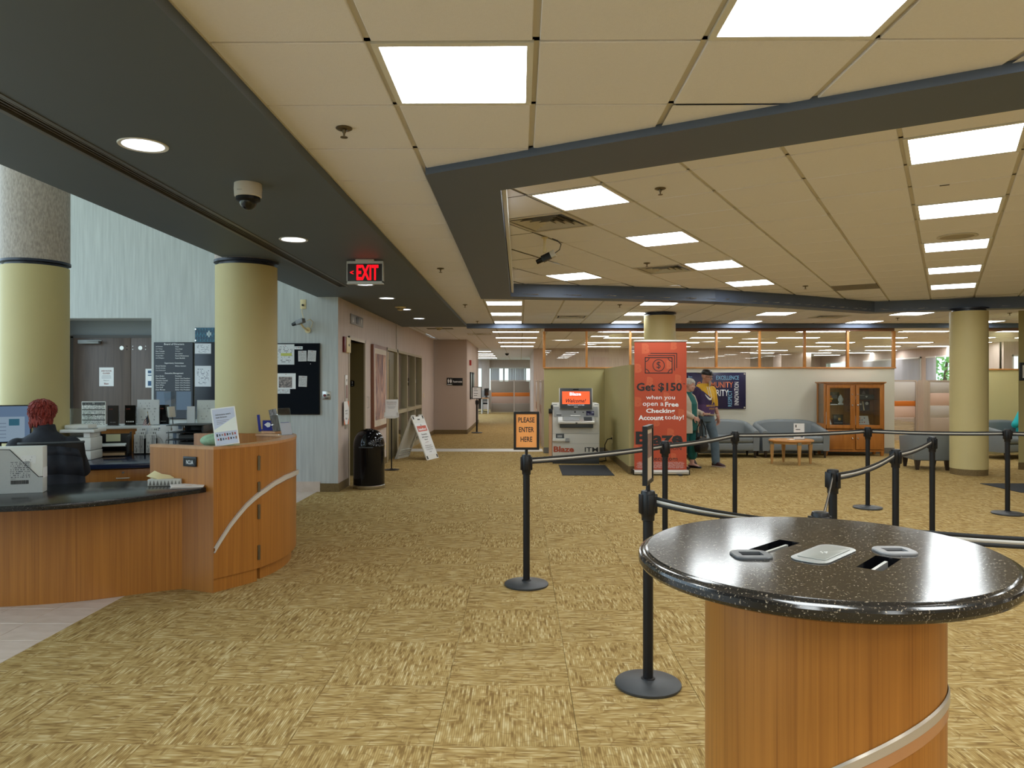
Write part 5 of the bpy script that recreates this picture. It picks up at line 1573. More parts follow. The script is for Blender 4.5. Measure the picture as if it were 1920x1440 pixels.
for k in range(3):
    a = 15.3 + k * 1.2
    tag(MB().box(-0.02, 0.02, 0, 0.5, 0, 2.1).build('blind_stack', mat('dark_stack', (0.03, 0.035, 0.03, 1), 0.6) if k == 0 else MATS['dark_stack'], None, (EX - 0.65, a, 0.02), R(20)), 'dark upright panel seen through the ' + ('first', 'second', 'third')[k] + ' side light of the glazed door', 'panel')

# ---------------- exit sign, dome camera, smoke detectors
t = thing('exit_sign', 'hanging exit sign with red glowing letters and left arrow', 'exit sign', (-1.485, 7.03, SZ))
MB().box(-0.09, 0.09, -0.035, 0.035, -0.018, 0.0).build('canopy', mat('exit_pale', (0.55, 0.5, 0.46, 1), 0.4), t, bevel=0.003)
ex = MB().box(-0.175, 0.175, -0.03, 0.03, -0.042, -0.018).box(-0.175, -0.166, -0.03, 0.03, -0.225, -0.042).box(0.166, 0.175, -0.03, 0.03, -0.225, -0.042).box(-0.175, 0.175, -0.03, 0.03, -0.235, -0.21)
ex.build('housing', SATIN, t, smooth=0)
MB().box(-0.166, 0.166, -0.026, 0.026, -0.21, -0.042).build('face', mat('exit_face', (0.045, 0.04, 0.04, 1), 0.3), t, smooth=0)
EXR = emit_mat('exit_red', (1.0, 0.006, 0.012, 1), 1.4)
text('EXIT', t, EXR, 0.025, -0.0275, -0.126, w=0.21, h=0.145, bold=0.03)
text('<', t, EXR, -0.125, -0.0275, -0.126, h=0.036, bold=0.015)
t = thing('dome_camera', 'white dome security camera under the slate soffit', 'camera', (-1.612, 4.33, SZ))
MB().lathe([(0.078, 0.0), (0.08, -0.03), (0.077, -0.075), (0.062, -0.085)], 36).build('housing', mat('camera_white', (0.62, 0.58, 0.53, 1), 0.4), t)
MB().lathe([(0.070, -0.078), (0.070, -0.098), (0.05, -0.108)], 36).build('shroud', BLACK_P, t)
MB().lathe([(0.05, -0.104)] + [(0.05 * math.cos(a), -0.106 - 0.048 * math.sin(a)) for a in (0.2, 0.5, 0.8, 1.1, 1.35)] + [(0.0005, -0.154)], 30).build('dome', glass_mat('smoked_dome', (0.30, 0.28, 0.27, 1), 1.0, 0.02), t)
MB().ell((0, -0.01, -0.118), 0.026, 0.026, 0.026, 16, 10).build('lens', BLACK_G, t)
text('BOSCH', t, INK, -0.02, -0.082, -0.052, h=0.006)
def smoke(x, y, z, lb):
    t = thing('smoke_detector', lb, 'detector', (x, y, z))
    MB().lathe([(0.085, 0.0), (0.085, -0.012), (0.055, -0.018)], 28).build('base', CREAM_P, t)
    MB().lathe([(0.05, -0.018), (0.05, -0.03), (0.045, -0.052), (0.02, -0.06), (0.001, -0.06)], 28).build('head', CREAM_P, t)
    MB().lathe([(0.0515, -0.030), (0.0515, -0.040)], 28).build('slots', DGREY_P, t, fix=False)
smoke(-1.87, 11.45, SZ, 'cream smoke detector beside the fifth recessed downlight')
smoke(-1.84, 16.65, CZ, 'cream smoke detector on the hallway ceiling past the soffit')
tag(MB().box(-0.3, 0.3, -0.15, 0.15, -0.004, 0.004).build('return_panel', MATS['grey_grille'], None, (-1.85, 16.95, CZ)), 'grey return air grille behind the hallway smoke detector', 'vent')

# ---------------- trash bin, sign stand, A-frame
t = thing('trash_bin', 'glossy black dome top trash bin by the elevator opening', 'bin', (-2.17, 10.52, 0))
rb = 0.222
MB().lathe([(rb - 0.004, 0.0), (rb + 0.002, 0.01), (rb + 0.002, 0.045), (rb - 0.004, 0.05)], 48).build('chrome_band', CHROME, t)
MB().lathe([(rb, 0.05), (rb, 0.60)], 48).build('body', BLACK_G, t)
prof = [(rb + 0.002, 0.592), (rb + 0.004, 0.605)] + [(0.06 + (rb - 0.06) * math.cos(a), 0.61 + 0.225 * math.sin(a)) for a in [PI / 2 * k / 10 for k in range(11)]]
MB().lathe(prof, 48).build('dome_lid', BLACK_G, t)
MB().box(-0.10, 0.10, -rb - 0.004, -rb + 0.02, 0.585, 0.60).build('flap_edge', DGREY_P, t, smooth=0)
MB().lathe([(0.062, 0.834), (0.05, 0.843), (0.001, 0.845)], 28).build('cap_plate', BLACK_G, t)
t = thing('sign_stand', 'slim black floor stand holding a white notice in a clear holder', 'sign', (-2.215, 12.62, 0), R(6))
MB().lathe([(0.135, 0.0), (0.135, 0.008), (0.03, 0.016), (0.012, 0.03)], 36).build('base', BLACK_M, t)
MB().cyl((0, 0, 0.02), (0, 0, 0.93), 0.011, n=14).build('pole', BLACK_M, t)
TMS = Matrix.Translation((0, -0.012, 0.905)) @ Matrix.Rotation(R(-12), 4, 'X')
MB().box(-0.112, 0.112, 0.0, 0.012, 0.02, 0.315, M=TMS).build('holder', WHITE_P, t, bevel=0.003)
MB().prism([(-0.13, 0.0), (-0.06, -0.02), (0.06, -0.02), (0.13, 0.0), (0.12, 0.085), (0.105, 0.085), (0.105, 0.02), (-0.105, 0.02), (-0.105, 0.085), (-0.12, 0.085)], 0.0, 0.02, M=TMS @ Matrix(((1, 0, 0, 0), (0, 0, -1, 0), (0, 1, 0, 0), (0, 0, 0, 1)))).build('tray', WHITE_P, t, smooth=0)
MB().box(-0.103, 0.103, -0.003, 0.0, 0.025, 0.31, M=TMS).build('sheet', PAPER, t, smooth=0)
TM2 = TMS @ Matrix.Translation((0, -0.004, 0)) @ FRONT
text('REALTY DISTRICT BANK', t, INK, 0, 0.268, 0, w=0.17, M=TM2, bold=0.015)
MB().box(-0.085, 0.085, -0.0042, -0.003, 0.244, 0.248, M=TMS).build('red_rule', NR, t, smooth=0)
text('We Appointments Only', t, INK, 0, 0.222, 0, w=0.15, M=TM2)
for k in range(3):
    MB().box(-0.075 + 0.01 * k, 0.075 - 0.012 * k, -0.0042, -0.003, 0.19 - 0.018 * k, 0.194 - 0.018 * k, M=TMS).build('print_line', MATS['print_grey'], t, smooth=0)
# A-frame sidewalk sign: ridge along local y, boards lean to +x and -x
af = thing('a_frame_sign', 'white plastic A-frame sign with red banner standing on the carpet', 'sign', (-2.045, 14.52, 0), R(-18))
AFW = mat('aframe_plastic', (0.70, 0.70, 0.66, 1), 0.45, vary=0.04)
SP, HT = 0.355, 0.865
LB = math.hypot(SP, HT)
ca, sa = HT / LB, SP / LB
def board_m(sg):
    return Matrix(((0, -sg * sa, sg * ca, sg * SP), (sg, 0, 0, 0), (0, ca, sa, 0), (0, 0, 0, 1)))
for sg, nm in ((1, 'front_board'), (-1, 'rear_board')):
    Mb = board_m(sg)
    bo = MB().prism([(-0.265, 0.0), (0.265, 0.0), (0.265, LB - 0.05), (0.235, LB), (0.09, LB), (0.07, LB - 0.04), (-0.07, LB - 0.04), (-0.09, LB), (-0.235, LB), (-0.265, LB - 0.05)], -0.02, 0.0, M=Mb)
    if sg < 0:
        # moulded ribs on the inner side
        for a, b, c, d in ((-0.265, -0.235, 0, LB - 0.06), (0.235, 0.265, 0, LB - 0.06), (-0.265, 0.265, 0.0, 0.06), (-0.265, 0.265, 0.10, 0.12), (-0.265, 0.265, 0.15, 0.165), (-0.265, 0.265, 0.19, 0.2), (-0.265, 0.265, 0.74, 0.76), (-0.265, 0.265, 0.8, 0.86)):
            bo.box(a, b, c, d, -0.045, -0.02, M=Mb)
    bd_ = bo.build(nm, AFW, af, smooth=0)
    if sg > 0:
        for x, z in ((-0.22, 0.05), (0.22, 0.05), (-0.21, LB - 0.06), (0.21, LB - 0.06)):
            MB().box(x - 0.02, x + 0.02, z - 0.03, z + 0.03, 0.0, 0.006, M=Mb).build('rubber_clip', BLACK_P, bd_, smooth=0)
        MB().box(-0.05, 0.05, LB - 0.11, LB - 0.09, 0.0, 0.003, M=Mb).build('hand_slot', INK, bd_, smooth=0)
Mf = board_m(1) @ Matrix.Translation((0, 0, 0.0015))
MB().box(-0.235, 0.235, 0.10, 0.76, -0.001, 0.0008, M=Mf).build('poster', mat('poster_white', (0.75, 0.76, 0.76, 1), 0.5), af, smooth=0)
MB().box(-0.205, 0.205, 0.585, 0.70, 0.0008, 0.0018, M=Mf).build('red_banner', mat('aframe_red', (0.55, 0.075, 0.04, 1), 0.5), af, smooth=0)
Mt = Mf @ Matrix.Translation((0, 0, 0.0024))
text('RelatedSchool', af, INKW, 0, 0.63, 0, w=0.33, h=0.05, M=Mt, bold=0.03)
MB().prism([(-0.02, 0.69), (0.02, 0.69), (0.02, 0.715), (0.008, 0.735), (-0.008, 0.735), (-0.02, 0.715)], 0.002, 0.004, M=Mf).build('emblem', GREY_P, af, smooth=0)
for s_, y_, w_ in (('Please see front', 0.525, 0.24), ('desk for assistance.', 0.468, 0.29), ('Thank you!', 0.41, 0.15), ('This main room opens', 0.285, 0.28), ('for any all units, this hour will', 0.245, 0.32), ('be reserved for any', 0.205, 0.28), ('in need.', 0.16, 0.10)):
    text(s_, af, INK, 0, y_, 0, w=w_, h=0.034 if y_ > 0.4 else 0.026, M=Mt, bold=0.008)
MB().box(-0.075, 0.075, 0.353, 0.359, 0.0008, 0.0018, M=Mf).build('red_rule', NR, af, smooth=0)

# ================================================================== RIGHT AND CENTRE
# ---------------- standing table
tb = thing('standing_table', 'round standing table with speckled black granite top on a cherry drum', 'table', (0.805, 1.982, 0))
TA = math.atan2(-0.7927585, -0.60953586)
TM_ = Matrix.Rotation(TA, 4, 'Z')
top = MB()
prof = [(0.02, 1.021), (0.485, 1.021), (0.502, 1.0225), (0.514, 1.028), (0.5195, 1.036), (0.5195, 1.050), (0.5165, 1.056), (0.508, 1.0605), (0.502, 1.0615), (0.499, 1.064), (0.493, 1.067)]
NT = 96
sy_ = 0.4667 / 0.519
def top_pt(r, z, k):
    t = 2 * PI * k / NT
    return TM_ @ Vector((r * math.cos(t), r * sy_ * math.sin(t), z))
rings = [[top_pt(r, z, k) for k in range(NT)] for r, z in prof]
vs = [p for r_ in rings for p in r_]
fs = [(j * NT + k, j * NT + (k + 1) % NT, (j + 1) * NT + (k + 1) % NT, (j + 1) * NT + k) for j in range(len(prof) - 1) for k in range(NT)]
top.add(vs, fs)
# top face with two rectangular cut-outs (grommet slots)
def lp(x, y):
    return (x - 0.805, y - 1.982)
def rect(cx, cy, dx, dy, hl, hw):
    d = Vector((dx, dy)).normalized()
    n_ = Vector((-d.y, d.x))
    c = Vector((cx, cy))
    return [tuple(c - d * hl - n_ * hw), tuple(c + d * hl - n_ * hw), tuple(c + d * hl + n_ * hw), tuple(c - d * hl + n_ * hw)]
slots = [rect(*lp(0.699, 2.018), 0.121, 0.119, 0.090, 0.030), rect(*lp(0.892, 1.832), 0.114, 0.130, 0.080, 0.030)]
bm = bmesh.new()
outer = [bm.verts.new(p) for p in rings[-1]]
edges = [bm.edges.new((outer[k], outer[(k + 1) % NT])) for k in range(NT)]
for s_ in slots:
    vv = [bm.verts.new((x, y, 1.067)) for x, y in s_]
    edges += [bm.edges.new((vv[k], vv[(k + 1) % 4])) for k in range(4)]
bmesh.ops.triangle_fill(bm, use_beauty=True, use_dissolve=False, edges=edges)
bm.verts.index_update()
top.add([v.co.copy() for v in bm.verts], [tuple(v.index for v in f.verts) for f in bm.faces])
bm.free()
bpy_top = top.mesh('worktop', GRANITE, smooth=40)
bmx = bmesh.new()
bmx.from_mesh(bpy_top)
bmesh.ops.remove_doubles(bmx, verts=bmx.verts, dist=0.0004)
bmesh.ops.recalc_face_normals(bmx, faces=bmx.faces)
for f in bmx.faces:
    f.smooth = True
for e in bmx.edges:
    e.smooth = not (len(e.link_faces) == 2 and e.calc_face_angle(0) > R(20))
bmx.to_mesh(bpy_top)
bmx.free()
link('worktop', bpy_top, tb)
for s_ in slots:
    c = Vector(((s_[0][0] + s_[2][0]) / 2, (s_[0][1] + s_[2][1]) / 2))
    w_ = MB()
    for k in range(4):
        a, b = s_[k], s_[(k + 1) % 4]
        w_.quad((*a, 1.0665), (*b, 1.0665), (*b, 0.985), (*a, 0.985))
    w_.quad(*[(*p, 0.985) for p in s_])
    w_.build('slot_well', BLACK_G, tb, smooth=0, fix=False)
    d = (Vector(s_[1]) - Vector(s_[0])).normalized()
    n_ = Vector((-d.y, d.x))
    L_ = (Vector(s_[1]) - Vector(s_[0])).length / 2
    q = [c - d * L_ * 0.98 - n_ * 0.004, c + d * L_ * 0.78 - n_ * 0.004, c + d * L_ * 0.78 + n_ * 0.004, c - d * L_ * 0.98 + n_ * 0.004]
    MB().prism([tuple(p) for p in q], 0.99, 1.060).build('slot_divider', SATIN, tb, smooth=0)
def rounded(hx, hy, r, n=6):
    P = []
    for cx, cy, a0 in ((hx - r, hy - r, 0), (-hx + r, hy - r, 90), (-hx + r, -hy + r, 180), (hx - r, -hy + r, 270)):
        for k in range(n + 1):
            a = R(a0 + 90 * k / n)
            P.append((cx + r * math.cos(a), cy + r * math.sin(a)))
    return P
# two oval grommet rings
for cx, cy, m_, lb in ((0.598, 1.905, mat('grommet_dark', (0.075, 0.08, 0.085, 1), 0.35), 'dark oval ring'), (0.992, 1.953, mat('grommet_grey', (0.20, 0.20, 0.20, 1), 0.4), 'grey oval ring')):
    x, y = lp(cx, cy)
    O, I = rounded(0.050, 0.045, 0.03), rounded(0.028, 0.020, 0.002)
    ri = MB()
    f = lambda P, z, s=1.0: [(x + p[0] * s, y + p[1] * s, z) for p in P] + [(x + P[0][0] * s, y + P[0][1] * s, z)]
    ri.strip(f(O, 1.0672), f(O, 1.0705)).strip(f(O, 1.0705), f(O, 1.073, 0.95)).strip(f(O, 1.073, 0.95), f(I, 1.073)).strip(f(I, 1.073), f(I, 1.0675))
    g = ri.build('grommet_ring', m_, tb)
    g['label'] = lb + ' around a cable opening'
    MB().prism([(x + p[0], y + p[1]) for p in I], 1.0671, 1.0676).build('grommet_well', BLACK_G, g, smooth=0)
# grey power lid
x, y = lp(0.793, 1.922)
MP = Matrix.Translation((x, y, 0)) @ Matrix.Rotation(R(46), 4, 'Z')
MB().prism(rounded(0.118, 0.049, 0.036), 1.0672, 1.0705, M=MP).build('power_lid', mat('lid_grey', (0.30, 0.305, 0.29, 1), 0.35, metal=0.3), tb, bevel=0.0015)
MB().prism(rounded(0.085, 0.036, 0.005), 1.0706, 1.0725, M=MP).build('lid_flap', mat('lid_flap', (0.25, 0.26, 0.235, 1), 0.35, metal=0.3), tb, bevel=0.001)
for k, (dx, dy) in enumerate(((-0.01, 0.0), (0.0, 0.008), (0.008, -0.004), (-0.004, -0.008), (0.003, -0.001))):
    MB().cyl(MP @ Vector((dx, dy, 1.0725)), MP @ Vector((dx, dy, 1.0731)), 0.0022, n=8).build('lid_mark', WHITE_P, tb)
# drum with a curved rail
rd = 0.297
MB().lathe([(rd, 0.08), (rd, 1.020)], 96).build('drum', WOOD, tb)
MB().lathe([(rd - 0.02, 0.0), (rd - 0.02, 0.08)], 64).build('toe_kick', WOOD_DK, tb)
MB().lathe([(rd + 0.004, 1.012), (rd + 0.004, 1.0205)], 64).build('top_band', BLACK_P, tb)
def rail_z(a):
    # a = angle around the drum (deg); climbs to the right
    return 0.752 - 2.15e-5 * (a + 30) ** 2
P1, P2, P3, P4 = [], [], [], []
for k in range(70):
    a = -150 + k * 2.6
    z = rail_z(a)
    ra = R(a)
    e = Vector((math.cos(ra), math.sin(ra)))
    P1.append((e.x * (rd + 0.002), e.y * (rd + 0.002), z + 0.004))
    P2.append((e.x * (rd + 0.006), e.y * (rd + 0.006), z - 0.002))
    P3.append((e.x * (rd + 0.006), e.y * (rd + 0.006), z - 0.024))
    P4.append((e.x * (rd + 0.003), e.y * (rd + 0.003), z - 0.027))
MB().strip(P1, P2).strip(P2, P3).build('curved_rail', mat('rail_pale', (0.50, 0.44, 0.36, 1), 0.3, metal=0.4), tb)
Q2 = [(p[0] * 1.002, p[1] * 1.002, p[2] - 0.028) for p in P4]
MB().strip(P3, P4).strip(P4, Q2).build('rail_wood_band', mat('rail_wood', (0.42, 0.20, 0.085, 1), 0.22), tb)

# ---------------- stanchions
HS_ = 0.975
def stanchion(label, x, y, rz=0, group='black belt stanchions', sign=None, slots=(True, True, True, True)):
    t = thing('stanchion', label, 'stanchion', (x, y, 0), rz, group)
    MB().lathe([(0.160, 0.0), (0.164, 0.006), (0.164, 0.014), (0.158, 0.020), (0.06, 0.030), (0.034, 0.036)], 48).build('base', BASE_M, t)
    MB().lathe([(0.034, 0.03), (0.036, 0.034), (0.034, 0.04), (0.0255, 0.044)], 28).build('base_collar', BLACK_M, t)
    MB().cyl((0, 0, 0.03), (0, 0, HS_ - 0.12), 0.0255, n=28).build('post', BLACK_M, t)
    h = MB()
    h.lathe([(0.030, HS_ - 0.150), (0.0325, HS_ - 0.148), (0.0325, HS_ - 0.125), (0.036, HS_ - 0.118), (0.036, HS_ - 0.012), (0.032, HS_ - 0.002), (0.026, HS_), (0.0005, HS_)], 28)
    h.build('cassette', BLACK_P, t)
    for k in range(4):
        Mk = Matrix.Rotation(PI / 2 * k, 4, 'Z')
        MB().box(-0.016, 0.016, -0.045, -0.030, HS_ - 0.115, HS_ - 0.018, M=Mk).build('belt_slot', BLACK_P, t, bevel=0.003)
    return t
ST = dict(A=(0.048, 5.476), B=(0.640, 3.673), C=(1.33, 6.74), D=(2.369, 8.111), E=(4.173, 8.847), F=(5.591, 8.472), G=(4.071, 7.287), H=(3.03, 5.95), I=(1.94, 4.57), J=(1.255, 3.08))
lab = dict(A='black belt stanchion carrying the PLEASE ENTER HERE sign', B='nearest tall black belt stanchion, left of the granite table, with an edge-on sign frame', C='black belt stanchion in front of the orange banner', D='black belt stanchion in front of the grey sofas',
           E='black belt stanchion in front of the display cabinet', F='black belt stanchion in front of the rightmost grey sofa and olive wall', G='black belt stanchion in front of the grey armchair near the right column', H='black belt stanchion between the cabinet and the granite table, behind the kinked belt',
           I='black belt stanchion where the belt bends steeply, behind the granite table', J='black belt stanchion whose head just rises above the granite table edge')
for k, (x, y) in ST.items():
    stanchion(lab[k], x, y, {'B': R(12), 'I': R(35), 'H': R(30), 'G': R(30), 'J': R(10)}.get(k, 0))
# out of frame end post of the right-hand belts
BELT = mat('belt_black', (0.012, 0.013, 0.014, 1), 0.75)
BELT_W = mat('belt_stripe', (0.48, 0.465, 0.43, 1), 0.75)
def belt(name_label, p, q, z0, z1, sag=0.025, twist=0.0):
    p, q = Vector((*p, 0)), Vector((*q, 0))
    d = (q - p).normalized()
    a, b = p + d * 0.044, q - d * 0.044
    N = 22
    t = thing('belt', name_label, 'belt', (a.x, a.y, 0), 0, 'retractable striped belts')
    c = [[], [], [], []]
    nrm = Vector((d.y, -d.x, 0))
    for k in range(N + 1):
        s = k / N
        pt = a.lerp(b, s) - a
        z = z0 + (z1 - z0) * s - sag * 4 * s * (1 - s)
        th = twist * (s - 0.5 if False else s)
        up = Vector((0, 0, 1)) * math.cos(th) + nrm * math.sin(th)
        for i, o in enumerate((-0.024, -0.0075, 0.0075, 0.024)):
            c[i].append(tuple(Vector((pt.x, pt.y, z)) + up * o))
    m_ = MB()
    m_.strip(c[0], c[1]).strip(c[2], c[3])
    o1 = m_.build('webbing', BELT, t, smooth=60)
    o2 = MB().strip(c[1], c[2]).build('stripe', BELT_W, t, smooth=60)
    for o in (o1, o2):
        so_ = o.modifiers.new('thick', 'SOLIDIFY')
        so_.thickness = 0.0016
        so_.offset = 0
    for u, zz in ((Vector((0, 0, 0)), z0), (b - a, z1)):
        MB().box(-0.006, 0.006, -0.006, 0.006, zz - 0.026, zz + 0.026, M=Matrix.Translation((u.x, u.y, 0))).build('end_clip', BLACK_P, t, smooth=0)
    return t
zb = HS_ - 0.05
belt('long belt from the PLEASE ENTER HERE post to the post at the banner', ST['A'], ST['C'], zb, zb, 0.012)
belt('belt rising from the banner post past the two walking people', ST['C'], ST['D'], zb, zb, 0.012)
belt('belt running in front of the sofas and coffee table', ST['D'], ST['E'], zb, zb, 0.012)
belt('belt from the cabinet post across the right column', ST['E'], ST['F'], zb, zb, 0.012)
belt('belt leaving the frame from the rightmost post', ST['F'], (7.3, 8.0), zb, zb, 0.012)
belt('belt dropping from the armchair post to the middle post', ST['G'], ST['H'], zb, zb, 0.02)
belt('curved belt from the middle post to the bend post', ST['H'], ST['I'], zb, zb, 0.03)
belt('short steep belt seen end-on behind the granite table', ST['I'], ST['J'], zb, zb - 0.02, 0.01)
belt('twisted belt from the nearest tall post to the low post behind the table', ST['B'], ST['J'], zb, zb, 0.02, 1.2)
belt('belt running right behind the granite table from the low post', ST['J'], (2.50, 2.72), zb - 0.01, zb - 0.02, 0.02)
stanchion('stanchion out of frame at the right end of the far belts', 7.3, 8.0)
stanchion('stanchion out of frame at the right end of the near belt', 2.50, 2.72)
# signs on stanchions (things clipped on top)
def post_sign(x, y, rz, label, face, z=HS_ + 0.005, w_=0.19, h_=0.285, words=None, wm=INK):
    t = thing('post_sign', label, 'sign', (x, y, z), rz)
    MB().cyl((0, 0, -0.004), (0, 0, 0.035), 0.011, n=14).build('stem', BLACK_P, t)
    f = MB()
    f.box(-w_ / 2, w_ / 2, -0.012, 0.012, 0.03, 0.048).box(-w_ / 2, w_ / 2, -0.012, 0.012, 0.03 + h_ - 0.018, 0.03 + h_)
    f.box(-w_ / 2, -w_ / 2 + 0.018, -0.012, 0.012, 0.048, 0.03 + h_ - 0.018).box(w_ / 2 - 0.018, w_ / 2, -0.012, 0.012, 0.048, 0.03 + h_ - 0.018)
    f.build('frame', BLACK_M, t, smooth=0)
    MB().box(-w_ / 2 + 0.017, w_ / 2 - 0.017, -0.006, 0.006, 0.047, 0.03 + h_ - 0.017).build('insert', face, t, smooth=0)
    for k, s_ in enumerate(words or []):
        text(s_, t, wm, 0, -0.0068, 0.03 + h_ - 0.062 - k * 0.072, w=(0.122, 0.112, 0.087)[k], h=0.038, bold=0.018)
    return t
post_sign(0.048, 5.476, R(0), 'PLEASE ENTER HERE sign, orange in a black frame, on a stanchion', ORANGE_S, words=['PLEASE', 'ENTER', 'HERE'])
t = post_sign(0.640, 3.673, R(71), 'black sign frame seen edge-on atop the nearest tall stanchion', mat('map_tan', (0.50, 0.40, 0.28, 1), 0.5), w_=0.20, h_=0.29)
MB().box(-0.07, 0.07, 0.0062, 0.0075, 0.16, 0.28).build('print_panel', streak_mat('brown_print', (0.05, 0.045, 0.06, 1), (0.30, 0.15, 0.1, 1), (20, 20, 20), 0.5), t, smooth=0)
MB().box(-0.07, 0.07, -0.0075, -0.0062, 0.16, 0.28).build('print_panel', MATS['brown_print'], t, smooth=0)

# ---------------- teller machine in the olive alcove
it = thing('teller_machine', 'white interactive teller machine with orange welcome screen in the olive alcove', 'machine', (1.035, 13.58, 0), R(-1.5))
IW = 0.435
ITW = mat('machine_white', (0.66, 0.65, 0.60, 1), 0.35)
MX = Matrix(((0, 0, 1, 0), (1, 0, 0, 0), (0, 1, 0, 0), (0, 0, 0, 1)))   # prism (y,z) profile extruded in x
MB().box(-IW + 0.005, IW - 0.005, 0.03, 0.80, 0.0, 0.135).build('plinth', DGREY_P, it, bevel=0.004)
body_p = [(0.0, 0.135), (0.0, 0.62), (-0.01, 0.74), (0.0, 0.90), (0.06, 1.08), (0.12, 1.115), (0.80, 1.115), (0.80, 0.135)]
MB().prism(body_p, -IW, IW, M=MX).build('body', ITW, it, bevel=0.012)
MB().prism([(-0.012, 0.875), (0.045, 1.055), (0.058, 1.05), (0.01, 0.87)], -IW + 0.03, IW - 0.03, M=MX).build('fascia', GREY_P, it, bevel=0.003)
scr = MB().prism([(-0.02, 1.02), (0.06, 1.40), (0.10, 1.40), (0.10, 1.02)], -0.31, 0.31, M=MX).build('screen_shell', ITW, it, bevel=0.01)
ASC = math.atan2(0.08, 0.38)
SMX = Matrix.Translation((0, -0.022, 1.02)) @ Matrix.Rotation(-ASC, 4, 'X')
MB().box(-0.295, 0.295, -0.014, 0.0, 0.005, 0.385, M=SMX).build('bezel', DGREY_P, scr, bevel=0.004)
SCO = emit_mat('screen_orange', (0.90, 0.13, 0.045, 1), 0.95)
MB().box(-0.255, 0.255, -0.0165, -0.014, 0.085, 0.325, M=SMX).build('screen', SCO, it, smooth=0)
TMX = SMX @ Matrix.Translation((0, -0.018, 0)) @ FRONT
EW = emit_mat('screen_white', (0.85, 0.88, 1.0, 1), 1.0)
text('Blaze', it, EW, -0.01, 0.275, 0, w=0.21, h=0.06, M=TMX, bold=0.035)
text('CREDIT UNION', it, DKRED, 0.0, 0.228, 0, w=0.17, h=0.012, M=TMX)
text('Welcome!', it, INK, 0.0, 0.148, 0, w=0.37, h=0.075, M=TMX, shear=0.35, bold=0.02)
text('Please touch your card to begin', it, EW, 0.0, 0.068, 0, w=0.31, h=0.018, M=TMX, bold=0.01)
MB().box(-0.035, 0.035, -0.0155, -0.014, 0.026, 0.036, M=SMX).build('maker_mark', SATIN, it, smooth=0)
MB().box(-0.05, 0.05, -0.0155, -0.014, 0.352, 0.368, M=SMX).build('webcam', BLACK_G, it, smooth=0)
# left and right shoulder grilles
for s_ in (-1, 1):
    MB().box(s_ * 0.385 - 0.04, s_ * 0.385 + 0.04, 0.07, 0.076, 1.085, 1.10).build('grille', GREY_P, it, smooth=0)
MF_ = Matrix.Translation((0, -0.0125, 0.875)) @ Matrix.Rotation(-math.atan2(0.057, 0.18), 4, 'X')
MB().box(0.19, 0.335, -0.004, 0.0, 0.02, 0.105, M=MF_).build('card_reader', mat('reader_blue', (0.012, 0.012, 0.06, 1), 0.2), it, bevel=0.003)
for x0, x1, z0, z1, m_ in ((-0.36, -0.27, 0.06, 0.066, SATIN), (-0.36, -0.27, 0.02, 0.035, BLACK_P), (-0.10, 0.08, 0.012, 0.028, SATIN), (-0.03, -0.005, 0.075, 0.10, BLACK_G), (0.12, 0.15, 0.075, 0.09, BLACK_G)):
    MB().box(x0, x1, -0.003, 0.0, z0, z1, M=MF_).build('fascia_slot', m_, it, smooth=0)
MB().prism([(-0.17, 0.745), (-0.17, 0.79), (-0.02, 0.875), (0.0, 0.875), (0.0, 0.745)], -0.335, 0.335, M=MX).build('shelf', SATIN, it, bevel=0.006)
SHM = Matrix.Translation((0, -0.17, 0.79)) @ Matrix.Rotation(math.atan2(0.085, 0.15), 4, 'X')
MB().box(-0.23, 0.06, 0.02, 0.15, 0.001, 0.006, M=SHM).build('keyboard_tray', GREY_P, it, smooth=0)
MB().box(0.14, 0.29, 0.03, 0.15, 0.001, 0.006, M=SHM).build('pin_pad', DGREY_P, it, smooth=0)
MB().box(-0.33, -0.25, 0.02, 0.15, 0.001, 0.006, M=SHM).build('signature_pad', WHITE_P, it, smooth=0)
MB().box(-0.015, 0.02, -0.173, -0.169, 0.755, 0.775).build('shelf_lock', BLACK_P, it, smooth=0)
MB().box(-0.30, 0.31, -0.12, 0.0, 0.675, 0.745).build('shelf_underside', DGREY_P, it, bevel=0.006)
MB().box(-0.37, -0.22, -0.012, -0.001, 0.475, 0.555).build('receipt_frame', DGREY_P, it, bevel=0.003)
MB().box(-0.345, -0.255, -0.0135, -0.012, 0.49, 0.53).build('receipt_slot', GREY_P, it, smooth=0)
MB().prism([(0.0, 0.40), (-0.06, 0.42), (-0.06, 0.465), (0.0, 0.475)], -0.43, -0.20, M=MX).build('dispenser_lip', ITW, it, bevel=0.003)
MB().prism([(0.0, 0.395), (-0.055, 0.415), (-0.055, 0.46), (0.0, 0.472)], -0.20, -0.12, M=MX).build('dispenser_cap', GREY_P, it, bevel=0.003)
MB().box(-IW + 0.002, IW - 0.002, -0.002, 0.002, 0.375, 0.378).build('panel_seam', GREY_P, it, smooth=0)
MB().box(-IW + 0.002, IW - 0.002, -0.008, 0.0, 0.56, 0.563).build('panel_seam', GREY_P, it, smooth=0)
BLZ = mat('blaze_red', (0.42, 0.07, 0.025, 1), 0.4)
text('Blaze', it, BLZ, -0.225, -0.0035, 0.27, w=0.38, h=0.11, bold=0.04)
text('ITM', it, INK, 0.285, -0.0035, 0.265, w=0.245, h=0.085, bold=0.012)
for x in (-0.38, 0.385):
    MB().box(x - 0.012, x + 0.012, -0.008, -0.002, 0.775, 0.84).build('side_latch', WHITE_P, it, bevel=0.003)
hs = MB().box(-IW - 0.07, -IW, -0.02, 0.06, 0.93, 1.02).box(-IW - 0.03, -IW + 0.01, 0.0, 0.06, 1.0, 1.09).build('handset', BLACK_P, it, bevel=0.008)
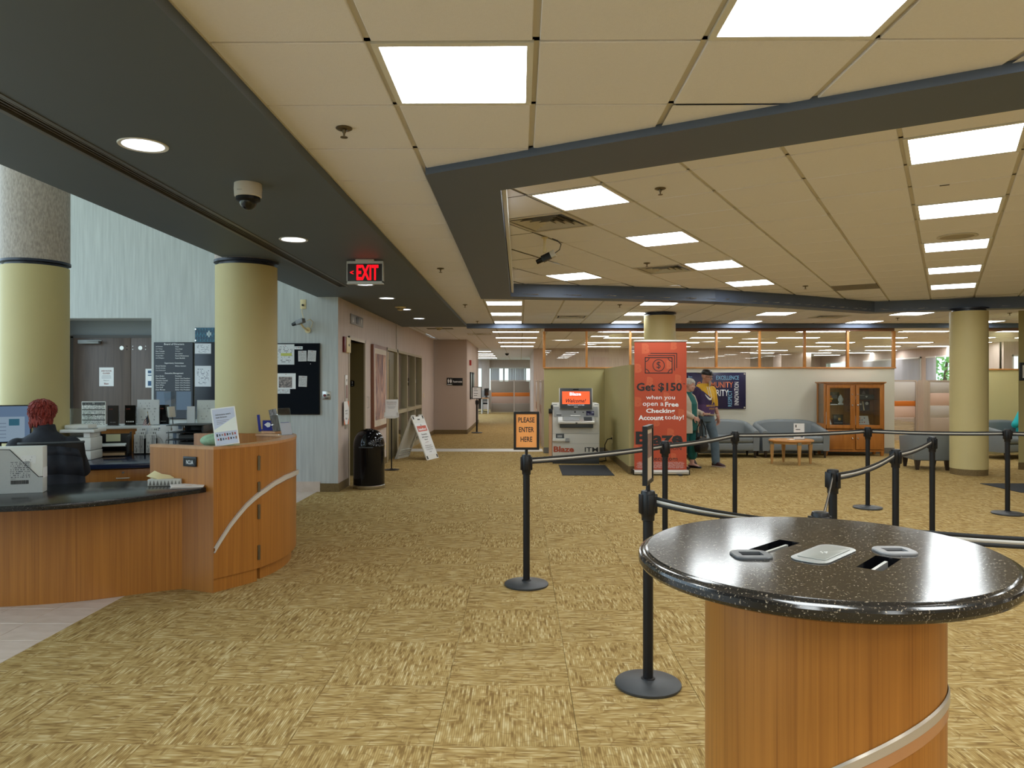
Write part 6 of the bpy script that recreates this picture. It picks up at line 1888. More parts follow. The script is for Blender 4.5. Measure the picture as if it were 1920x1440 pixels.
MB().box(-IW - 0.06, -IW - 0.005, 0.05, 0.60, 0.14, 0.93).build('side_panel', mat('copper_panel', (0.58, 0.34, 0.19, 1), 0.5), it, smooth=0)
tag(MB().prism([(-0.40, -0.75), (0.44, -0.75), (0.43, 0.70), (-0.41, 0.70)], 0, 0.008).build('floor_mat', mat('mat_charcoal', (0.022, 0.024, 0.028, 1), 0.95, bump=0.4, bscale=400), None, (1.10, 12.62, 0.0015), R(-1)), 'charcoal floor mat in front of the teller machine', 'mat')
# power cable and outlet on the alcove's side wall
t = thing('wall_outlet', 'cream outlet low on the olive side wall near the teller machine', 'outlet', (1.7985, 14.3, 0.40), -PI / 2)
MB().box(-0.05, 0.05, -0.006, 0, -0.075, 0.075).build('plate', CREAM_P, t, bevel=0.002)
MB().box(-0.02, 0.02, -0.03, -0.006, 0.0, 0.035).build('plug', BLACK_P, t, bevel=0.003)
tag(MB().tube([(1.765, 14.3, 0.415), (1.70, 14.28, 0.40), (1.64, 14.2, 0.30), (1.63, 14.1, 0.12), (1.64, 14.0, 0.02), (1.55, 13.9, 0.012), (1.48, 13.9, 0.012)], 0.009, 8).build('power_cable', BLACK_P), 'black power cable hanging from the outlet to the teller machine', 'cable')

# ---------------- roll-up banner
bn = thing('banner_stand', 'orange roll-up banner reading Get $150 in front of the olive column', 'banner', (2.293, 12.0, 0))
BW_ = 0.425
MB().box(-0.45, 0.45, -0.10, 0.10, 0.018, 0.085).build('base', SATIN, bn, bevel=0.012)
MB().box(-0.445, 0.445, -0.102, -0.1, 0.045, 0.05).build('base_groove', GREY_P, bn, smooth=0)
for s_ in (-1, 1):
    MB().box(s_ * 0.30 - 0.03, s_ * 0.30 + 0.03, -0.16, 0.16, 0.0, 0.018).build('foot', BLACK_P, bn, bevel=0.003)
    MB().box(s_ * 0.45 - 0.008, s_ * 0.45 + 0.008, -0.104, 0.104, 0.014, 0.088).build('end_cap', BLACK_P, bn, bevel=0.004)
MB().box(-BW_, BW_, -0.003, 0.003, 0.085, 2.175).build('print_panel', ORANGE, bn, smooth=0)
MB().box(-BW_ - 0.015, BW_ + 0.015, -0.014, 0.014, 2.17, 2.20).build('top_bar', SATIN, bn, bevel=0.004)
MB().cyl((0, 0.05, 0.08), (0, 0.012, 2.18), 0.012, n=12).build('pole', SATIN, bn)
yb = -0.0042
# pale letter B marks in the print
for x, z, s_, r_ in ((-0.24, 2.06, 0.17, 0), (0.22, 2.11, 0.14, 4), (-0.36, 1.74, 0.15, 0), (-0.17, 1.52, 0.15, 8), (0.29, 1.56, 0.15, 4), (-0.36, 1.19, 0.16, 4), (0.10, 1.27, 0.15, 6), (0.345, 1.00, 0.15, 2), (0.17, 0.67, 0.17, 4), (-0.06, 0.86, 0.14, 0), (0.22, 0.29, 0.13, 0), (-0.39, 0.43, 0.12, 0), (0.15, 1.80, 0.14, 0)):
    text('B', bn, ORANGE_L, x, yb + 0.0006, z, h=s_, bold=0.07, spin=R(-r_), name='pale_letter')
# money icon
ic = MB()
def frame_rect(mb, x0, x1, z0, z1, th):
    mb.box(x0, x1, yb - 0.001, yb, z0, z0 + th).box(x0, x1, yb - 0.001, yb, z1 - th, z1).box(x0, x0 + th, yb - 0.001, yb, z0, z1).box(x1 - th, x1, yb - 0.001, yb, z0, z1)
frame_rect(ic, -0.255, 0.195, 1.655, 1.920, 0.014)
for cx, cz, a0 in ((-0.255, 1.655, 0), (0.195, 1.655, 90), (0.195, 1.92, 180), (-0.255, 1.92, 270)):
    P_, Q_ = [], []
    for k in range(9):
        a = R(a0 + 90 * k / 8)
        P_.append((cx + 0.066 * math.cos(a), yb - 0.0008, cz + 0.066 * math.sin(a)))
        Q_.append((cx + 0.078 * math.cos(a), yb - 0.0008, cz + 0.078 * math.sin(a)))
    ic.strip(P_, Q_)
P_, Q_ = [], []
for k in range(37):
    a = R(10 * k)
    P_.append((-0.03 + 0.088 * math.cos(a), yb - 0.0008, 1.787 + 0.088 * math.sin(a)))
    Q_.append((-0.03 + 0.100 * math.cos(a), yb - 0.0008, 1.787 + 0.100 * math.sin(a)))
ic.strip(P_, Q_)
for k, (x1, zt, xl, zbm) in enumerate(((0.233, 1.953, -0.205, 1.70), (0.270, 1.988, -0.165, 1.74))):
    ic.box(xl, x1, yb - 0.001, yb, zt - 0.012, zt).box(x1 - 0.012, x1, yb - 0.001, yb, zbm, zt)
ic.build('money_icon', INK, bn, smooth=0)
text('$', bn, INK, -0.03, yb - 0.0004, 1.787, h=0.125, bold=-0.005)
text('Get $150', bn, INK, -0.02, yb - 0.0004, 1.425, w=0.74, h=0.155, bold=0.03)
text('*', bn, INK, 0.385, yb - 0.0004, 1.475, h=0.045, bold=0.03)
text('when you', bn, INKW, 0.0, yb - 0.0004, 1.255, w=0.47, h=0.085, bold=0.008)
text('open a', bn, INKW, -0.12, yb - 0.0004, 1.140, w=0.34, h=0.075, bold=0.008)
text('Free', bn, INKW, 0.185, yb - 0.0004, 1.15, w=0.22, h=0.078, bold=0.03)
text('Checking', bn, INKW, 0.0, yb - 0.0004, 1.035, w=0.47, h=0.092, bold=0.03)
text('Account', bn, INKW, -0.155, yb - 0.0004, 0.932, w=0.41, h=0.08, bold=0.03)
text('today!', bn, INKW, 0.225, yb - 0.0004, 0.93, w=0.31, h=0.095, bold=0.008)
text('Blaze', bn, INK, -0.02, yb - 0.0004, 0.60, w=0.77, h=0.215, bold=0.04)
text('CREDIT UNION', bn, INK, 0.0, yb - 0.0004, 0.435, w=0.68, h=0.06)
text('blazecu.com', bn, INK, 0.0, yb - 0.0004, 0.265, w=0.55, h=0.07, bold=0.004)
fine = ['Offer valid for new checking accounts opened today with a', 'qualifying direct deposit. One offer per member. Account must', 'remain open and in good standing for ninety days. Terms and', 'conditions apply and may change at any time without notice.', 'See branch for details. Membership eligibility is required.', 'Federally insured by the national administration fund. Equal', 'housing opportunity lender. Other restrictions may apply now.']
for k, s_ in enumerate(fine):
    text(s_, bn, INKW, 0.0, yb - 0.0004, 0.205 - k * 0.0155 + 0.04 - 0.04, w=0.78 if k % 2 else 0.74, h=0.011, bold=0.01, res=0)

# ---------------- values sign on the cream wall
sg = thing('values_sign', 'navy wall sign with EXCELLENCE, RESPECT and INNOVATION lettering behind the man', 'sign', (4.18, PY - 0.03, 1.33))
SGP = mat('sign_navy', (0.018, 0.016, 0.055, 1), 0.25)
MB().box(-0.70, 0.60, -0.012, 0.0, -0.385, 0.385).build('panel', SGP, sg, bevel=0.002)
for x, z in ((-0.67, 0.355), (0.57, 0.355), (0.57, -0.355), (-0.67, -0.355)):
    MB().cyl((x, 0.028, z), (x, -0.022, z), 0.016, n=14).build('standoff', CHROME, sg)
SKY_B = mat('letter_blue', (0.18, 0.42, 0.62, 1), 0.5)
L_OR = mat('letter_orange', (0.66, 0.17, 0.06, 1), 0.5)
ysg = -0.0128
text('EXCELLENCE', sg, SKY_B, 0.215, ysg, 0.275, w=0.48, h=0.085, bold=0.006)
text('COMMUNITY', sg, L_OR, -0.05, ysg, 0.125, w=0.76, h=0.125, bold=0.006)
text('INTEGRITY', sg, INKW, -0.075, ysg, -0.045, w=0.62, h=0.138, bold=0.006)
text('RESPECT', sg, SKY_B, 0.265, ysg, -0.165, w=0.34, h=0.085, spin=PI / 2, bold=0.006)
text('INNOVATION', sg, INKW, 0.405, ysg, -0.06, w=0.49, h=0.095, spin=PI / 2, bold=0.006)
text('COMMITMENT', sg, SKY_B, -0.57, ysg, 0.04, w=0.55, h=0.08, spin=PI / 2, bold=0.006)

# ---------------- display cabinet
cab = thing('display_cabinet', 'cherry display cabinet with two glass doors holding awards by the cream wall', 'cabinet', (6.85, 15.30, 0), R(-2))
CW, CDp, CH = 0.60, 0.22, 1.515
def cbox(*b, nm='panel', m_=WOOD_CAB, par=cab, bev=0.002):
    return MB().box(*b).build(nm, m_, par, bevel=bev)
cbox(-CW - 0.03, CW + 0.03, -CDp - 0.03, CDp + 0.02, CH - 0.02, CH, nm='top')
cbox(-CW - 0.015, CW + 0.015, -CDp - 0.015, CDp + 0.01, CH - 0.035, CH - 0.02, nm='cornice', m_=WOOD_DK)
cbox(CW - 0.03, CW, -CDp, CDp, 0.10, CH - 0.035, nm='side_panel')
# left side: lower panel, glazed upper part with two stiles
cbox(-CW, -CW + 0.03, -CDp, CDp, 0.10, 0.66, nm='side_panel')
cbox(-CW, -CW + 0.03, -CDp, -CDp + 0.06, 0.66, CH - 0.035, nm='stile')
cbox(-CW, -CW + 0.03, CDp - 0.04, CDp, 0.66, CH - 0.035, nm='stile')
MB().box(-CW + 0.012, -CW + 0.018, -CDp + 0.06, CDp - 0.04, 0.66, CH - 0.04).build('side_pane', GLASS, cab, smooth=0)
cbox(-CW + 0.03, CW - 0.03, CDp - 0.015, CDp, 0.10, CH - 0.04, nm='back', m_=WOOD_DK)
cbox(-CW + 0.03, CW - 0.03, -CDp + 0.02, CDp - 0.015, 0.10, 0.13, nm='bottom')
cbox(-CW + 0.03, CW - 0.03, -CDp + 0.02, CDp - 0.015, 0.60, 0.63, nm='middle_shelf')
cbox(-0.02, 0.02, -CDp, -CDp + 0.03, 0.12, CH - 0.04, nm='centre_stile')
cbox(-CW + 0.03, CW - 0.03, -CDp, -CDp + 0.03, CH - 0.06, CH - 0.036, nm='top_rail')
cbox(-CW, CW, -CDp, -CDp + 0.03, 0.085, 0.125, nm='bottom_rail')
for x0, x1, nm in ((-CW + 0.035, -0.025, 0), (0.025, CW - 0.035, 1)):
    d = cbox(x0, x1, -CDp - 0.022, -CDp - 0.002, 0.135, 0.54, nm='lower_door')
    cbox(x0 + 0.055, x1 - 0.055, -CDp - 0.026, -CDp - 0.020, 0.19, 0.485, nm='door_panel', par=d)
    xk = x1 - 0.03 if nm == 0 else x0 + 0.03
    MB().ell((xk, -CDp - 0.04, 0.36), 0.014, 0.018, 0.018, 12, 8).build('knob', CHROME, d)
    g = MB().box(x0, x0 + 0.065, -CDp - 0.022, -CDp - 0.002, 0.56, CH - 0.065).box(x1 - 0.065, x1, -CDp - 0.022, -CDp - 0.002, 0.56, CH - 0.065).box(x0 + 0.065, x1 - 0.065, -CDp - 0.022, -CDp - 0.002, 0.56, 0.635).box(x0 + 0.065, x1 - 0.065, -CDp - 0.022, -CDp - 0.002, CH - 0.125, CH - 0.065).build('glass_door', WOOD_CAB, cab, bevel=0.002)
    MB().box(x0 + 0.065, x1 - 0.065, -CDp - 0.014, -CDp - 0.009, 0.635, CH - 0.125).build('door_pane', GLASS, g, smooth=0)
    for z in (1.04, 1.26):
        MB().ell((xk, -CDp - 0.038, z), 0.013, 0.017, 0.02 if z < 1.1 else 0.012, 12, 8).build('knob', CHROME, g)
for z, x0, x1 in ((1.035, -CW + 0.03, -0.02), (0.92, 0.02, CW - 0.03), (1.15, 0.02, CW - 0.03)):
    MB().box(x0, x1, -CDp + 0.03, CDp - 0.016, z, z + 0.008).build('glass_shelf', glass_mat('shelf_glass', (0.75, 0.82, 0.8, 1), 1.0) if 'shelf_glass' not in MATS else MATS['shelf_glass'], cab, smooth=0)
for sx in (-1, 1):
    for sy in (-1, 1):
        x, y = sx * (CW - 0.035), sy * (CDp - 0.035)
        MB().loft([[(x - 0.022, y - 0.022, 0), (x + 0.022, y - 0.022, 0), (x + 0.022, y + 0.022, 0), (x - 0.022, y + 0.022, 0)], [(x - 0.035, y - 0.035, 0.10), (x + 0.035, y - 0.035, 0.10), (x + 0.035, y + 0.035, 0.10), (x - 0.035, y + 0.035, 0.10)]]).build('foot', WOOD_CAB, cab, smooth=0)
def cw(x, y, z):
    a = R(-2)
    return (6.85 + x * math.cos(a) - y * math.sin(a), 15.30 + x * math.sin(a) + y * math.cos(a), z)
def award(name, label, cat, x, y, z, build):
    t = thing(name, label, cat, cw(x, y, z), R(-2))
    build(t)
BKP = mat('plaque_black', (0.02, 0.022, 0.025, 1), 0.25)
GOLD = mat('gold_print', (0.55, 0.33, 0.06, 1), 0.4, metal=0.4)
SILV = mat('silver_print', (0.50, 0.52, 0.53, 1), 0.3, metal=0.5)
award('plaque', 'black glass plaque on the left cabinet shelf behind the crystal award', 'award', -0.27, 0.10, 1.044, lambda t: (MB().box(-0.09, 0.09, 0, 0.015, 0, 0.26).build('slab', BKP, t, bevel=0.002), MB().box(-0.06, 0.05, -0.001, 0, 0.12, 0.2).build('etching', mat('etch_grey', (0.10, 0.12, 0.15, 1), 0.4), t, smooth=0)))
award('crystal_award', 'clear flame shaped crystal award on the left cabinet shelf', 'award', -0.20, -0.02, 1.044, lambda t: (MB().lathe([(0.055, 0), (0.055, 0.03), (0.03, 0.045), (0.05, 0.085), (0.055, 0.12), (0.03, 0.18), (0.001, 0.215)], 10).build('crystal', mat('crystal', (0.42, 0.45, 0.45, 1), 0.1, spec=0.8), t, smooth=20),))
award('glass_flower', 'orange and yellow glass flower ornament behind the left cabinet stile', 'ornament', -0.44, 0.0, 1.044, lambda t: ([MB().ell((0.055 * math.cos(a), 0.012 * math.sin(3 * a), 0.12 + 0.055 * math.sin(a)), 0.04, 0.018, 0.025, 10, 6, M=Matrix.Rotation(-a, 3, 'Y')).build('petal', mat('petal_orange', (0.62, 0.16, 0.015, 1), 0.2) if k % 2 else mat('petal_yellow', (0.72, 0.36, 0.03, 1), 0.2), t) for k, a in enumerate([2 * PI * q / 8 for q in range(8)])], MB().lathe([(0.035, 0), (0.035, 0.01), (0.012, 0.03), (0.012, 0.09)], 14).build('stem', DGREY_P, t)))
award('name_slip', 'flat pale slips lying on the left glass shelf', 'card', -0.37, -0.10, 1.044, lambda t: (MB().box(-0.07, 0.07, -0.03, 0.03, 0, 0.008).box(-0.05, 0.06, -0.02, 0.02, 0.008, 0.014).build('slip', PAPER, t, smooth=0),))
award('plaque', 'white pointed certificate leaning at the lower left of the cabinet', 'award', -0.44, 0.0, 0.631, lambda t: (MB().prism([(-0.10, 0), (0.065, 0), (-0.02, 0.26), (-0.10, 0.26)], 0.0, 0.012, M=RX).build('card', PAPER, t, smooth=0),))
award('plaque', 'black boxed award with gold seal in the lower left of the cabinet', 'award', -0.225, 0.03, 0.631, lambda t: (MB().box(-0.095, 0.095, 0, 0.06, 0, 0.19).build('box', BKP, t, bevel=0.003), MB().box(-0.105, 0.105, -0.005, 0.065, 0.19, 0.205).build('lid', BKP, t, bevel=0.003), MB().cyl((0.02, -0.002, 0.11), (0.02, -0.004, 0.11), 0.028, n=18).build('seal', GOLD, t), MB().box(-0.085, 0.085, -0.002, 0, 0.03, 0.036).build('line', SILV, t, smooth=0)))
award('plaque', 'large dark picture award on the top right cabinet shelf', 'award', 0.28, 0.10, 1.159, lambda t: (MB().box(-0.15, 0.15, 0, 0.015, 0, 0.22).build('slab', mat('plaque_green', (0.02, 0.03, 0.028, 1), 0.25), t, bevel=0.002), MB().prism([(0.0, 0.1), (0.08, 0.1), (0.06, 0.16), (0.04, 0.18), (0.02, 0.15)], 0.0005, 0.0015, M=RX).build('etching', mat('etch_pale', (0.15, 0.17, 0.17, 1), 0.4), t, smooth=0)))
award('award_bar', 'long dark box with a silver shield on the upper right shelf', 'award', 0.31, -0.06, 1.159, lambda t: (MB().box(-0.155, 0.155, 0, 0.05, 0, 0.095).build('box', mat('bar_green', (0.022, 0.035, 0.028, 1), 0.3), t, bevel=0.003), MB().prism([(-0.02, 0.07), (0.02, 0.07), (0.018, 0.045), (0.0, 0.03), (-0.018, 0.045)], 0.001, 0.003, M=RX).build('shield', SILV, t, smooth=0), MB().box(-0.13, -0.04, -0.001, 0, 0.076, 0.082).build('line', SILV, t, smooth=0)))
award('name_card', 'small white slanted name card on the upper right shelf', 'card', 0.10, -0.08, 1.159, lambda t: (MB().prism([(-0.05, 0), (0.055, 0), (0.04, 0.06), (-0.055, 0.06)], 0, 0.01, M=RX).build('card', PAPER, t, smooth=0), MB().box(-0.03, 0.025, -0.011, -0.01, 0.02, 0.028).build('line', INK, t, smooth=0)))
award('plaque', 'dark plaque with cream edges leaning on the middle right shelf', 'award', 0.20, 0.0, 0.929, lambda t: (MB().prism([(-0.06, 0), (0.09, 0), (0.06, 0.185), (-0.09, 0.185)], 0, 0.015, M=RX).build('slab', mat('edge_cream', (0.62, 0.52, 0.33, 1), 0.4), t, smooth=0), MB().prism([(-0.045, 0), (0.07, 0), (0.042, 0.185), (-0.072, 0.185)], 0.0151, 0.017, M=RX).build('face', BKP, t, smooth=0), MB().box(-0.03, 0.03, -0.018, -0.017, 0.11, 0.14).build('line', SILV, t, smooth=0)))
award('plaque', 'dark plaque with a round silver emblem on the middle right shelf', 'award', 0.355, 0.03, 0.929, lambda t: (MB().box(-0.065, 0.06, 0, 0.015, 0, 0.19).build('slab', BKP, t, bevel=0.002), MB().cyl((0, -0.001, 0.14), (0, -0.004, 0.14), 0.033, n=18).build('emblem', SILV, t)))
award('certificate', 'white framed certificate with small pictures at the lower right of the cabinet', 'award', 0.23, 0.0, 0.631, lambda t: (MB().prism([(-0.14, 0), (0.16, 0), (0.13, 0.18), (-0.16, 0.18)], 0, 0.012, M=RX).build('frame', mat('cert_white', (0.62, 0.64, 0.66, 1), 0.3), t, smooth=0), [MB().box(x, x + 0.022, -0.0135, -0.012, z, z + 0.02).build('picture', ICON[(k * 3 + j) % 4], t, smooth=0) for k, x in enumerate((-0.09, -0.045, 0.0, 0.045)) for j, z in enumerate((0.04, 0.085, 0.125)) if (k + j) % 4]))

# ---------------- sofas, armchair, coffee table
LEG_D = mat('espresso_leg', (0.03, 0.018, 0.012, 1), 0.4)
def sofa(x, y, rz, W, label, D=0.78, Hs=0.74, group='grey leather seats'):
    """tub-back settee: curved shell sweeping down into the arms, seat cushion, four legs"""
    t = thing('sofa', label, 'sofa', (x, y, 0), rz, group)
    hw = W / 2
    N = 28
    rings = []
    for k in range(N + 1):
        s = -1 + 2 * k / N                       # -1 left arm front ... 1 right arm front
        a = abs(s)
        # plan of the shell's outer line: arms forward (-y), back curved
        if a > 0.62:
            u = (a - 0.62) / 0.38
            px_, py_ = math.copysign(hw, s), D / 2 - 0.16 - u * (D - 0.18)
            nx, ny = math.copysign(1, s), 0.0
        else:
            u = a / 0.62
            th = u * PI / 2
            px_ = math.copysign(hw * math.sin(th) ** 0.75 if u > 0 else 0, s)
            py_ = D / 2 - 0.16 * (1 - math.cos(th)) ** 1.0
            nx, ny = math.copysign(math.sin(th), s), math.cos(th)
        top_z = Hs - 0.20 * a ** 1.9
        th_ = 0.13
        nn = Vector((nx, ny)).normalized()
        o = Vector((px_, py_))
        i = o - nn * th_
        m_ = o - nn * th_ * 0.5
        rings.append([(o.x * 0.985, o.y, 0.14), (o.x, o.y, top_z - 0.05), (o.x - nn.x * 0.02, o.y - nn.y * 0.02, top_z - 0.012), (m_.x, m_.y, top_z), (i.x + nn.x * 0.02, i.y + nn.y * 0.02, top_z - 0.015), (i.x, i.y, top_z - 0.06), (i.x, i.y, 0.14)])
    MB().loft(rings).build('back_shell', GREY_L, t, smooth=50)
    MB().box(-hw + 0.11, hw - 0.11, -D / 2 + 0.02, D / 2 - 0.18, 0.14, 0.30).build('seat_frame', GREY_L, t, bevel=0.03, seg=3)
    MB().box(-hw + 0.125, hw - 0.125, -D / 2 + 0.0, D / 2 - 0.16, 0.30, 0.43).build('seat_cushion', GREY_L, t, bevel=0.05, seg=4)
    for sx in (-1, 1):
        for yy in (-D / 2 + 0.06, D / 2 - 0.2):
            MB().cyl((sx * (hw - 0.08), yy, 0.0), (sx * (hw - 0.08), yy, 0.145), 0.018, 0.032, 12).build('leg', LEG_D, t)
    return t
sofa(4.12, 15.04, 0, 1.32, 'grey leather tub sofa directly behind the man in the yellow hoodie')
sofa(5.50, 15.04, 0, 1.34, 'grey leather tub sofa between its twin and the display cabinet')
sofa(9.85, 14.85, R(20), 1.30, 'grey leather sofa with the teal clad sitter, far right')
ac = thing('armchair', 'boxy grey armchair seen from behind beside the right olive column', 'armchair', (7.13, 12.98, 0), R(172))
MB().loft([[(-0.29, -0.33, 0.16), (0.29, -0.33, 0.16), (0.29, 0.33, 0.16), (-0.29, 0.33, 0.16)], [(-0.29, -0.36, 0.40), (0.29, -0.36, 0.40), (0.29, 0.36, 0.40), (-0.29, 0.36, 0.40)]]).build('seat', GREY_L, ac, bevel=0.03)
MB().loft([[(-0.30, 0.22, 0.17), (0.30, 0.22, 0.17), (0.30, 0.34, 0.17), (-0.30, 0.34, 0.17)], [(-0.31, 0.26, 0.645), (0.31, 0.26, 0.645), (0.31, 0.39, 0.645), (-0.31, 0.39, 0.645)]]).build('backrest', GREY_L, ac, bevel=0.02)
for sx in (-1, 1):
    MB().loft([[(sx * 0.25 - 0.05, -0.34, 0.2), (sx * 0.25 + 0.05, -0.34, 0.2), (sx * 0.25 + 0.05, 0.3, 0.2), (sx * 0.25 - 0.05, 0.3, 0.2)], [(sx * 0.265 - 0.05, -0.36, 0.55), (sx * 0.265 + 0.05, -0.36, 0.55), (sx * 0.265 + 0.05, 0.33, 0.62), (sx * 0.265 - 0.05, 0.33, 0.62)]]).build('arm', GREY_L, ac, bevel=0.02)
    for yy in (-0.27, 0.29):
        x = sx * 0.24
        MB().loft([[(x - 0.022, yy - 0.022, 0), (x + 0.022, yy - 0.022, 0), (x + 0.022, yy + 0.022, 0), (x - 0.022, yy + 0.022, 0)], [(x - 0.045, yy - 0.03, 0.17), (x + 0.045, yy - 0.03, 0.17), (x + 0.045, yy + 0.03, 0.17), (x - 0.045, yy + 0.03, 0.17)]]).build('leg', LEG_D, ac, smooth=0)
ct = thing('coffee_table', 'oval maple coffee table with dark glass inset in front of the sofa', 'table', (5.03, 13.66, 0), R(-4))
MB().lathe([(0.30, 0.415), (0.39, 0.415), (0.405, 0.428), (0.40, 0.445), (0.385, 0.452), (0.335, 0.452)], 48, sy=0.82).build('top_rim', WOOD_TRIM, ct)
MB().lathe([(0.335, 0.430), (0.335, 0.449), (0.001, 0.449)], 48, sy=0.82).build('glass_inset', mat('dark_inset', (0.035, 0.045, 0.05, 1), 0.08, spec=0.7), ct)
MB().lathe([(0.345, 0.375), (0.355, 0.415)], 48, sy=0.82).build('apron', WOOD_OAK, ct)
for a in (-80, 2, 100, 182):
    x, y = 0.35 * math.cos(R(a)), 0.35 * 0.82 * math.sin(R(a))
    MB().loft([[(x - 0.016, y - 0.016, 0), (x + 0.016, y - 0.016, 0), (x + 0.016, y + 0.016, 0), (x - 0.016, y + 0.016, 0)], [(x - 0.032, y - 0.032, 0.36), (x + 0.032, y - 0.032, 0.36), (x + 0.032, y + 0.032, 0.36), (x - 0.032, y + 0.032, 0.36)]]).build('leg', WOOD_OAK, ct, smooth=0)
    MB().box(x - 0.033, x + 0.033, y - 0.033, y + 0.033, 0.36, 0.415).build('leg_cap', mat('cap_bronze', (0.22, 0.2, 0.13, 1), 0.4), ct, smooth=0)
t = thing('table_sign', 'white leaflet in a clear holder standing on the coffee table', 'sign', (5.16, 13.62, 0.454), R(-6))
MB().box(-0.10, 0.10, 0.0, 0.006, 0, 0.30).box(-0.10, 0.10, -0.04, 0.05, 0, 0.004).build('holder', ACRYL, t, smooth=0)
MB().box(-0.095, 0.095, -0.0025, -0.0005, 0.006, 0.295).build('leaflet', PAPER, t, smooth=0)
MB().box(-0.065, -0.045, -0.0035, -0.0025, 0.22, 0.27).box(-0.06, 0.02, -0.0035, -0.0025, 0.175, 0.188).box(-0.055, -0.042, -0.0035, -0.0025, 0.05, 0.12).build('print_mark', INK, t, smooth=0)
MB().cyl((0.05, -0.0025, 0.06), (0.05, -0.004, 0.06), 0.026, n=18).build('round_logo', mat('logo_blue', (0.12, 0.18, 0.30, 1), 0.5), t)
tag(MB().box(-0.07, 0.03, -0.05, 0.05, 0, 0.012).build('coaster_stack', PAPER, None, (5.02, 13.60, 0.4495), R(12), bevel=0.002), 'small white paper pad on the coffee table beside the leaflet', 'paper')
# certificate on the olive wall
t = thing('framed_certificate', 'dark framed certificate on the olive wall at the right edge', 'picture', (8.80, 12.798, 1.695))
MB().box(-0.155, 0.25, -0.02, 0, -0.155, 0.155).build('frame', mat('charcoal_frame', (0.03, 0.035, 0.04, 1), 0.35), t, bevel=0.003)
MB().box(-0.11, 0.205, -0.022, -0.019, -0.11, 0.11).build('document', print_mat('certificate_print', (0.72, 0.72, 0.68, 1), (0.4, 0.4, 0.38, 1), 7, 12, 0.4, 0.1), t, smooth=0)
t = thing('light_switch', 'white light switch on the pale olive wall beside the right column', 'switch', (9.86, PY - 0.001, 1.12))
MB().box(-0.04, 0.04, -0.006, 0, -0.06, 0.06).build('plate', WHITE_P, t, bevel=0.002)
MB().box(-0.01, 0.01, -0.012, -0.006, -0.02, 0.02).build('rocker', WHITE_P, t, smooth=0)
tag(MB().box(-0.5, 0.5, -0.45, 0.45, 0, 0.006).build('floor_mat', MATS['mat_charcoal'], None, (7.35, 10.55, 0.001)), 'dark floor mat at the right edge behind the rightmost belt', 'mat')
# hanging camera in the coffer
t = thing('hanging_camera', 'black and grey box camera on a cream drop pole in the coffer', 'camera', (0.235, 6.98, RZ))
MB().cyl((0, 0, 0), (0, 0, -0.10), 0.013, n=14).cyl((0, 0, 0), (0, 0, -0.008), 0.03, n=18).cyl((0, 0, -0.10), (0, 0, -0.145), 0.017, n=14).build('drop_pole', CREAM_P, t)
CM2 = Matrix.Translation((0.03, -0.01, -0.185)) @ Matrix.Rotation(R(-15), 4, 'Z') @ Matrix.Rotation(R(-24), 4, 'Y')
MB().box(-0.06, 0.03, -0.03, 0.03, -0.03, 0.03, M=CM2).build('body', BLACK_P, t, bevel=0.004)
MB().box(0.03, 0.075, -0.031, 0.031, -0.031, 0.031, M=CM2).build('rear_cover', mat('camera_pale', (0.48, 0.44, 0.36, 1), 0.4), t, bevel=0.004)
MB().cyl(CM2 @ Vector((-0.06, 0, 0)), CM2 @ Vector((-0.12, 0, 0)), 0.026, 0.022, 16).build('lens', BLACK_G, t)
MB().tube([CM2 @ Vector((0.075, 0, 0)), (0.14, -0.01, -0.12), (0.155, -0.01, -0.07), (0.12, 0.0, -0.03), (0.07, 0.0, -0.012)], 0.0045, 8).build('cable', DGREY_P, t)

# ---------------- beyond the partition: hallway and office
def strip_light(x, y, w_, label):
    t = thing('strip_light', label, 'light', (x, y, CZ), 0, 'office strip lights')
    MB().box(-w_ / 2, w_ / 2, -0.16, 0.16, -0.012, 0.006).build('frame', WHITE_M, t, smooth=0)
    MB().quad((-w_ / 2 + 0.03, -0.13, -0.013), (-w_ / 2 + 0.03, 0.13, -0.013), (w_ / 2 - 0.03, 0.13, -0.013), (w_ / 2 - 0.03, -0.13, -0.013)).build('lens', STRIP, t, smooth=0, fix=False)
for k, y in enumerate((17.9, 20.3, 22.7, 25.2)):
    strip_light(-0.10, y, 1.18, 'hallway strip light, %s from the header' % ('first', 'second', 'third', 'fourth')[k])
for k, y in enumerate((29.5, 32.0, 34.5, 37.5)):
    strip_light(-1.75, y, 1.2, 'strip light past the restroom wall, %s of four' % ('nearest', 'second', 'third', 'farthest')[k])
k = 0
for i, x in enumerate((2.6, 5.0, 7.4, 9.8, 12.2, 14.0)):
    for j, y in enumerate((17.9, 20.4, 22.9, 25.4, 28.6, 31.0, 33.6)):
        if y > 26.5 and x < 8.6:
            continue
        strip_light(x + 0.3 * (j % 2), y, 1.18, 'office strip light behind the glass, column %s from the left, row %s back' % (('first', 'second', 'third', 'fourth', 'fifth', 'sixth')[i], ('one', 'two', 'three', 'four', 'five', 'six', 'seven')[j]))
strip_light(16.2, 20.6, 1.18, 'strip light in the bay seen between the right column and olive wall')
vent(0.20, 17.35, CZ, 0, 'louvered air vent in front of the first hallway strip light')
vent(-1.05, 18.9, CZ, 0, 'louvered air vent left of the hallway strip lights')
t = thing('dome_camera', 'small black dome camera on the far hallway ceiling', 'camera', (-0.55, 31.0, CZ))
MB().lathe([(0.09, 0), (0.09, -0.03)], 24).build('housing', WHITE_P, t)
MB().lathe([(0.085, -0.03), (0.07, -0.08), (0.03, -0.115), (0.001, -0.12)], 24).build('dome', BLACK_G, t)
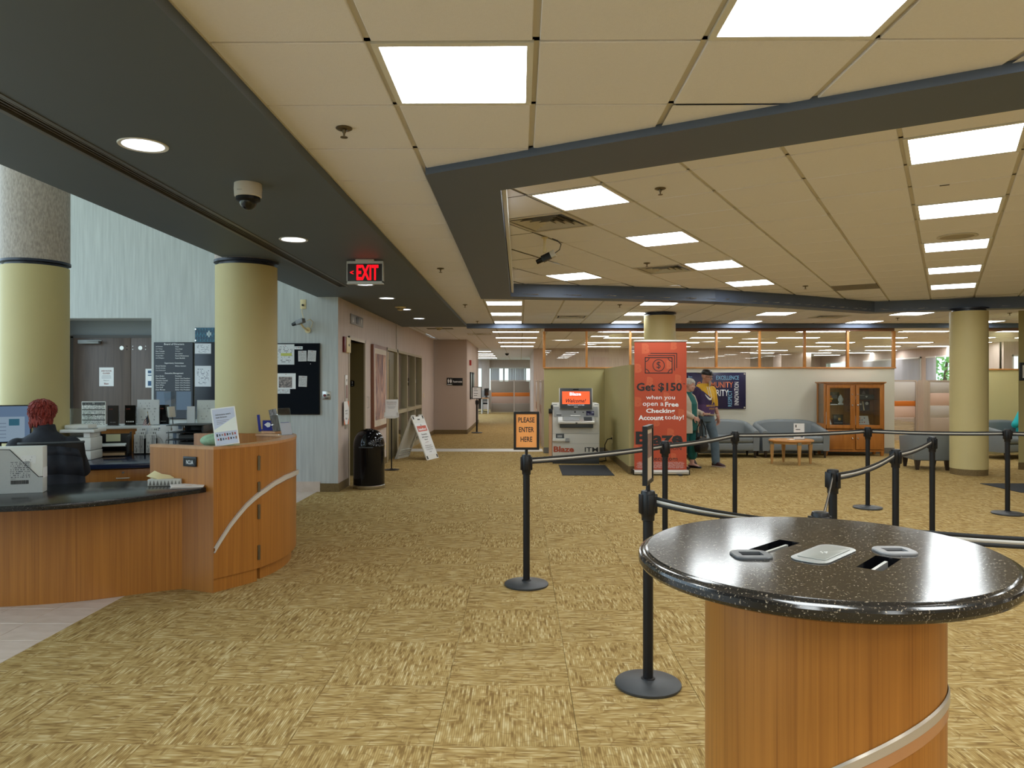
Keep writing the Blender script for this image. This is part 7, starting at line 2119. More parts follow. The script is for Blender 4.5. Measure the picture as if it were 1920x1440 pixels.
# restrooms sign
t = thing('restroom_sign', 'black Restrooms sign with two white figures on the taupe wall', 'sign', (-1.905, RB - 0.001, 1.525))
MB().box(-0.225, -0.065, -0.012, 0, -0.105, 0.11).build('pictogram_plate', BLACK_P, t, bevel=0.002)
MB().box(-0.058, 0.235, -0.010, 0, -0.115, 0.105).build('word_plate', BLACK_P, t, bevel=0.002)
text('Restrooms', t, INKW, 0.088, -0.0112, 0.0, w=0.26, h=0.06, bold=0.02)
for x in (-0.18, -0.11):
    MB().cyl((x, -0.012, 0.07), (x, -0.0135, 0.07), 0.013, n=14).prism([(x - 0.024, 0.05), (x + 0.024, 0.05), (x + (0.02 if x < -0.15 else 0.03), 0.0), (x + 0.01, -0.045), (x - 0.01, -0.045), (x - (0.02 if x < -0.15 else 0.03), 0.0)], 0.0122, 0.0135, M=RX).build('pictogram', INKW, t, smooth=0)
MB().box(-0.21, -0.08, -0.0135, -0.012, -0.09, -0.075).build('braille', INKW, t, smooth=0)
# hallway wall things
HX = -1.544
t = thing('fire_strobe', 'small red fire strobe high on the pink hallway wall', 'alarm', (HX, 22.4, 2.10), QZ)
MB().box(-0.08, 0.08, -0.06, 0, -0.08, 0.08).build('body', RED, t, bevel=0.004)
for k, y in enumerate((22.9, 24.0)):
    t = thing('framed_picture', 'dark framed picture on the pink hallway wall, ' + ('nearer', 'farther')[k] + ' of two', 'picture', (HX, y, 1.40), QZ)
    MB().box(-0.34, 0.34, -0.03, 0, -0.42, 0.42).build('frame', BLACK_P, t, bevel=0.004)
    MB().box(-0.28, 0.28, -0.032, -0.029, -0.36, 0.36).build('print', mat('print_green', (0.15, 0.2, 0.18, 1), 0.3), t, smooth=0)
stanchion('small far black stanchion with a framed notice in the hallway', -1.28, 21.75, group='black belt stanchions')
t = post_sign(-1.28, 21.75, 0, 'white notice in a black frame on the far hallway stanchion', PAPER, w_=0.29, h_=0.36)
for k, (z, w_) in enumerate(((0.32, 0.09), (0.27, 0.12), (0.19, 0.12), (0.13, 0.10))):
    MB().box(-0.09, -0.09 + w_, -0.0075, -0.006, z, z + 0.012).build('print_line', INK, t, smooth=0)
# cubicle panels
def cubicle(x0, x1, y, z1, splits, label, bands, rz=0.0):
    t = thing('cubicle_panel', label, 'partition', (x0, y, 0), rz)
    xs = [0] + splits + [x1 - x0]
    MB().box(0, x1 - x0, -0.04, 0.04, z1 - 0.035, z1).build('top_cap', TAUPE_M, t, smooth=0)
    for a in xs:
        MB().box(a - 0.025, a + 0.025, -0.045, 0.045, 0, z1 - 0.035).build('post', TAUPE_M, t, smooth=0)
    for a, b in zip(xs[:-1], xs[1:]):
        for z0, z2, m_ in bands:
            MB().box(a + 0.03, b - 0.03, -0.035, 0.035, z0 + 0.006, z2 - 0.006).build('panel', m_, t, bevel=0.004)
    return t
DKF = mat('panel_taupe_fabric', srgb(150, 138, 124), 0.8)
OR_BANDS = [(0.03, 0.46, DKF), (0.46, 0.80, mat('panel_rose', srgb(186, 158, 142), 0.8)), (0.80, 1.00, ORANGE_P), (1.00, 1.56, DKF)]
cubicle(-1.43, 0.50, 36.0, 1.60, [1.14], 'dark cubicle panel with orange band at the far end of the hallway', OR_BANDS)
# panels along the hall's right side, running away from the viewer
cubicle(0.0, 1.9, 17.2, 1.56, [0.95], 'pale cubicle panel edge with wood band along the hallway, nearer one', [(0.03, 0.75, PINK_F), (0.75, 0.95, mat('panel_brown', srgb(176, 134, 104), 0.6)), (0.95, 1.52, GREY_F)], R(90)).location = (0.545, 17.2, 0)
cubicle(0.0, 1.9, 19.6, 1.56, [], 'pale cubicle panel edge with wood band along the hallway, farther one', [(0.03, 0.75, PINK_F), (0.75, 0.95, MATS['panel_brown']), (0.95, 1.52, GREY_F)], R(90)).location = (0.50, 19.6, 0)
# panels right of the display cabinet
t = cubicle(9.35, 9.98, 18.6, 1.56, [], 'cubicle panel with louvre grille, orange and pink bands right of the cabinet', [(0.62, 0.90, PINK_F), (0.90, 1.04, ORANGE_P), (1.04, 1.52, GREY_F)])
for k in range(16):
    MB().box(0.03, 0.60, -0.035, 0.03, 0.05 + k * 0.035, 0.05 + k * 0.035 + 0.022).build('louver', TAUPE_M, t, smooth=0)
t = cubicle(10.12, 11.05, 18.3, 1.56, [], 'cubicle panel of grey and pink blocks right of the cabinet', [(0.03, 0.62, TAUPE_M), (0.62, 0.93, GREY_F), (0.93, 1.24, PINK_F), (1.24, 1.54, GREY_F)])
MB().box(-0.14, -0.03, -0.05, 0.2, 0, 1.56).build('corner_post', TAUPE_M, t, smooth=0)
t = cubicle(11.05, 11.8, 17.9, 1.60, [], 'cubicle panel with orange band partly behind the right column', [(0.62, 0.90, PINK_F), (0.90, 1.04, ORANGE_P), (1.04, 1.54, GREY_F)])
for k in range(16):
    MB().box(0.03, 0.72, -0.035, 0.03, 0.05 + k * 0.035, 0.05 + k * 0.035 + 0.022).build('louver', TAUPE_M, t, smooth=0)
# windows and blinds
def window_x(name, y0, y1, z0, z1, x=OX, m_=WHITE_M):
    f = MB().box(x - 0.03, x + 0.06, y0, y0 + 0.05, z0, z1).box(x - 0.03, x + 0.06, y1 - 0.05, y1, z0, z1).box(x - 0.03, x + 0.06, y0, y1, z0, z0 + 0.05).box(x - 0.03, x + 0.06, y0, y1, z1 - 0.05, z1)
    w_ = struct(f.build(name, m_, smooth=0))
    MB().box(x + 0.02, x + 0.026, y0 + 0.05, y1 - 0.05, z0 + 0.05, z1 - 0.05).build('pane', GLASS, w_, smooth=0)
    return w_
window_x('window_2', 24.3, 26.75, 1.2, 2.44)
MB().box(OX - 0.03, OX + 0.06, 25.05, 25.13, 1.2, 2.44).build('mullion', BLACK_P, bpy.data.objects['window_2'], smooth=0)
window_x('window_3', 27.2, 31.6, 1.2, 2.44)
window_x('window_4', 33.2, 35.6, 1.2, 2.44)
def blinds(name_label, along, fixed, a0, a1, z0, z1, gap, width=0.085, tilt=25, skip=()):
    """vertical blind: head rail and hanging vanes; along 'y' (wall x=fixed) or 'x' (wall y=fixed)"""
    t = thing('vertical_blind', name_label, 'blind', (fixed, a0, 0) if along == 'y' else (a0, fixed, 0), PI / 2 if along == 'y' else 0)
    MB().box(0, a1 - a0, -0.02, 0.02, z1, z1 + 0.05).build('head_rail', WHITE_M, t, smooth=0)
    vm = MB().box(-width / 2, width / 2, -0.001, 0.001, z0, z1).mesh('vane', vane_mat('vane_fabric', (0.62, 0.60, 0.62, 1)) if 'vane_fabric' not in MATS else MATS['vane_fabric'], smooth=0)
    n_ = int((a1 - a0) / gap)
    for k in range(n_):
        if any(s0 <= k / n_ <= s1 for s0, s1 in skip):
            continue
        link('vane', vm, t, ((k + 0.5) * gap, 0, 0), R(tilt + rnd.uniform(-8, 8)))
blinds('vertical blinds on the long office window right of the cabinet', 'y', OX - 0.08, 27.2, 31.6, 1.2, 2.38, 0.1, 0.1, 35)
blinds('vertical blinds bunched beside the window with the green tree', 'y', OX - 0.08, 26.15, 26.75, 1.2, 2.38, 0.08, 0.09, 55)
struct(MB().box(-6.0, -2.15, FY + 0.05, FY + 0.1, 1.0, 1.06).box(-6.0, 0.6, FY + 0.05, FY + 0.1, 2.26, 2.32).box(-1.7, 0.6, FY + 0.05, FY + 0.1, 1.0, 1.06).box(-0.95, -0.87, FY + 0.05, FY + 0.1, 1.0, 2.32).box(0.10, 0.18, FY + 0.05, FY + 0.1, 1.0, 2.32).build('window_5', WHITE_M, smooth=0))
MB().box(-6.0, 0.6, FY + 0.07, FY + 0.076, 1.06, 2.26).build('pane', GLASS, bpy.data.objects['window_5'], smooth=0)
blinds('vertical blinds across the far hallway window', 'x', FY - 0.12, -1.65, 0.35, 1.0, 2.26, 0.1, 0.105, 25, ((0.22, 0.30), (0.38, 0.47)))
struct(MB().box(15.05, 17.3, 22.62, 22.7, 1.2, 1.25).box(15.05, 17.3, 22.62, 22.7, 2.3, 2.35).box(15.05, 15.12, 22.62, 22.7, 1.2, 2.35).box(15.30, 15.38, 22.62, 22.7, 1.2, 2.35).build('window_6', WHITE_M, smooth=0))
MB().box(15.05, 17.3, 22.66, 22.666, 1.25, 2.3).build('pane', GLASS, bpy.data.objects['window_6'], smooth=0)
# desk, office chair and monitor left of the far cubicle
t = thing('office_desk', 'wood topped desk with white legs left of the far cubicle panel', 'desk', (-1.95, 35.3, 0))
MB().box(-0.55, 0.45, -0.4, 0.4, 0.72, 0.75).build('top', WOOD_TRIM, t, smooth=0)
for x in (-0.5, 0.1, 0.4):
    MB().box(x, x + 0.05, -0.38, 0.38, 0, 0.72).build('leg', WHITE_M, t, smooth=0)
MB().box(-0.5, 0.1, 0.33, 0.36, 0.2, 0.70).build('modesty_panel', mat('grey_modesty', (0.12, 0.11, 0.1, 1), 0.6), t, smooth=0)
t = thing('office_chair', 'grey mesh office chair at the far desk in the hallway', 'chair', (-1.85, 36.2, 0), R(200))
MB().box(-0.25, 0.25, -0.25, 0.25, 0.42, 0.5).build('seat', BLACK_P, t, bevel=0.03)
MB().box(-0.22, 0.22, 0.22, 0.26, 0.55, 1.1).build('backrest', GREY_P, t, bevel=0.02)
MB().cyl((0, 0, 0.06), (0, 0, 0.42), 0.03, n=12).build('pillar', BLACK_P, t)
for k in range(5):
    a = 2 * PI * k / 5
    MB().cyl((0, 0, 0.08), (0.3 * math.cos(a), 0.3 * math.sin(a), 0.04), 0.02, n=8).build('foot', BLACK_P, t)
t = thing('monitor', 'small black monitor on edge beside the far cubicle panel', 'monitor', (-1.62, 35.5, 0.751), R(70))
MB().box(-0.25, 0.25, -0.02, 0.02, 0.1, 0.45).build('case', BLACK_P, t, bevel=0.005)
MB().box(-0.03, 0.03, 0, 0.04, 0, 0.2).build('neck', BLACK_P, t, smooth=0)
MB().box(-0.1, 0.1, -0.08, 0.08, 0, 0.012).build('foot', BLACK_P, t, smooth=0)
# tree outside the office window
t = thing('tree', 'bright green leafy tree outside the office window', 'tree', (18.35, 31.9, -1.6))
MB().tube([(0, 0, 0), (0.1, 0.05, 1.2), (0.0, 0.1, 2.4), (0.1, 0.0, 4.0)], [0.2, 0.16, 0.12, 0.05], 10).build('trunk', mat('bark', (0.09, 0.06, 0.04, 1), 0.9), t)
lv = MB()
for k in range(2600):
    while True:
        p = Vector((rnd.uniform(-1, 1), rnd.uniform(-1, 1), rnd.uniform(-1, 1)))
        if 0.45 < p.length < 1:
            break
    p = Vector((p.x * 1.9, p.y * 1.9, 3.6 + p.z * 2.1))
    a = Vector((rnd.gauss(0, 1), rnd.gauss(0, 1), rnd.gauss(0, 1))).normalized() * 0.11
    b = a.orthogonal().normalized() * 0.07
    lv.add([p - a, p + b, p + a, p - b], [(0, 1, 2, 3)])
lo_ = lv.build('foliage', mat('leaf_green', (0.20, 0.46, 0.07, 1), 0.6, vary=0.5, vscale=1.2), t, smooth=0, fix=False)
lo_['kind'] = 'stuff'

# ================================================================== PEOPLE
from mathutils.bvhtree import BVHTree
def skin_mat(name, c):
    m = mat(name, c, 0.5, spec=0.35, vary=0.08, vscale=20)
    m.node_tree.nodes['Principled BSDF'].inputs['Subsurface Weight'].default_value = 0.0
    return m
SK_M = skin_mat('skin_ruddy', (0.46, 0.235, 0.165, 1))
SK_W = skin_mat('skin_fair', (0.55, 0.32, 0.25, 1))
SK_R = skin_mat('skin_pale', (0.58, 0.36, 0.27, 1))

def fused(mb, name, mats, parent, voxel=0.007, smooth=4, classify=None):
    """fuse overlapping closed shapes into one continuous surface"""
    me = mb.mesh('tmp', mats[0] if isinstance(mats, (list, tuple)) else mats, smooth=0)
    ob = bpy.data.objects.new('tmp', me)
    COL.objects.link(ob)
    r = ob.modifiers.new('r', 'REMESH')
    r.mode = 'VOXEL'
    r.voxel_size = voxel
    r.adaptivity = 0.0
    s = ob.modifiers.new('s', 'SMOOTH')
    s.factor = 0.5
    s.iterations = smooth
    dg = bpy.context.evaluated_depsgraph_get()
    out = bpy.data.meshes.new_from_object(ob.evaluated_get(dg))
    bpy.data.objects.remove(ob)
    bpy.data.meshes.remove(me)
    out.name = name
    out.materials.clear()
    for m in (mats if isinstance(mats, (list, tuple)) else [mats]):
        out.materials.append(m)
    out.polygons.foreach_set('use_smooth', [True] * len(out.polygons))
    if classify:
        out.polygons.foreach_set('material_index', [classify(p.center) for p in out.polygons])
    return link(name, out, parent)

def ring(c, rx, ry, n=20, sq=1.0):
    P = []
    for i in range(n):
        t = 2 * PI * i / n
        cx, sx = math.cos(t), math.sin(t)
        P.append((c[0] + rx * math.copysign(abs(cx) ** sq, cx), c[1] + ry * math.copysign(abs(sx) ** sq, sx), c[2]))
    return P
def limb(mb, pts, radii, n=14, sub=4):
    P, Rr = [], []
    for k in range(len(pts) - 1):
        p0, p1, p2, p3 = (Vector(pts[max(k - 1, 0)]), Vector(pts[k]), Vector(pts[k + 1]), Vector(pts[min(k + 2, len(pts) - 1)]))
        for q in range(sub):
            t = q / sub
            P.append(p1.lerp(p2, t))
            Rr.append(radii[k] + (radii[k + 1] - radii[k]) * t)
    P.append(Vector(pts[-1]))
    Rr.append(radii[-1])
    mb.tube(P, Rr, n)
    mb.ell(pts[0], radii[0], radii[0], radii[0], 12, 8)
    mb.ell(pts[-1], radii[-1], radii[-1], radii[-1], 12, 8)
def hand(mb, wrist, d, palm_n, side, s=1.0, curl=0.5):
    """palm and five bent fingers; d = direction of the fingers, palm_n = palm normal, side = thumb side sign"""
    d, pn = Vector(d).normalized(), Vector(palm_n).normalized()
    pn = (pn - d * pn.dot(d)).normalized()
    w_ = d.cross(pn) * side                      # towards the thumb
    wr = Vector(wrist)
    rows = []
    for t, hw, th in ((0.0, 0.026, 0.019), (0.03, 0.036, 0.017), (0.07, 0.042, 0.015), (0.092, 0.040, 0.012)):
        c = wr + d * t * s
        rows.append([c + w_ * (hw * s * math.cos(2 * PI * i / 12)) + pn * (th * s * math.sin(2 * PI * i / 12)) for i in range(12)])
    mb.loft(rows)
    for off_, L_, r_ in ((0.030, 0.070, 0.0092), (0.010, 0.080, 0.0096), (-0.010, 0.074, 0.0092), (-0.029, 0.058, 0.0082)):
        p = wr + d * 0.085 * s + w_ * off_ * s
        pts = [p - d * 0.03 * s, p]
        dd = d.copy()
        for k in range(3):
            a = curl * (0.55, 0.8, 0.7)[k]
            dd = (dd * math.cos(a) + pn * math.sin(a)).normalized()
            p = p + dd * L_ * s * (0.45, 0.32, 0.23)[k]
            pts.append(p)
        mb.tube(pts, [r_ * s, r_ * s * 1.03, r_ * s, r_ * s * 0.92, r_ * s * 0.72], 10)
    p0 = wr + d * 0.018 * s + w_ * 0.024 * s
    p1 = p0 + (w_ * 0.75 + d * 0.62 + pn * 0.25).normalized() * 0.042 * s
    p2 = p1 + (w_ * 0.2 + d * 0.8 + pn * 0.5).normalized() * 0.032 * s
    p3 = p2 + (d * 0.75 + pn * 0.6 - w_ * 0.05).normalized() * 0.024 * s
    mb.tube([p0 - d * 0.01, p0, p1, p2, p3], [0.014 * s, 0.014 * s, 0.0115 * s, 0.0105 * s, 0.008 * s], 10)
def head_shapes(mb, HM, s=1.0, nose=1.0):
    """skull, jaw, brow, nose, lips, chin, ears in head space (face towards -y, origin at head centre)"""
    e = lambda c, rx, ry, rz: mb.ell(HM @ (Vector(c) * s), rx * s, ry * s, rz * s, 18, 12, M=HM.to_3x3())
    e((0, 0.010, 0.030), 0.076, 0.094, 0.088)
    e((0, -0.018, -0.030), 0.062, 0.072, 0.072)
    e((0, -0.046, -0.078), 0.036, 0.038, 0.032)
    e((0, -0.074, 0.022), 0.052, 0.020, 0.013)
    e((0.038, -0.068, -0.022), 0.022, 0.018, 0.02)
    e((-0.038, -0.068, -0.022), 0.022, 0.018, 0.02)
    mb.loft([[HM @ (Vector(p) * s) for p in q] for q in (
        [(-0.008, -0.082, 0.012), (0.008, -0.082, 0.012), (0.008, -0.07, 0.012), (-0.008, -0.07, 0.012)],
        [(-0.013, -0.096 - 0.004 * nose, -0.012), (0.013, -0.096 - 0.004 * nose, -0.012), (0.014, -0.07, -0.012), (-0.014, -0.07, -0.012)],
        [(-0.016, -0.102 - 0.008 * nose, -0.026), (0.016, -0.102 - 0.008 * nose, -0.026), (0.018, -0.07, -0.028), (-0.018, -0.07, -0.028)],
        [(-0.012, -0.086, -0.036), (0.012, -0.086, -0.036), (0.014, -0.07, -0.036), (-0.014, -0.07, -0.036)])])
    e((0, -0.082, -0.052), 0.025, 0.010, 0.007)
    e((0, -0.080, -0.063), 0.022, 0.010, 0.008)
    for sx in (-1, 1):
        e((sx * 0.078, 0.012, 0.0), 0.010, 0.020, 0.032)
def face_details(parent, HM, s=1.0, lips=None, iris=None, brow=None):
    q = lambda c: HM @ (Vector(c) * s)
    for sx in (-1, 1):
        ey = MB().ell(q((sx * 0.031, -0.076, 0.003)), 0.013 * s, 0.010 * s, 0.0095 * s, 12, 8).build('eye', mat('eye_white', (0.62, 0.60, 0.57, 1), 0.2), parent)
        MB().ell(q((sx * 0.031, -0.0845, 0.003)), 0.0058 * s, 0.004 * s, 0.0062 * s, 10, 6).build('iris', iris or mat('iris_dark', (0.04, 0.035, 0.03, 1), 0.2), ey)
        MB().tube([q((sx * 0.013, -0.088, 0.020)), q((sx * 0.030, -0.091, 0.026)), q((sx * 0.050, -0.080, 0.021))], [0.003 * s, 0.0045 * s, 0.002 * s], 6).build('eyebrow', brow or mat('brow_grey', (0.20, 0.17, 0.15, 1), 0.8), parent)
    MB().tube([q((-0.022, -0.0885, -0.057)), q((0, -0.094, -0.0575)), q((0.022, -0.0885, -0.057))], [0.002, 0.0035, 0.002], 6).build('lips', lips or mat('lips_dull', (0.34, 0.12, 0.10, 1), 0.5), parent)
def hmat(pos, yaw=0.0, pitch=0.0, roll=0.0):
    return Matrix.Translation(pos) @ Matrix.Rotation(R(yaw), 4, 'Z') @ Matrix.Rotation(R(pitch), 4, 'X') @ Matrix.Rotation(R(roll), 4, 'Y')
def hair_cap(mb, HM, s, fringe=0.02, back=-0.05, puff=1.0, seed=1, n=340, length=0.05, rad=0.010):
    """short hair: many overlapping tapering locks laid over the skull"""
    rr = random.Random(seed)
    mb.ell(HM @ (Vector((0, 0.018, 0.042)) * s), 0.079 * s * puff, 0.092 * s * puff, 0.082 * s * puff, 20, 14, M=HM.to_3x3())
    for k in range(n):
        a = rr.uniform(0, 2 * PI)
        el = rr.uniform(-0.55, 1.45)
        v = Vector((math.cos(a) * math.cos(el), math.sin(a) * math.cos(el), math.sin(el)))
        if v.y < -0.35 and v.z < 0.45:
            continue
        if v.z < (fringe if v.y < 0.1 else back) / 0.09:
            continue
        c = Vector((v.x * 0.080 * puff, 0.014 + v.y * 0.095 * puff, 0.036 + v.z * 0.086 * puff)) * s
        dn = Vector((v.x * 0.3 + rr.gauss(0, 0.25), v.y * 0.5 + 0.25 + rr.gauss(0, 0.25), -0.9 + rr.gauss(0, 0.2)))
        dn = (dn - v * dn.dot(v) * 0.85).normalized()
        p0, p1, p2 = c, c + dn * length * 0.5 * s + v * 0.006 * s, c + dn * length * s
        mb.tube([HM @ p for p in (p0, p1, p2)], [rad * s, rad * 0.8 * s, rad * 0.2 * s], 6)
def shoe(mb, ankle, toe_dir, L_=0.27, pitch=0.0):
    d = Vector((toe_dir[0], toe_dir[1], 0)).normalized()
    up = Vector((0, 0, 1))
    sd = d.cross(up)
    d2 = (d * math.cos(pitch) - up * math.sin(pitch))
    u2 = (up * math.cos(pitch) + d * math.sin(pitch))
    a = Vector(ankle)
    rings_ = []
    for t, w_, h in ((-0.075, 0.026, 0.055), (-0.055, 0.036, 0.085), (0.0, 0.037, 0.095), (0.06, 0.038, 0.075), (0.12, 0.044, 0.055), (0.165, 0.040, 0.042), (0.192, 0.024, 0.030)):
        t *= L_ / 0.27
        c = a + d2 * t - u2 * 0.085
        rings_.append([c + sd * (w_ * math.copysign(abs(math.cos(2 * PI * i / 14)) ** 0.7, math.cos(2 * PI * i / 14))) + u2 * (h * 0.5 + h * 0.5 * math.copysign(abs(math.sin(2 * PI * i / 14)) ** 0.7, math.sin(2 * PI * i / 14))) for i in range(14)])
    mb.loft(rings_)
def project_text(body, parent, surf, m, x, z, w_, h, **kw):
    """lettering laid on a curved garment: each vertex is cast onto the surface along +y"""
    o = text(body, parent, m, x, -1.0, z, w=w_, h=h, **kw)
    bmx_ = bmesh.new()
    bmx_.from_mesh(o.data)
    bmesh.ops.subdivide_edges(bmx_, edges=bmx_.edges, cuts=1)
    tr = BVHTree.FromPolygons([v.co for v in surf.data.vertices], [p.vertices for p in surf.data.polygons])
    for v in bmx_.verts:
        hit = tr.ray_cast(Vector((v.co.x, -1.0, v.co.z)), Vector((0, 1, 0)))
        if hit[0]:
            v.co.y = hit[0].y - 0.004
    bmx_.to_mesh(o.data)
    bmx_.free()
    return o

# ---------------- man in the yellow and purple hoodie, walking
mn = thing('person', 'man walking in a yellow and purple hoodie, jeans and backwards black cap', 'person', (3.35, 13.28, 0), R(28), 'visitors walking past the banner')
body = MB()
sp = [((0.0, 0.02, 0.86), 0.155, 0.115), ((0.0, 0.02, 0.98), 0.165, 0.12), ((0, 0.01, 1.10), 0.16, 0.12), ((0, 0.01, 1.24), 0.172, 0.12), ((0, 0.02, 1.34), 0.175, 0.105), ((0, 0.03, 1.41), 0.12, 0.08), ((0, 0.03, 1.46), 0.06, 0.06)]
body.loft([ring(c, a, b) for c, a, b in sp])
HMm = hmat((0.0, -0.035, 1.605), 24, 10, 0)
limb(body, [(0, 0.03, 1.40), (0, 0.012, 1.50), (0, -0.01, 1.56)], [0.062, 0.056, 0.056])
head_shapes(body, HMm, 1.0, 1.3)
armL = [(0.185, 0.02, 1.375), (0.255, 0.05, 1.12), (0.27, -0.035, 0.87)]
armR = [(-0.185, 0.02, 1.375), (-0.25, 0.04, 1.12), (-0.25, -0.06, 0.88)]
limb(body, armL, [0.056, 0.043, 0.029])
limb(body, armR, [0.056, 0.043, 0.029])
hand(body, armL[2], (0.02, -0.05, -1), (-0.9, 0.1, 0), 1, 1.05, 0.85)
hand(body, armR[2], (0.0, -0.15, -1), (0.9, 0.1, 0), -1, 1.05, 0.5)
legL = [(0.09, 0.02, 0.88), (0.10, -0.12, 0.49), (0.09, -0.17, 0.095)]
legR = [(-0.09, 0.02, 0.88), (-0.10, 0.03, 0.49), (-0.10, 0.27, 0.17)]
limb(body, legL, [0.085, 0.058, 0.042])
limb(body, legR, [0.085, 0.058, 0.042])
fused(body, 'body', SK_M, mn, 0.0065, 3)
face_details(mn, HMm)
hd_ = MB()
hd_.loft([ring(c, a, b) for c, a, b in [((0, 0.02, 0.90), 0.172, 0.135), ((0, 0.02, 0.93), 0.186, 0.148), ((0, 0.01, 1.06), 0.190, 0.150), ((0, 0.005, 1.20), 0.195, 0.148), ((0, 0.02, 1.33), 0.200, 0.128), ((0, 0.03, 1.41), 0.145, 0.105), ((0, 0.03, 1.465), 0.085, 0.085)]])
limb(hd_, [(0.17, 0.02, 1.365), (0.245, 0.045, 1.17), (0.262, 0.045, 1.06)], [0.078, 0.068, 0.060])
limb(hd_, [(-0.17, 0.02, 1.365), (-0.245, 0.04, 1.17), (-0.25, 0.0, 1.02)], [0.078, 0.068, 0.060])
hd_.lathe([(0.088, 1.43), (0.10, 1.455), (0.095, 1.485), (0.075, 1.49), (0.07, 1.44)], 24, (0, 0.03))
hd_.ell((0, 0.115, 1.43), 0.12, 0.05, 0.06, 16, 10)
YEL = mat('hoodie_yellow', (0.62, 0.36, 0.02, 1), 0.75, vary=0.06, vscale=12)
PUR = mat('hoodie_purple', (0.040, 0.022, 0.085, 1), 0.75, vary=0.2, vscale=12)
PUR2 = mat('hoodie_violet', (0.085, 0.04, 0.13, 1), 0.75, vary=0.3, vscale=10)
def hcls(c):
    if c.x > 0.165:
        return 0 if c.z > 1.075 else 1
    if c.z > 1.235 - 0.95 * c.x and c.x > -0.19:
        return 0
    return 2 if c.z < 1.11 else 1
hood = fused(hd_, 'hoodie', [YEL, PUR, PUR2], mn, 0.009, 4, hcls)
project_text('MINNESOTA', mn, hood, mat('gold_letters', (0.55, 0.33, 0.05, 1), 0.6), 0.02, 1.09, 0.22, 0.035, bold=0.02)
project_text('VIKINGS', mn, hood, MATS['gold_letters'], 0.03, 1.035, 0.14, 0.03, bold=0.02)
# plain pale curved stroke and gold shape standing for the printed emblem
tr_ = BVHTree.FromPolygons([v.co for v in hood.data.vertices], [p.vertices for p in hood.data.polygons])
def on_hood(x, z, o=0.004):
    h_ = tr_.ray_cast(Vector((x, -1, z)), Vector((0, 1, 0)))
    return (x, (h_[0].y if h_[0] else -0.13) - o, z)
MB().tube([on_hood(-0.10 + 0.13 * t, 1.29 - 0.10 * math.sin(t * PI * 0.8) ** 1.0 + 0.02 * t) for t in [k / 10 for k in range(11)]], [0.004 + 0.014 * math.sin(PI * k / 10) for k in range(11)], 8).build('pale_swoosh', INKW, mn)
MB().tube([on_hood(0.02 + 0.02 * math.sin(3 * t), 1.235 - 0.12 * t) for t in [k / 8 for k in range(9)]], [0.03 - 0.025 * k / 8 for k in range(9)], 8).build('gold_flame', MATS['gold_letters'], mn)
for x in (-0.03, 0.015):
    MB().tube([on_hood(x, z, 0.006) for z in (1.43, 1.38, 1.32, 1.26)], 0.0045, 6).build('drawstring', PAPER, mn)
DEN = mat('denim', (0.085, 0.125, 0.16, 1), 0.85, vary=0.35, vscale=9, bump=0.3, bscale=250)
jn = MB()
jn.loft([ring(c, a, b) for c, a, b in [((0, 0.02, 0.80), 0.165, 0.125), ((0, 0.02, 0.90), 0.172, 0.13), ((0, 0.02, 0.97), 0.166, 0.125)]])
limb(jn, [legL[0], legL[1], (0.09, -0.165, 0.10)], [0.102, 0.078, 0.074])
limb(jn, [legR[0], legR[1], (-0.10, 0.25, 0.19)], [0.102, 0.078, 0.074])
fused(jn, 'jeans', DEN, mn, 0.009, 4)
SHO = mat('shoe_maroon', (0.045, 0.012, 0.016, 1), 0.6)
SOLE = mat('shoe_sole', (0.45, 0.36, 0.32, 1), 0.6)
for a, dr_, pt in ((legL[2], (0.05, -1), 0.0), (legR[2], (-0.05, -1), 0.55)):
    s_ = MB()
    shoe(s_, a, dr_, 0.29, pt)
    o = s_.build('shoe', SHO, mn, smooth=60)
    u2 = Vector((0, 0, 1)) * math.cos(pt) + Vector((dr_[0], dr_[1], 0)).normalized() * math.sin(pt)
    d2 = Vector((dr_[0], dr_[1], 0)).normalized() * math.cos(pt) - Vector((0, 0, 1)) * math.sin(pt)
    sd = d2.cross(u2)
    c = Vector(a) - u2 * 0.088
    MB().loft([[c + d2 * t + sd * w_ + u2 * 0.014, c + d2 * t - sd * w_ + u2 * 0.014, c + d2 * t - sd * w_ - u2 * 0.006, c + d2 * t + sd * w_ - u2 * 0.006] for t, w_ in ((-0.085, 0.025), (-0.05, 0.038), (0.05, 0.038), (0.13, 0.046), (0.19, 0.036), (0.213, 0.018))]).build('sole', SOLE, o, smooth=0)
cp = MB()
cp.lathe([(0.088, 0.0), (0.089, 0.03), (0.082, 0.065), (0.055, 0.092), (0.001, 0.102)], 28, (0, 0.012), 0.97, 1.14, M=HMm @ Matrix.Translation((0, 0, 0.038)))
cp.build('cap', BLACK_P, mn)
MB().tube([HMm @ Vector((0.030 * math.cos(a), -0.091 - 0.004, 0.045 + 0.034 * math.sin(a))) for a in [PI * k / 10 for k in range(11)]], 0.006, 8).build('cap_opening', mat('cap_grey', (0.10, 0.09, 0.09, 1), 0.7), mn)
MB().ell(HMm @ Vector((0, 0.14, 0.045)), 0.07, 0.06, 0.010, 16, 8, M=HMm.to_3x3()).build('cap_brim', BLACK_P, mn)
br = MB()
rr = random.Random(5)
for k in range(90):
    x = rr.uniform(-0.032, 0.032)
    z = rr.uniform(-0.085, -0.045)
    y = -0.086 + 0.5 * abs(x)
    br.tube([HMm @ Vector(p) for p in ((x, y, z), (x * 0.9, y - 0.008, z - 0.03), (x * 0.5, y - 0.004, z - 0.055 - 0.04 * rr.random()))], [0.006, 0.005, 0.0015], 6)
br.build('beard', mat('beard_grey', (0.42, 0.36, 0.32, 1), 0.85), mn)
gl_ = MB()
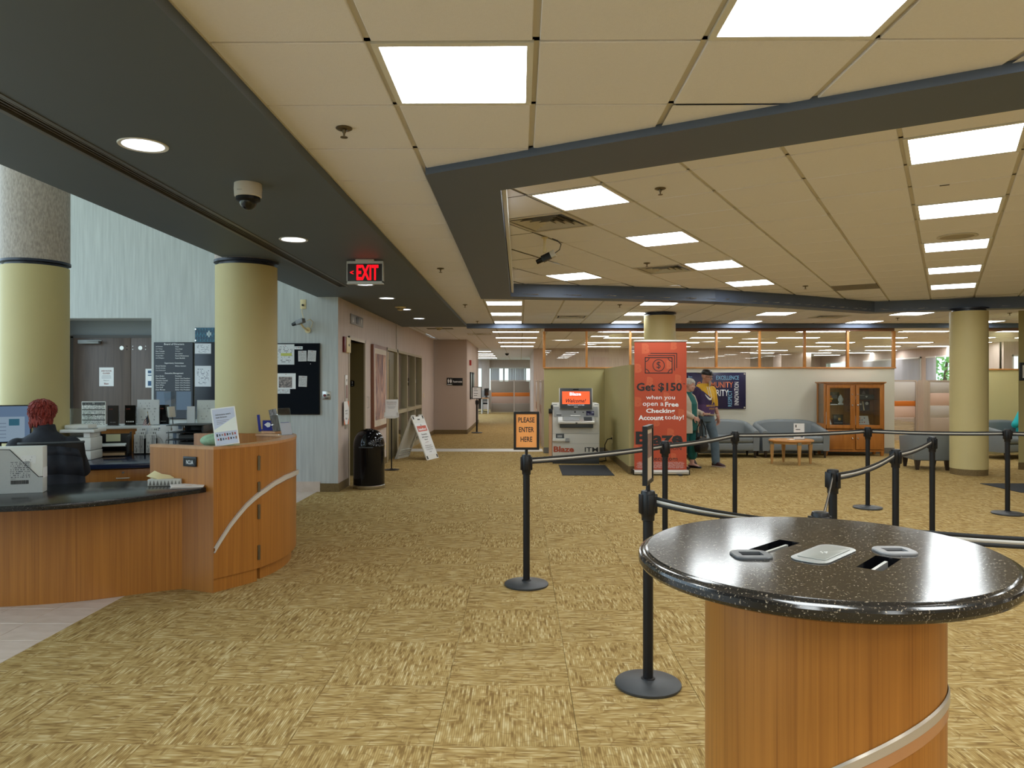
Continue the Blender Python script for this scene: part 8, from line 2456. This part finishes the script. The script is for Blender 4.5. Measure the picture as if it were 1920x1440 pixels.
for sx in (-1, 1):
    gl_.tube([HMm @ Vector((sx * 0.033 + 0.021 * math.cos(a), -0.094, 0.003 + 0.016 * math.sin(a))) for a in [2 * PI * k / 16 for k in range(17)]], 0.0025, 6)
    gl_.tube([HMm @ Vector(p) for p in ((sx * 0.054, -0.094, 0.006), (sx * 0.076, -0.04, 0.006), (sx * 0.08, 0.01, 0.006))], 0.0025, 6)
gl_.tube([HMm @ Vector(p) for p in ((-0.012, -0.096, 0.006), (0.012, -0.096, 0.006))], 0.0025, 6)
gl_.build('glasses', BLACK_G, mn)

# ---------------- woman with short grey hair, cardigan and teal clothes
wm = thing('person', 'grey haired woman in cream cardigan and teal clothes holding a paper, beside the banner', 'person', (2.965, 12.95, 0), R(48), 'visitors walking past the banner')
body = MB()
body.loft([ring(c, a, b) for c, a, b in [((0, 0.02, 0.78), 0.155, 0.12), ((0, 0.02, 0.90), 0.165, 0.125), ((0, 0.01, 1.02), 0.15, 0.12), ((0, 0, 1.14), 0.155, 0.125), ((0, 0.02, 1.23), 0.150, 0.10), ((0, 0.03, 1.29), 0.10, 0.075), ((0, 0.03, 1.33), 0.055, 0.055)]])
HMw = hmat((0.0, -0.03, 1.455), 10, 6, 0)
limb(body, [(0, 0.03, 1.27), (0, 0.01, 1.36), (0, -0.01, 1.41)], [0.056, 0.050, 0.050])
head_shapes(body, HMw, 0.96, 0.8)
aL = [(0.165, 0.02, 1.235), (0.205, -0.02, 1.0), (0.12, -0.24, 0.955)]
aR = [(-0.165, 0.02, 1.235), (-0.22, 0.02, 1.0), (-0.10, -0.17, 0.90)]
limb(body, aL, [0.05, 0.04, 0.027])
limb(body, aR, [0.05, 0.04, 0.027])
hand(body, aL[2], (-0.2, -1, -0.05), (-0.5, 0.1, 0.8), 1, 0.92, 0.45)
hand(body, aR[2], (0.55, -0.6, -0.5), (0.6, 0.5, -0.3), -1, 0.92, 0.95)
for sx, fy in ((-1, 0.06), (1, -0.06)):
    limb(body, [(sx * 0.085, 0.02, 0.80), (sx * 0.085, 0.01 + fy * 0.6, 0.44), (sx * 0.08, 0.03 + fy, 0.085)], [0.085, 0.055, 0.036])
    s_ = MB()
    shoe(body, (sx * 0.08, 0.03 + fy, 0.083), (sx * 0.1, -1), 0.22)
fused(body, 'body', SK_W, wm, 0.0065, 3)
face_details(wm, HMw, 0.96)
hr = MB()
hair_cap(hr, HMw, 0.96, 0.025, -0.045, 1.04, 3, 300, 0.05, 0.010)
hr.build('hair', mat('hair_silver', (0.50, 0.48, 0.43, 1), 0.6, vary=0.2, vscale=60), wm)
TEAL = mat('teal_knit', (0.008, 0.115, 0.105, 1), 0.8, vary=0.15, vscale=10)
CREAM = mat('cardigan_cream', (0.58, 0.50, 0.40, 1), 0.85, vary=0.08, vscale=14)
tp = MB()
tp.loft([ring(c, a, b) for c, a, b in [((0, 0.0, 0.66), 0.185, 0.150), ((0, 0.0, 0.80), 0.18, 0.150), ((0, 0, 0.98), 0.165, 0.142), ((0, -0.005, 1.13), 0.168, 0.142), ((0, 0.02, 1.24), 0.16, 0.112), ((0, 0.03, 1.30), 0.105, 0.085), ((0, 0.03, 1.345), 0.066, 0.066)]])
fused(tp, 'tunic', TEAL, wm, 0.009, 4)
tr2 = MB()
for sx, fy in ((-1, 0.06), (1, -0.06)):
    limb(tr2, [(sx * 0.085, 0.02, 0.74), (sx * 0.088, 0.01 + fy * 0.6, 0.44), (sx * 0.085, 0.03 + fy, 0.22)], [0.098, 0.088, 0.085])
tr2.loft([ring((0, 0.02, 0.66), 0.175, 0.13), ring((0, 0.02, 0.82), 0.165, 0.125)])
fused(tr2, 'trousers', TEAL, wm, 0.009, 4)
cd = MB()
# open cardigan: a shell around sides and back, front edges apart
def cring(z, rx, ry, y0, gap, th=0.022, n=22):
    O, I = [], []
    for i in range(n + 1):
        t = R(-90 + gap) + (2 * PI - 2 * R(gap)) * i / n
        O.append((rx * math.cos(t), y0 + ry * math.sin(t), z))
        I.append(((rx - th) * math.cos(t), y0 + (ry - th) * math.sin(t), z))
    return O + I[::-1]
cd.loft([cring(0.62, 0.215, 0.185, 0.01, 30), cring(0.80, 0.208, 0.178, 0.01, 30), cring(1.0, 0.19, 0.165, 0.01, 32), cring(1.15, 0.19, 0.162, 0.008, 34), cring(1.245, 0.182, 0.135, 0.02, 40), cring(1.305, 0.125, 0.105, 0.03, 52), cring(1.335, 0.088, 0.085, 0.035, 60)])
limb(cd, aL[:2] + [(0.135, -0.20, 0.955)], [0.066, 0.056, 0.045])
limb(cd, aR[:2] + [(-0.12, -0.14, 0.912)], [0.066, 0.056, 0.045])
fused(cd, 'cardigan', CREAM, wm, 0.009, 3)
for sx, fy in ((-1, 0.06), (1, -0.06)):
    s_ = MB()
    shoe(s_, (sx * 0.08, 0.03 + fy, 0.078), (sx * 0.1, -1), 0.235)
    # low cut flat: keep the lower part only
    vs_ = [(x, y, min(z, 0.045)) for x, y, z in s_.v]
    s_.v = [((x - sx * 0.08) * 1.08 + sx * 0.08, (y) * 1.0, z) for x, y, z in vs_]
    s_.build('shoe', BLACK_P, wm, smooth=60)
# paper and handbag are things she holds
c48, s48 = math.cos(R(48)), math.sin(R(48))
def wl_(x, y, z):
    return (2.965 + x * c48 - y * s48, 12.95 + x * s48 + y * c48, z)
t = tag(MB().box(-0.10, 0.10, -0.065, 0.065, 0, 0.002).build('paper', PAPER, None, wl_(0.085, -0.40, 0.945), R(30)), 'white folded paper held out in the woman\'s hand', 'paper')
t.rotation_euler = (R(-8), R(6), R(30))
hb = thing('handbag', 'black handbag hanging by long straps from the woman\'s hand', 'bag', wl_(-0.02, -0.26, 0.30), R(48))
MB().loft([[(-0.13, -0.05, 0.0), (0.13, -0.05, 0.0), (0.13, 0.05, 0.0), (-0.13, 0.05, 0.0)], [(-0.16, -0.065, 0.10), (0.16, -0.065, 0.10), (0.16, 0.065, 0.10), (-0.16, 0.065, 0.10)], [(-0.13, -0.03, 0.27), (0.13, -0.03, 0.27), (0.13, 0.03, 0.27), (-0.13, 0.03, 0.27)]]).build('bag', BLACK_P, hb, bevel=0.015)
for y in (-0.035, 0.035):
    MB().tube([(-0.11, y, 0.26), (-0.09, y, 0.40), (-0.015, 0.0, 0.565), (0.02, 0.0, 0.565), (0.09, y, 0.40), (0.11, y, 0.26)], 0.009, 8).build('strap', BLACK_P, hb)
for x in (-0.10, 0.10):
    MB().cyl((x, -0.05, 0.27), (x, -0.03, 0.27), 0.016, n=14).build('ring', CHROME, hb)

# ---------------- receptionist seen from behind, seated
rc = thing('person', 'red haired receptionist in a black jacket seated at the desk, seen from behind', 'person', (-3.93, 6.02, 0), R(207))
body = MB()
body.loft([ring(c, a, b) for c, a, b in [((0, 0.06, 0.44), 0.18, 0.16), ((0, 0.06, 0.55), 0.175, 0.14), ((0, 0.05, 0.70), 0.165, 0.125), ((0, 0.03, 0.86), 0.18, 0.125), ((0, 0.0, 0.97), 0.185, 0.11), ((0, -0.02, 1.05), 0.11, 0.08), ((0, -0.03, 1.10), 0.06, 0.06)]])
HMr = hmat((0.02, -0.07, 1.250), -14, 6, 0)
limb(body, [(0, -0.02, 1.03), (0.01, -0.035, 1.13), (0.02, -0.05, 1.2)], [0.06, 0.055, 0.055])
head_shapes(body, HMr, 0.93)
rL = [(0.195, 0.0, 0.985), (0.27, -0.12, 0.76), (0.16, -0.38, 0.80)]
rR = [(-0.195, 0.0, 0.985), (-0.26, -0.12, 0.76), (-0.14, -0.38, 0.80)]
limb(body, rL, [0.055, 0.044, 0.029])
limb(body, rR, [0.055, 0.044, 0.029])
hand(body, rL[2], (-0.2, -1, -0.05), (0, 0, -1), 1, 0.95, 0.35)
hand(body, rR[2], (0.2, -1, -0.05), (0, 0, -1), -1, 0.95, 0.35)
for sx in (-1, 1):
    limb(body, [(sx * 0.10, 0.04, 0.50), (sx * 0.12, -0.40, 0.50), (sx * 0.12, -0.38, 0.09)], [0.095, 0.062, 0.043])
    shoe(body, (sx * 0.12, -0.38, 0.085), (0, -1), 0.25)
fused(body, 'body', SK_R, rc, 0.0075, 3)
face_details(rc, HMr, 0.93)
hr = MB()
hair_cap(hr, HMr, 0.93, 0.0, -0.075, 1.06, 11, 620, 0.085, 0.009)
hr.ell(HMr @ Vector((0, 0.042, -0.045)), 0.068, 0.055, 0.078, 18, 12)
rr = random.Random(2)
for k in range(150):
    a = rr.uniform(-0.35, PI + 0.35)
    x, y = 0.074 * math.cos(a), 0.03 + 0.066 * math.sin(a)
    z = rr.uniform(-0.05, 0.02)
    hr.tube([HMr @ Vector(q) for q in ((x, y, z), (x * 1.06 + rr.gauss(0, 0.004), y * 1.05, z - 0.035), (x * 0.98 + rr.gauss(0, 0.008), y * 0.95, z - 0.075))], [0.009, 0.008, 0.002], 6)
hr.build('hair', streak_mat('hair_red', (0.13, 0.014, 0.012, 1), (0.34, 0.045, 0.03, 1), (70, 70, 18), 0.55, 0.4), rc)
JK = mat('jacket_black', (0.010, 0.012, 0.020, 1), 0.8, vary=0.2, vscale=10)
jk = MB()
jk.loft([ring(c, a, b) for c, a, b in [((0, 0.06, 0.50), 0.21, 0.175), ((0, 0.06, 0.68), 0.20, 0.16), ((0, 0.04, 0.86), 0.215, 0.155), ((0, 0.005, 0.98), 0.225, 0.135), ((0, -0.015, 1.06), 0.15, 0.11), ((0, -0.03, 1.105), 0.085, 0.085), ((0.005, -0.035, 1.165), 0.078, 0.078)]])
limb(jk, [(0.19, 0.0, 0.98), rL[1], (0.18, -0.33, 0.79)], [0.082, 0.068, 0.05])
limb(jk, [(-0.19, 0.0, 0.98), rR[1], (-0.16, -0.33, 0.79)], [0.082, 0.068, 0.05])
fused(jk, 'jacket', JK, rc, 0.010, 5)
pt = MB()
for sx in (-1, 1):
    limb(pt, [(sx * 0.10, 0.04, 0.50), (sx * 0.12, -0.40, 0.50), (sx * 0.12, -0.38, 0.14)], [0.112, 0.08, 0.065])
fused(pt, 'trousers', JK, rc, 0.010, 4)
# her chair with a jacket hung over it
ch = thing('desk_chair', 'black office chair with pale rimmed back behind the receptionist', 'chair', (-3.72, 5.80, 0), R(207))
MB().box(-0.24, 0.24, -0.40, 0.10, 0.40, 0.45).build('seat', BLACK_P, ch, bevel=0.02)
bk = MB()
A_, B_ = [], []
for z, hw, y in ((0.52, 0.19, 0.12), (0.75, 0.225, 0.115), (0.95, 0.235, 0.12), (1.03, 0.225, 0.125)):
    A_.append([(hw * math.sin(a), y + 0.05 * math.cos(a) - 0.05, z) for a in [R(-80 + 16 * k) for k in range(11)]] + [(0.97 * hw * math.sin(a), y + 0.05 * math.cos(a) - 0.085, z) for a in [R(80 - 16 * k) for k in range(11)]])
bk.loft(A_)
bk.build('backrest', BLACK_P, ch, smooth=50)
MB().tube([(p[0] * 1.0, p[1], p[2] + 0.008) for p in A_[-1][:11]], 0.010, 8).build('rim', DGREY_P, ch)
MB().cyl((0, -0.14, 0.10), (0, -0.14, 0.40), 0.03, n=14).build('pillar', BLACK_P, ch)
for k in range(5):
    a = 2 * PI * k / 5
    MB().cyl((0, -0.14, 0.11), (0.28 * math.cos(a), -0.14 + 0.28 * math.sin(a), 0.06), 0.022, 0.015, 10).ell((0.28 * math.cos(a), -0.14 + 0.28 * math.sin(a), 0.028), 0.028, 0.028, 0.028, 12, 8).build('foot', BLACK_P, ch)
jt = MB()
rows_ = []
for k, (z, w_) in enumerate(((0.985, 0.19), (1.02, 0.17), (1.01, 0.18), (0.95, 0.205), (0.80, 0.225), (0.62, 0.235), (0.50, 0.24))):
    yy = (0.02, 0.075, 0.145, 0.165, 0.175, 0.185, 0.18)[k]
    rows_.append([(w_ * (q / 6 - 1) + 0.0, yy + 0.018 * math.sin(q * 1.9 + k * 0.6) - 0.03 * abs(q / 6 - 1) ** 2, z - 0.03 * abs(q / 6 - 1) ** 2) for q in range(13)])
for a, b in zip(rows_[:-1], rows_[1:]):
    jt.strip(a, b)
o = tag(jt.build('draped_jacket', JK, None, (-3.71, 5.79, 0), R(207), smooth=70), 'dark jacket draped over the back of the receptionist\'s chair', 'jacket')
sm = o.modifiers.new('t', 'SOLIDIFY')
sm.thickness = 0.012

# ---------------- sitter on the right-hand sofa, mostly behind the olive wall end
st = thing('person', 'seated person in a teal shirt mostly hidden behind the olive wall', 'person', (10.27, 14.85, 0), R(20))
body = MB()
body.loft([ring(c, a, b) for c, a, b in [((0, 0.1, 0.46), 0.18, 0.15), ((0, 0.1, 0.62), 0.165, 0.13), ((0, 0.08, 0.80), 0.175, 0.12), ((0, 0.06, 0.91), 0.17, 0.10), ((0, 0.05, 0.98), 0.10, 0.08), ((0, 0.05, 1.02), 0.06, 0.06)]])
HMs = hmat((0.05, 0.0, 1.16), -20, 10)
limb(body, [(0, 0.05, 0.96), (0.02, 0.03, 1.05), (0.04, 0.01, 1.11)], [0.06, 0.054, 0.054])
head_shapes(body, HMs)
sL = [(0.18, 0.05, 0.91), (0.25, -0.08, 0.68), (0.12, -0.32, 0.62)]
sR = [(-0.18, 0.05, 0.88), (-0.47, -0.02, 0.66), (-0.34, -0.27, 0.60)]
for a_ in (sL, sR):
    limb(body, a_, [0.055, 0.043, 0.029])
hand(body, sL[2], (-0.5, -0.8, -0.1), (0, 0, -1), 1, 1, 0.5)
hand(body, sR[2], (0.5, -0.8, -0.1), (0, 0, -1), -1, 1, 0.5)
for sx in (-1, 1):
    limb(body, [(sx * 0.10, 0.06, 0.50), (sx * 0.13, -0.42, 0.50), (sx * 0.13, -0.42, 0.09)], [0.09, 0.06, 0.043])
    shoe(body, (sx * 0.13, -0.42, 0.085), (0, -1), 0.27)
fused(body, 'body', SK_M, st, 0.009, 3)
face_details(st, HMs)
hr = MB()
hair_cap(hr, HMs, 1.0, 0.02, -0.05, 1.03, 21, 160)
hr.build('hair', mat('hair_dark', (0.03, 0.02, 0.015, 1), 0.6), st)
sh = MB()
sh.loft([ring(c, a, b) for c, a, b in [((0, 0.1, 0.48), 0.20, 0.165), ((0, 0.1, 0.66), 0.19, 0.15), ((0, 0.08, 0.82), 0.195, 0.14), ((0, 0.06, 0.92), 0.185, 0.12), ((0, 0.05, 0.995), 0.11, 0.095)]])
limb(sh, [sR[0], (-0.33, 0.01, 0.76), (-0.47, -0.02, 0.665)], [0.085, 0.08, 0.072])
limb(sh, [sL[0], (0.22, -0.02, 0.76)], [0.085, 0.08])
fused(sh, 'shirt', mat('turquoise_shirt', (0.005, 0.36, 0.38, 1), 0.8), st, 0.011, 4)
pt = MB()
for sx in (-1, 1):
    limb(pt, [(sx * 0.10, 0.06, 0.50), (sx * 0.13, -0.42, 0.50), (sx * 0.13, -0.42, 0.14)], [0.11, 0.08, 0.065])
fused(pt, 'trousers', JK, st, 0.011, 4)
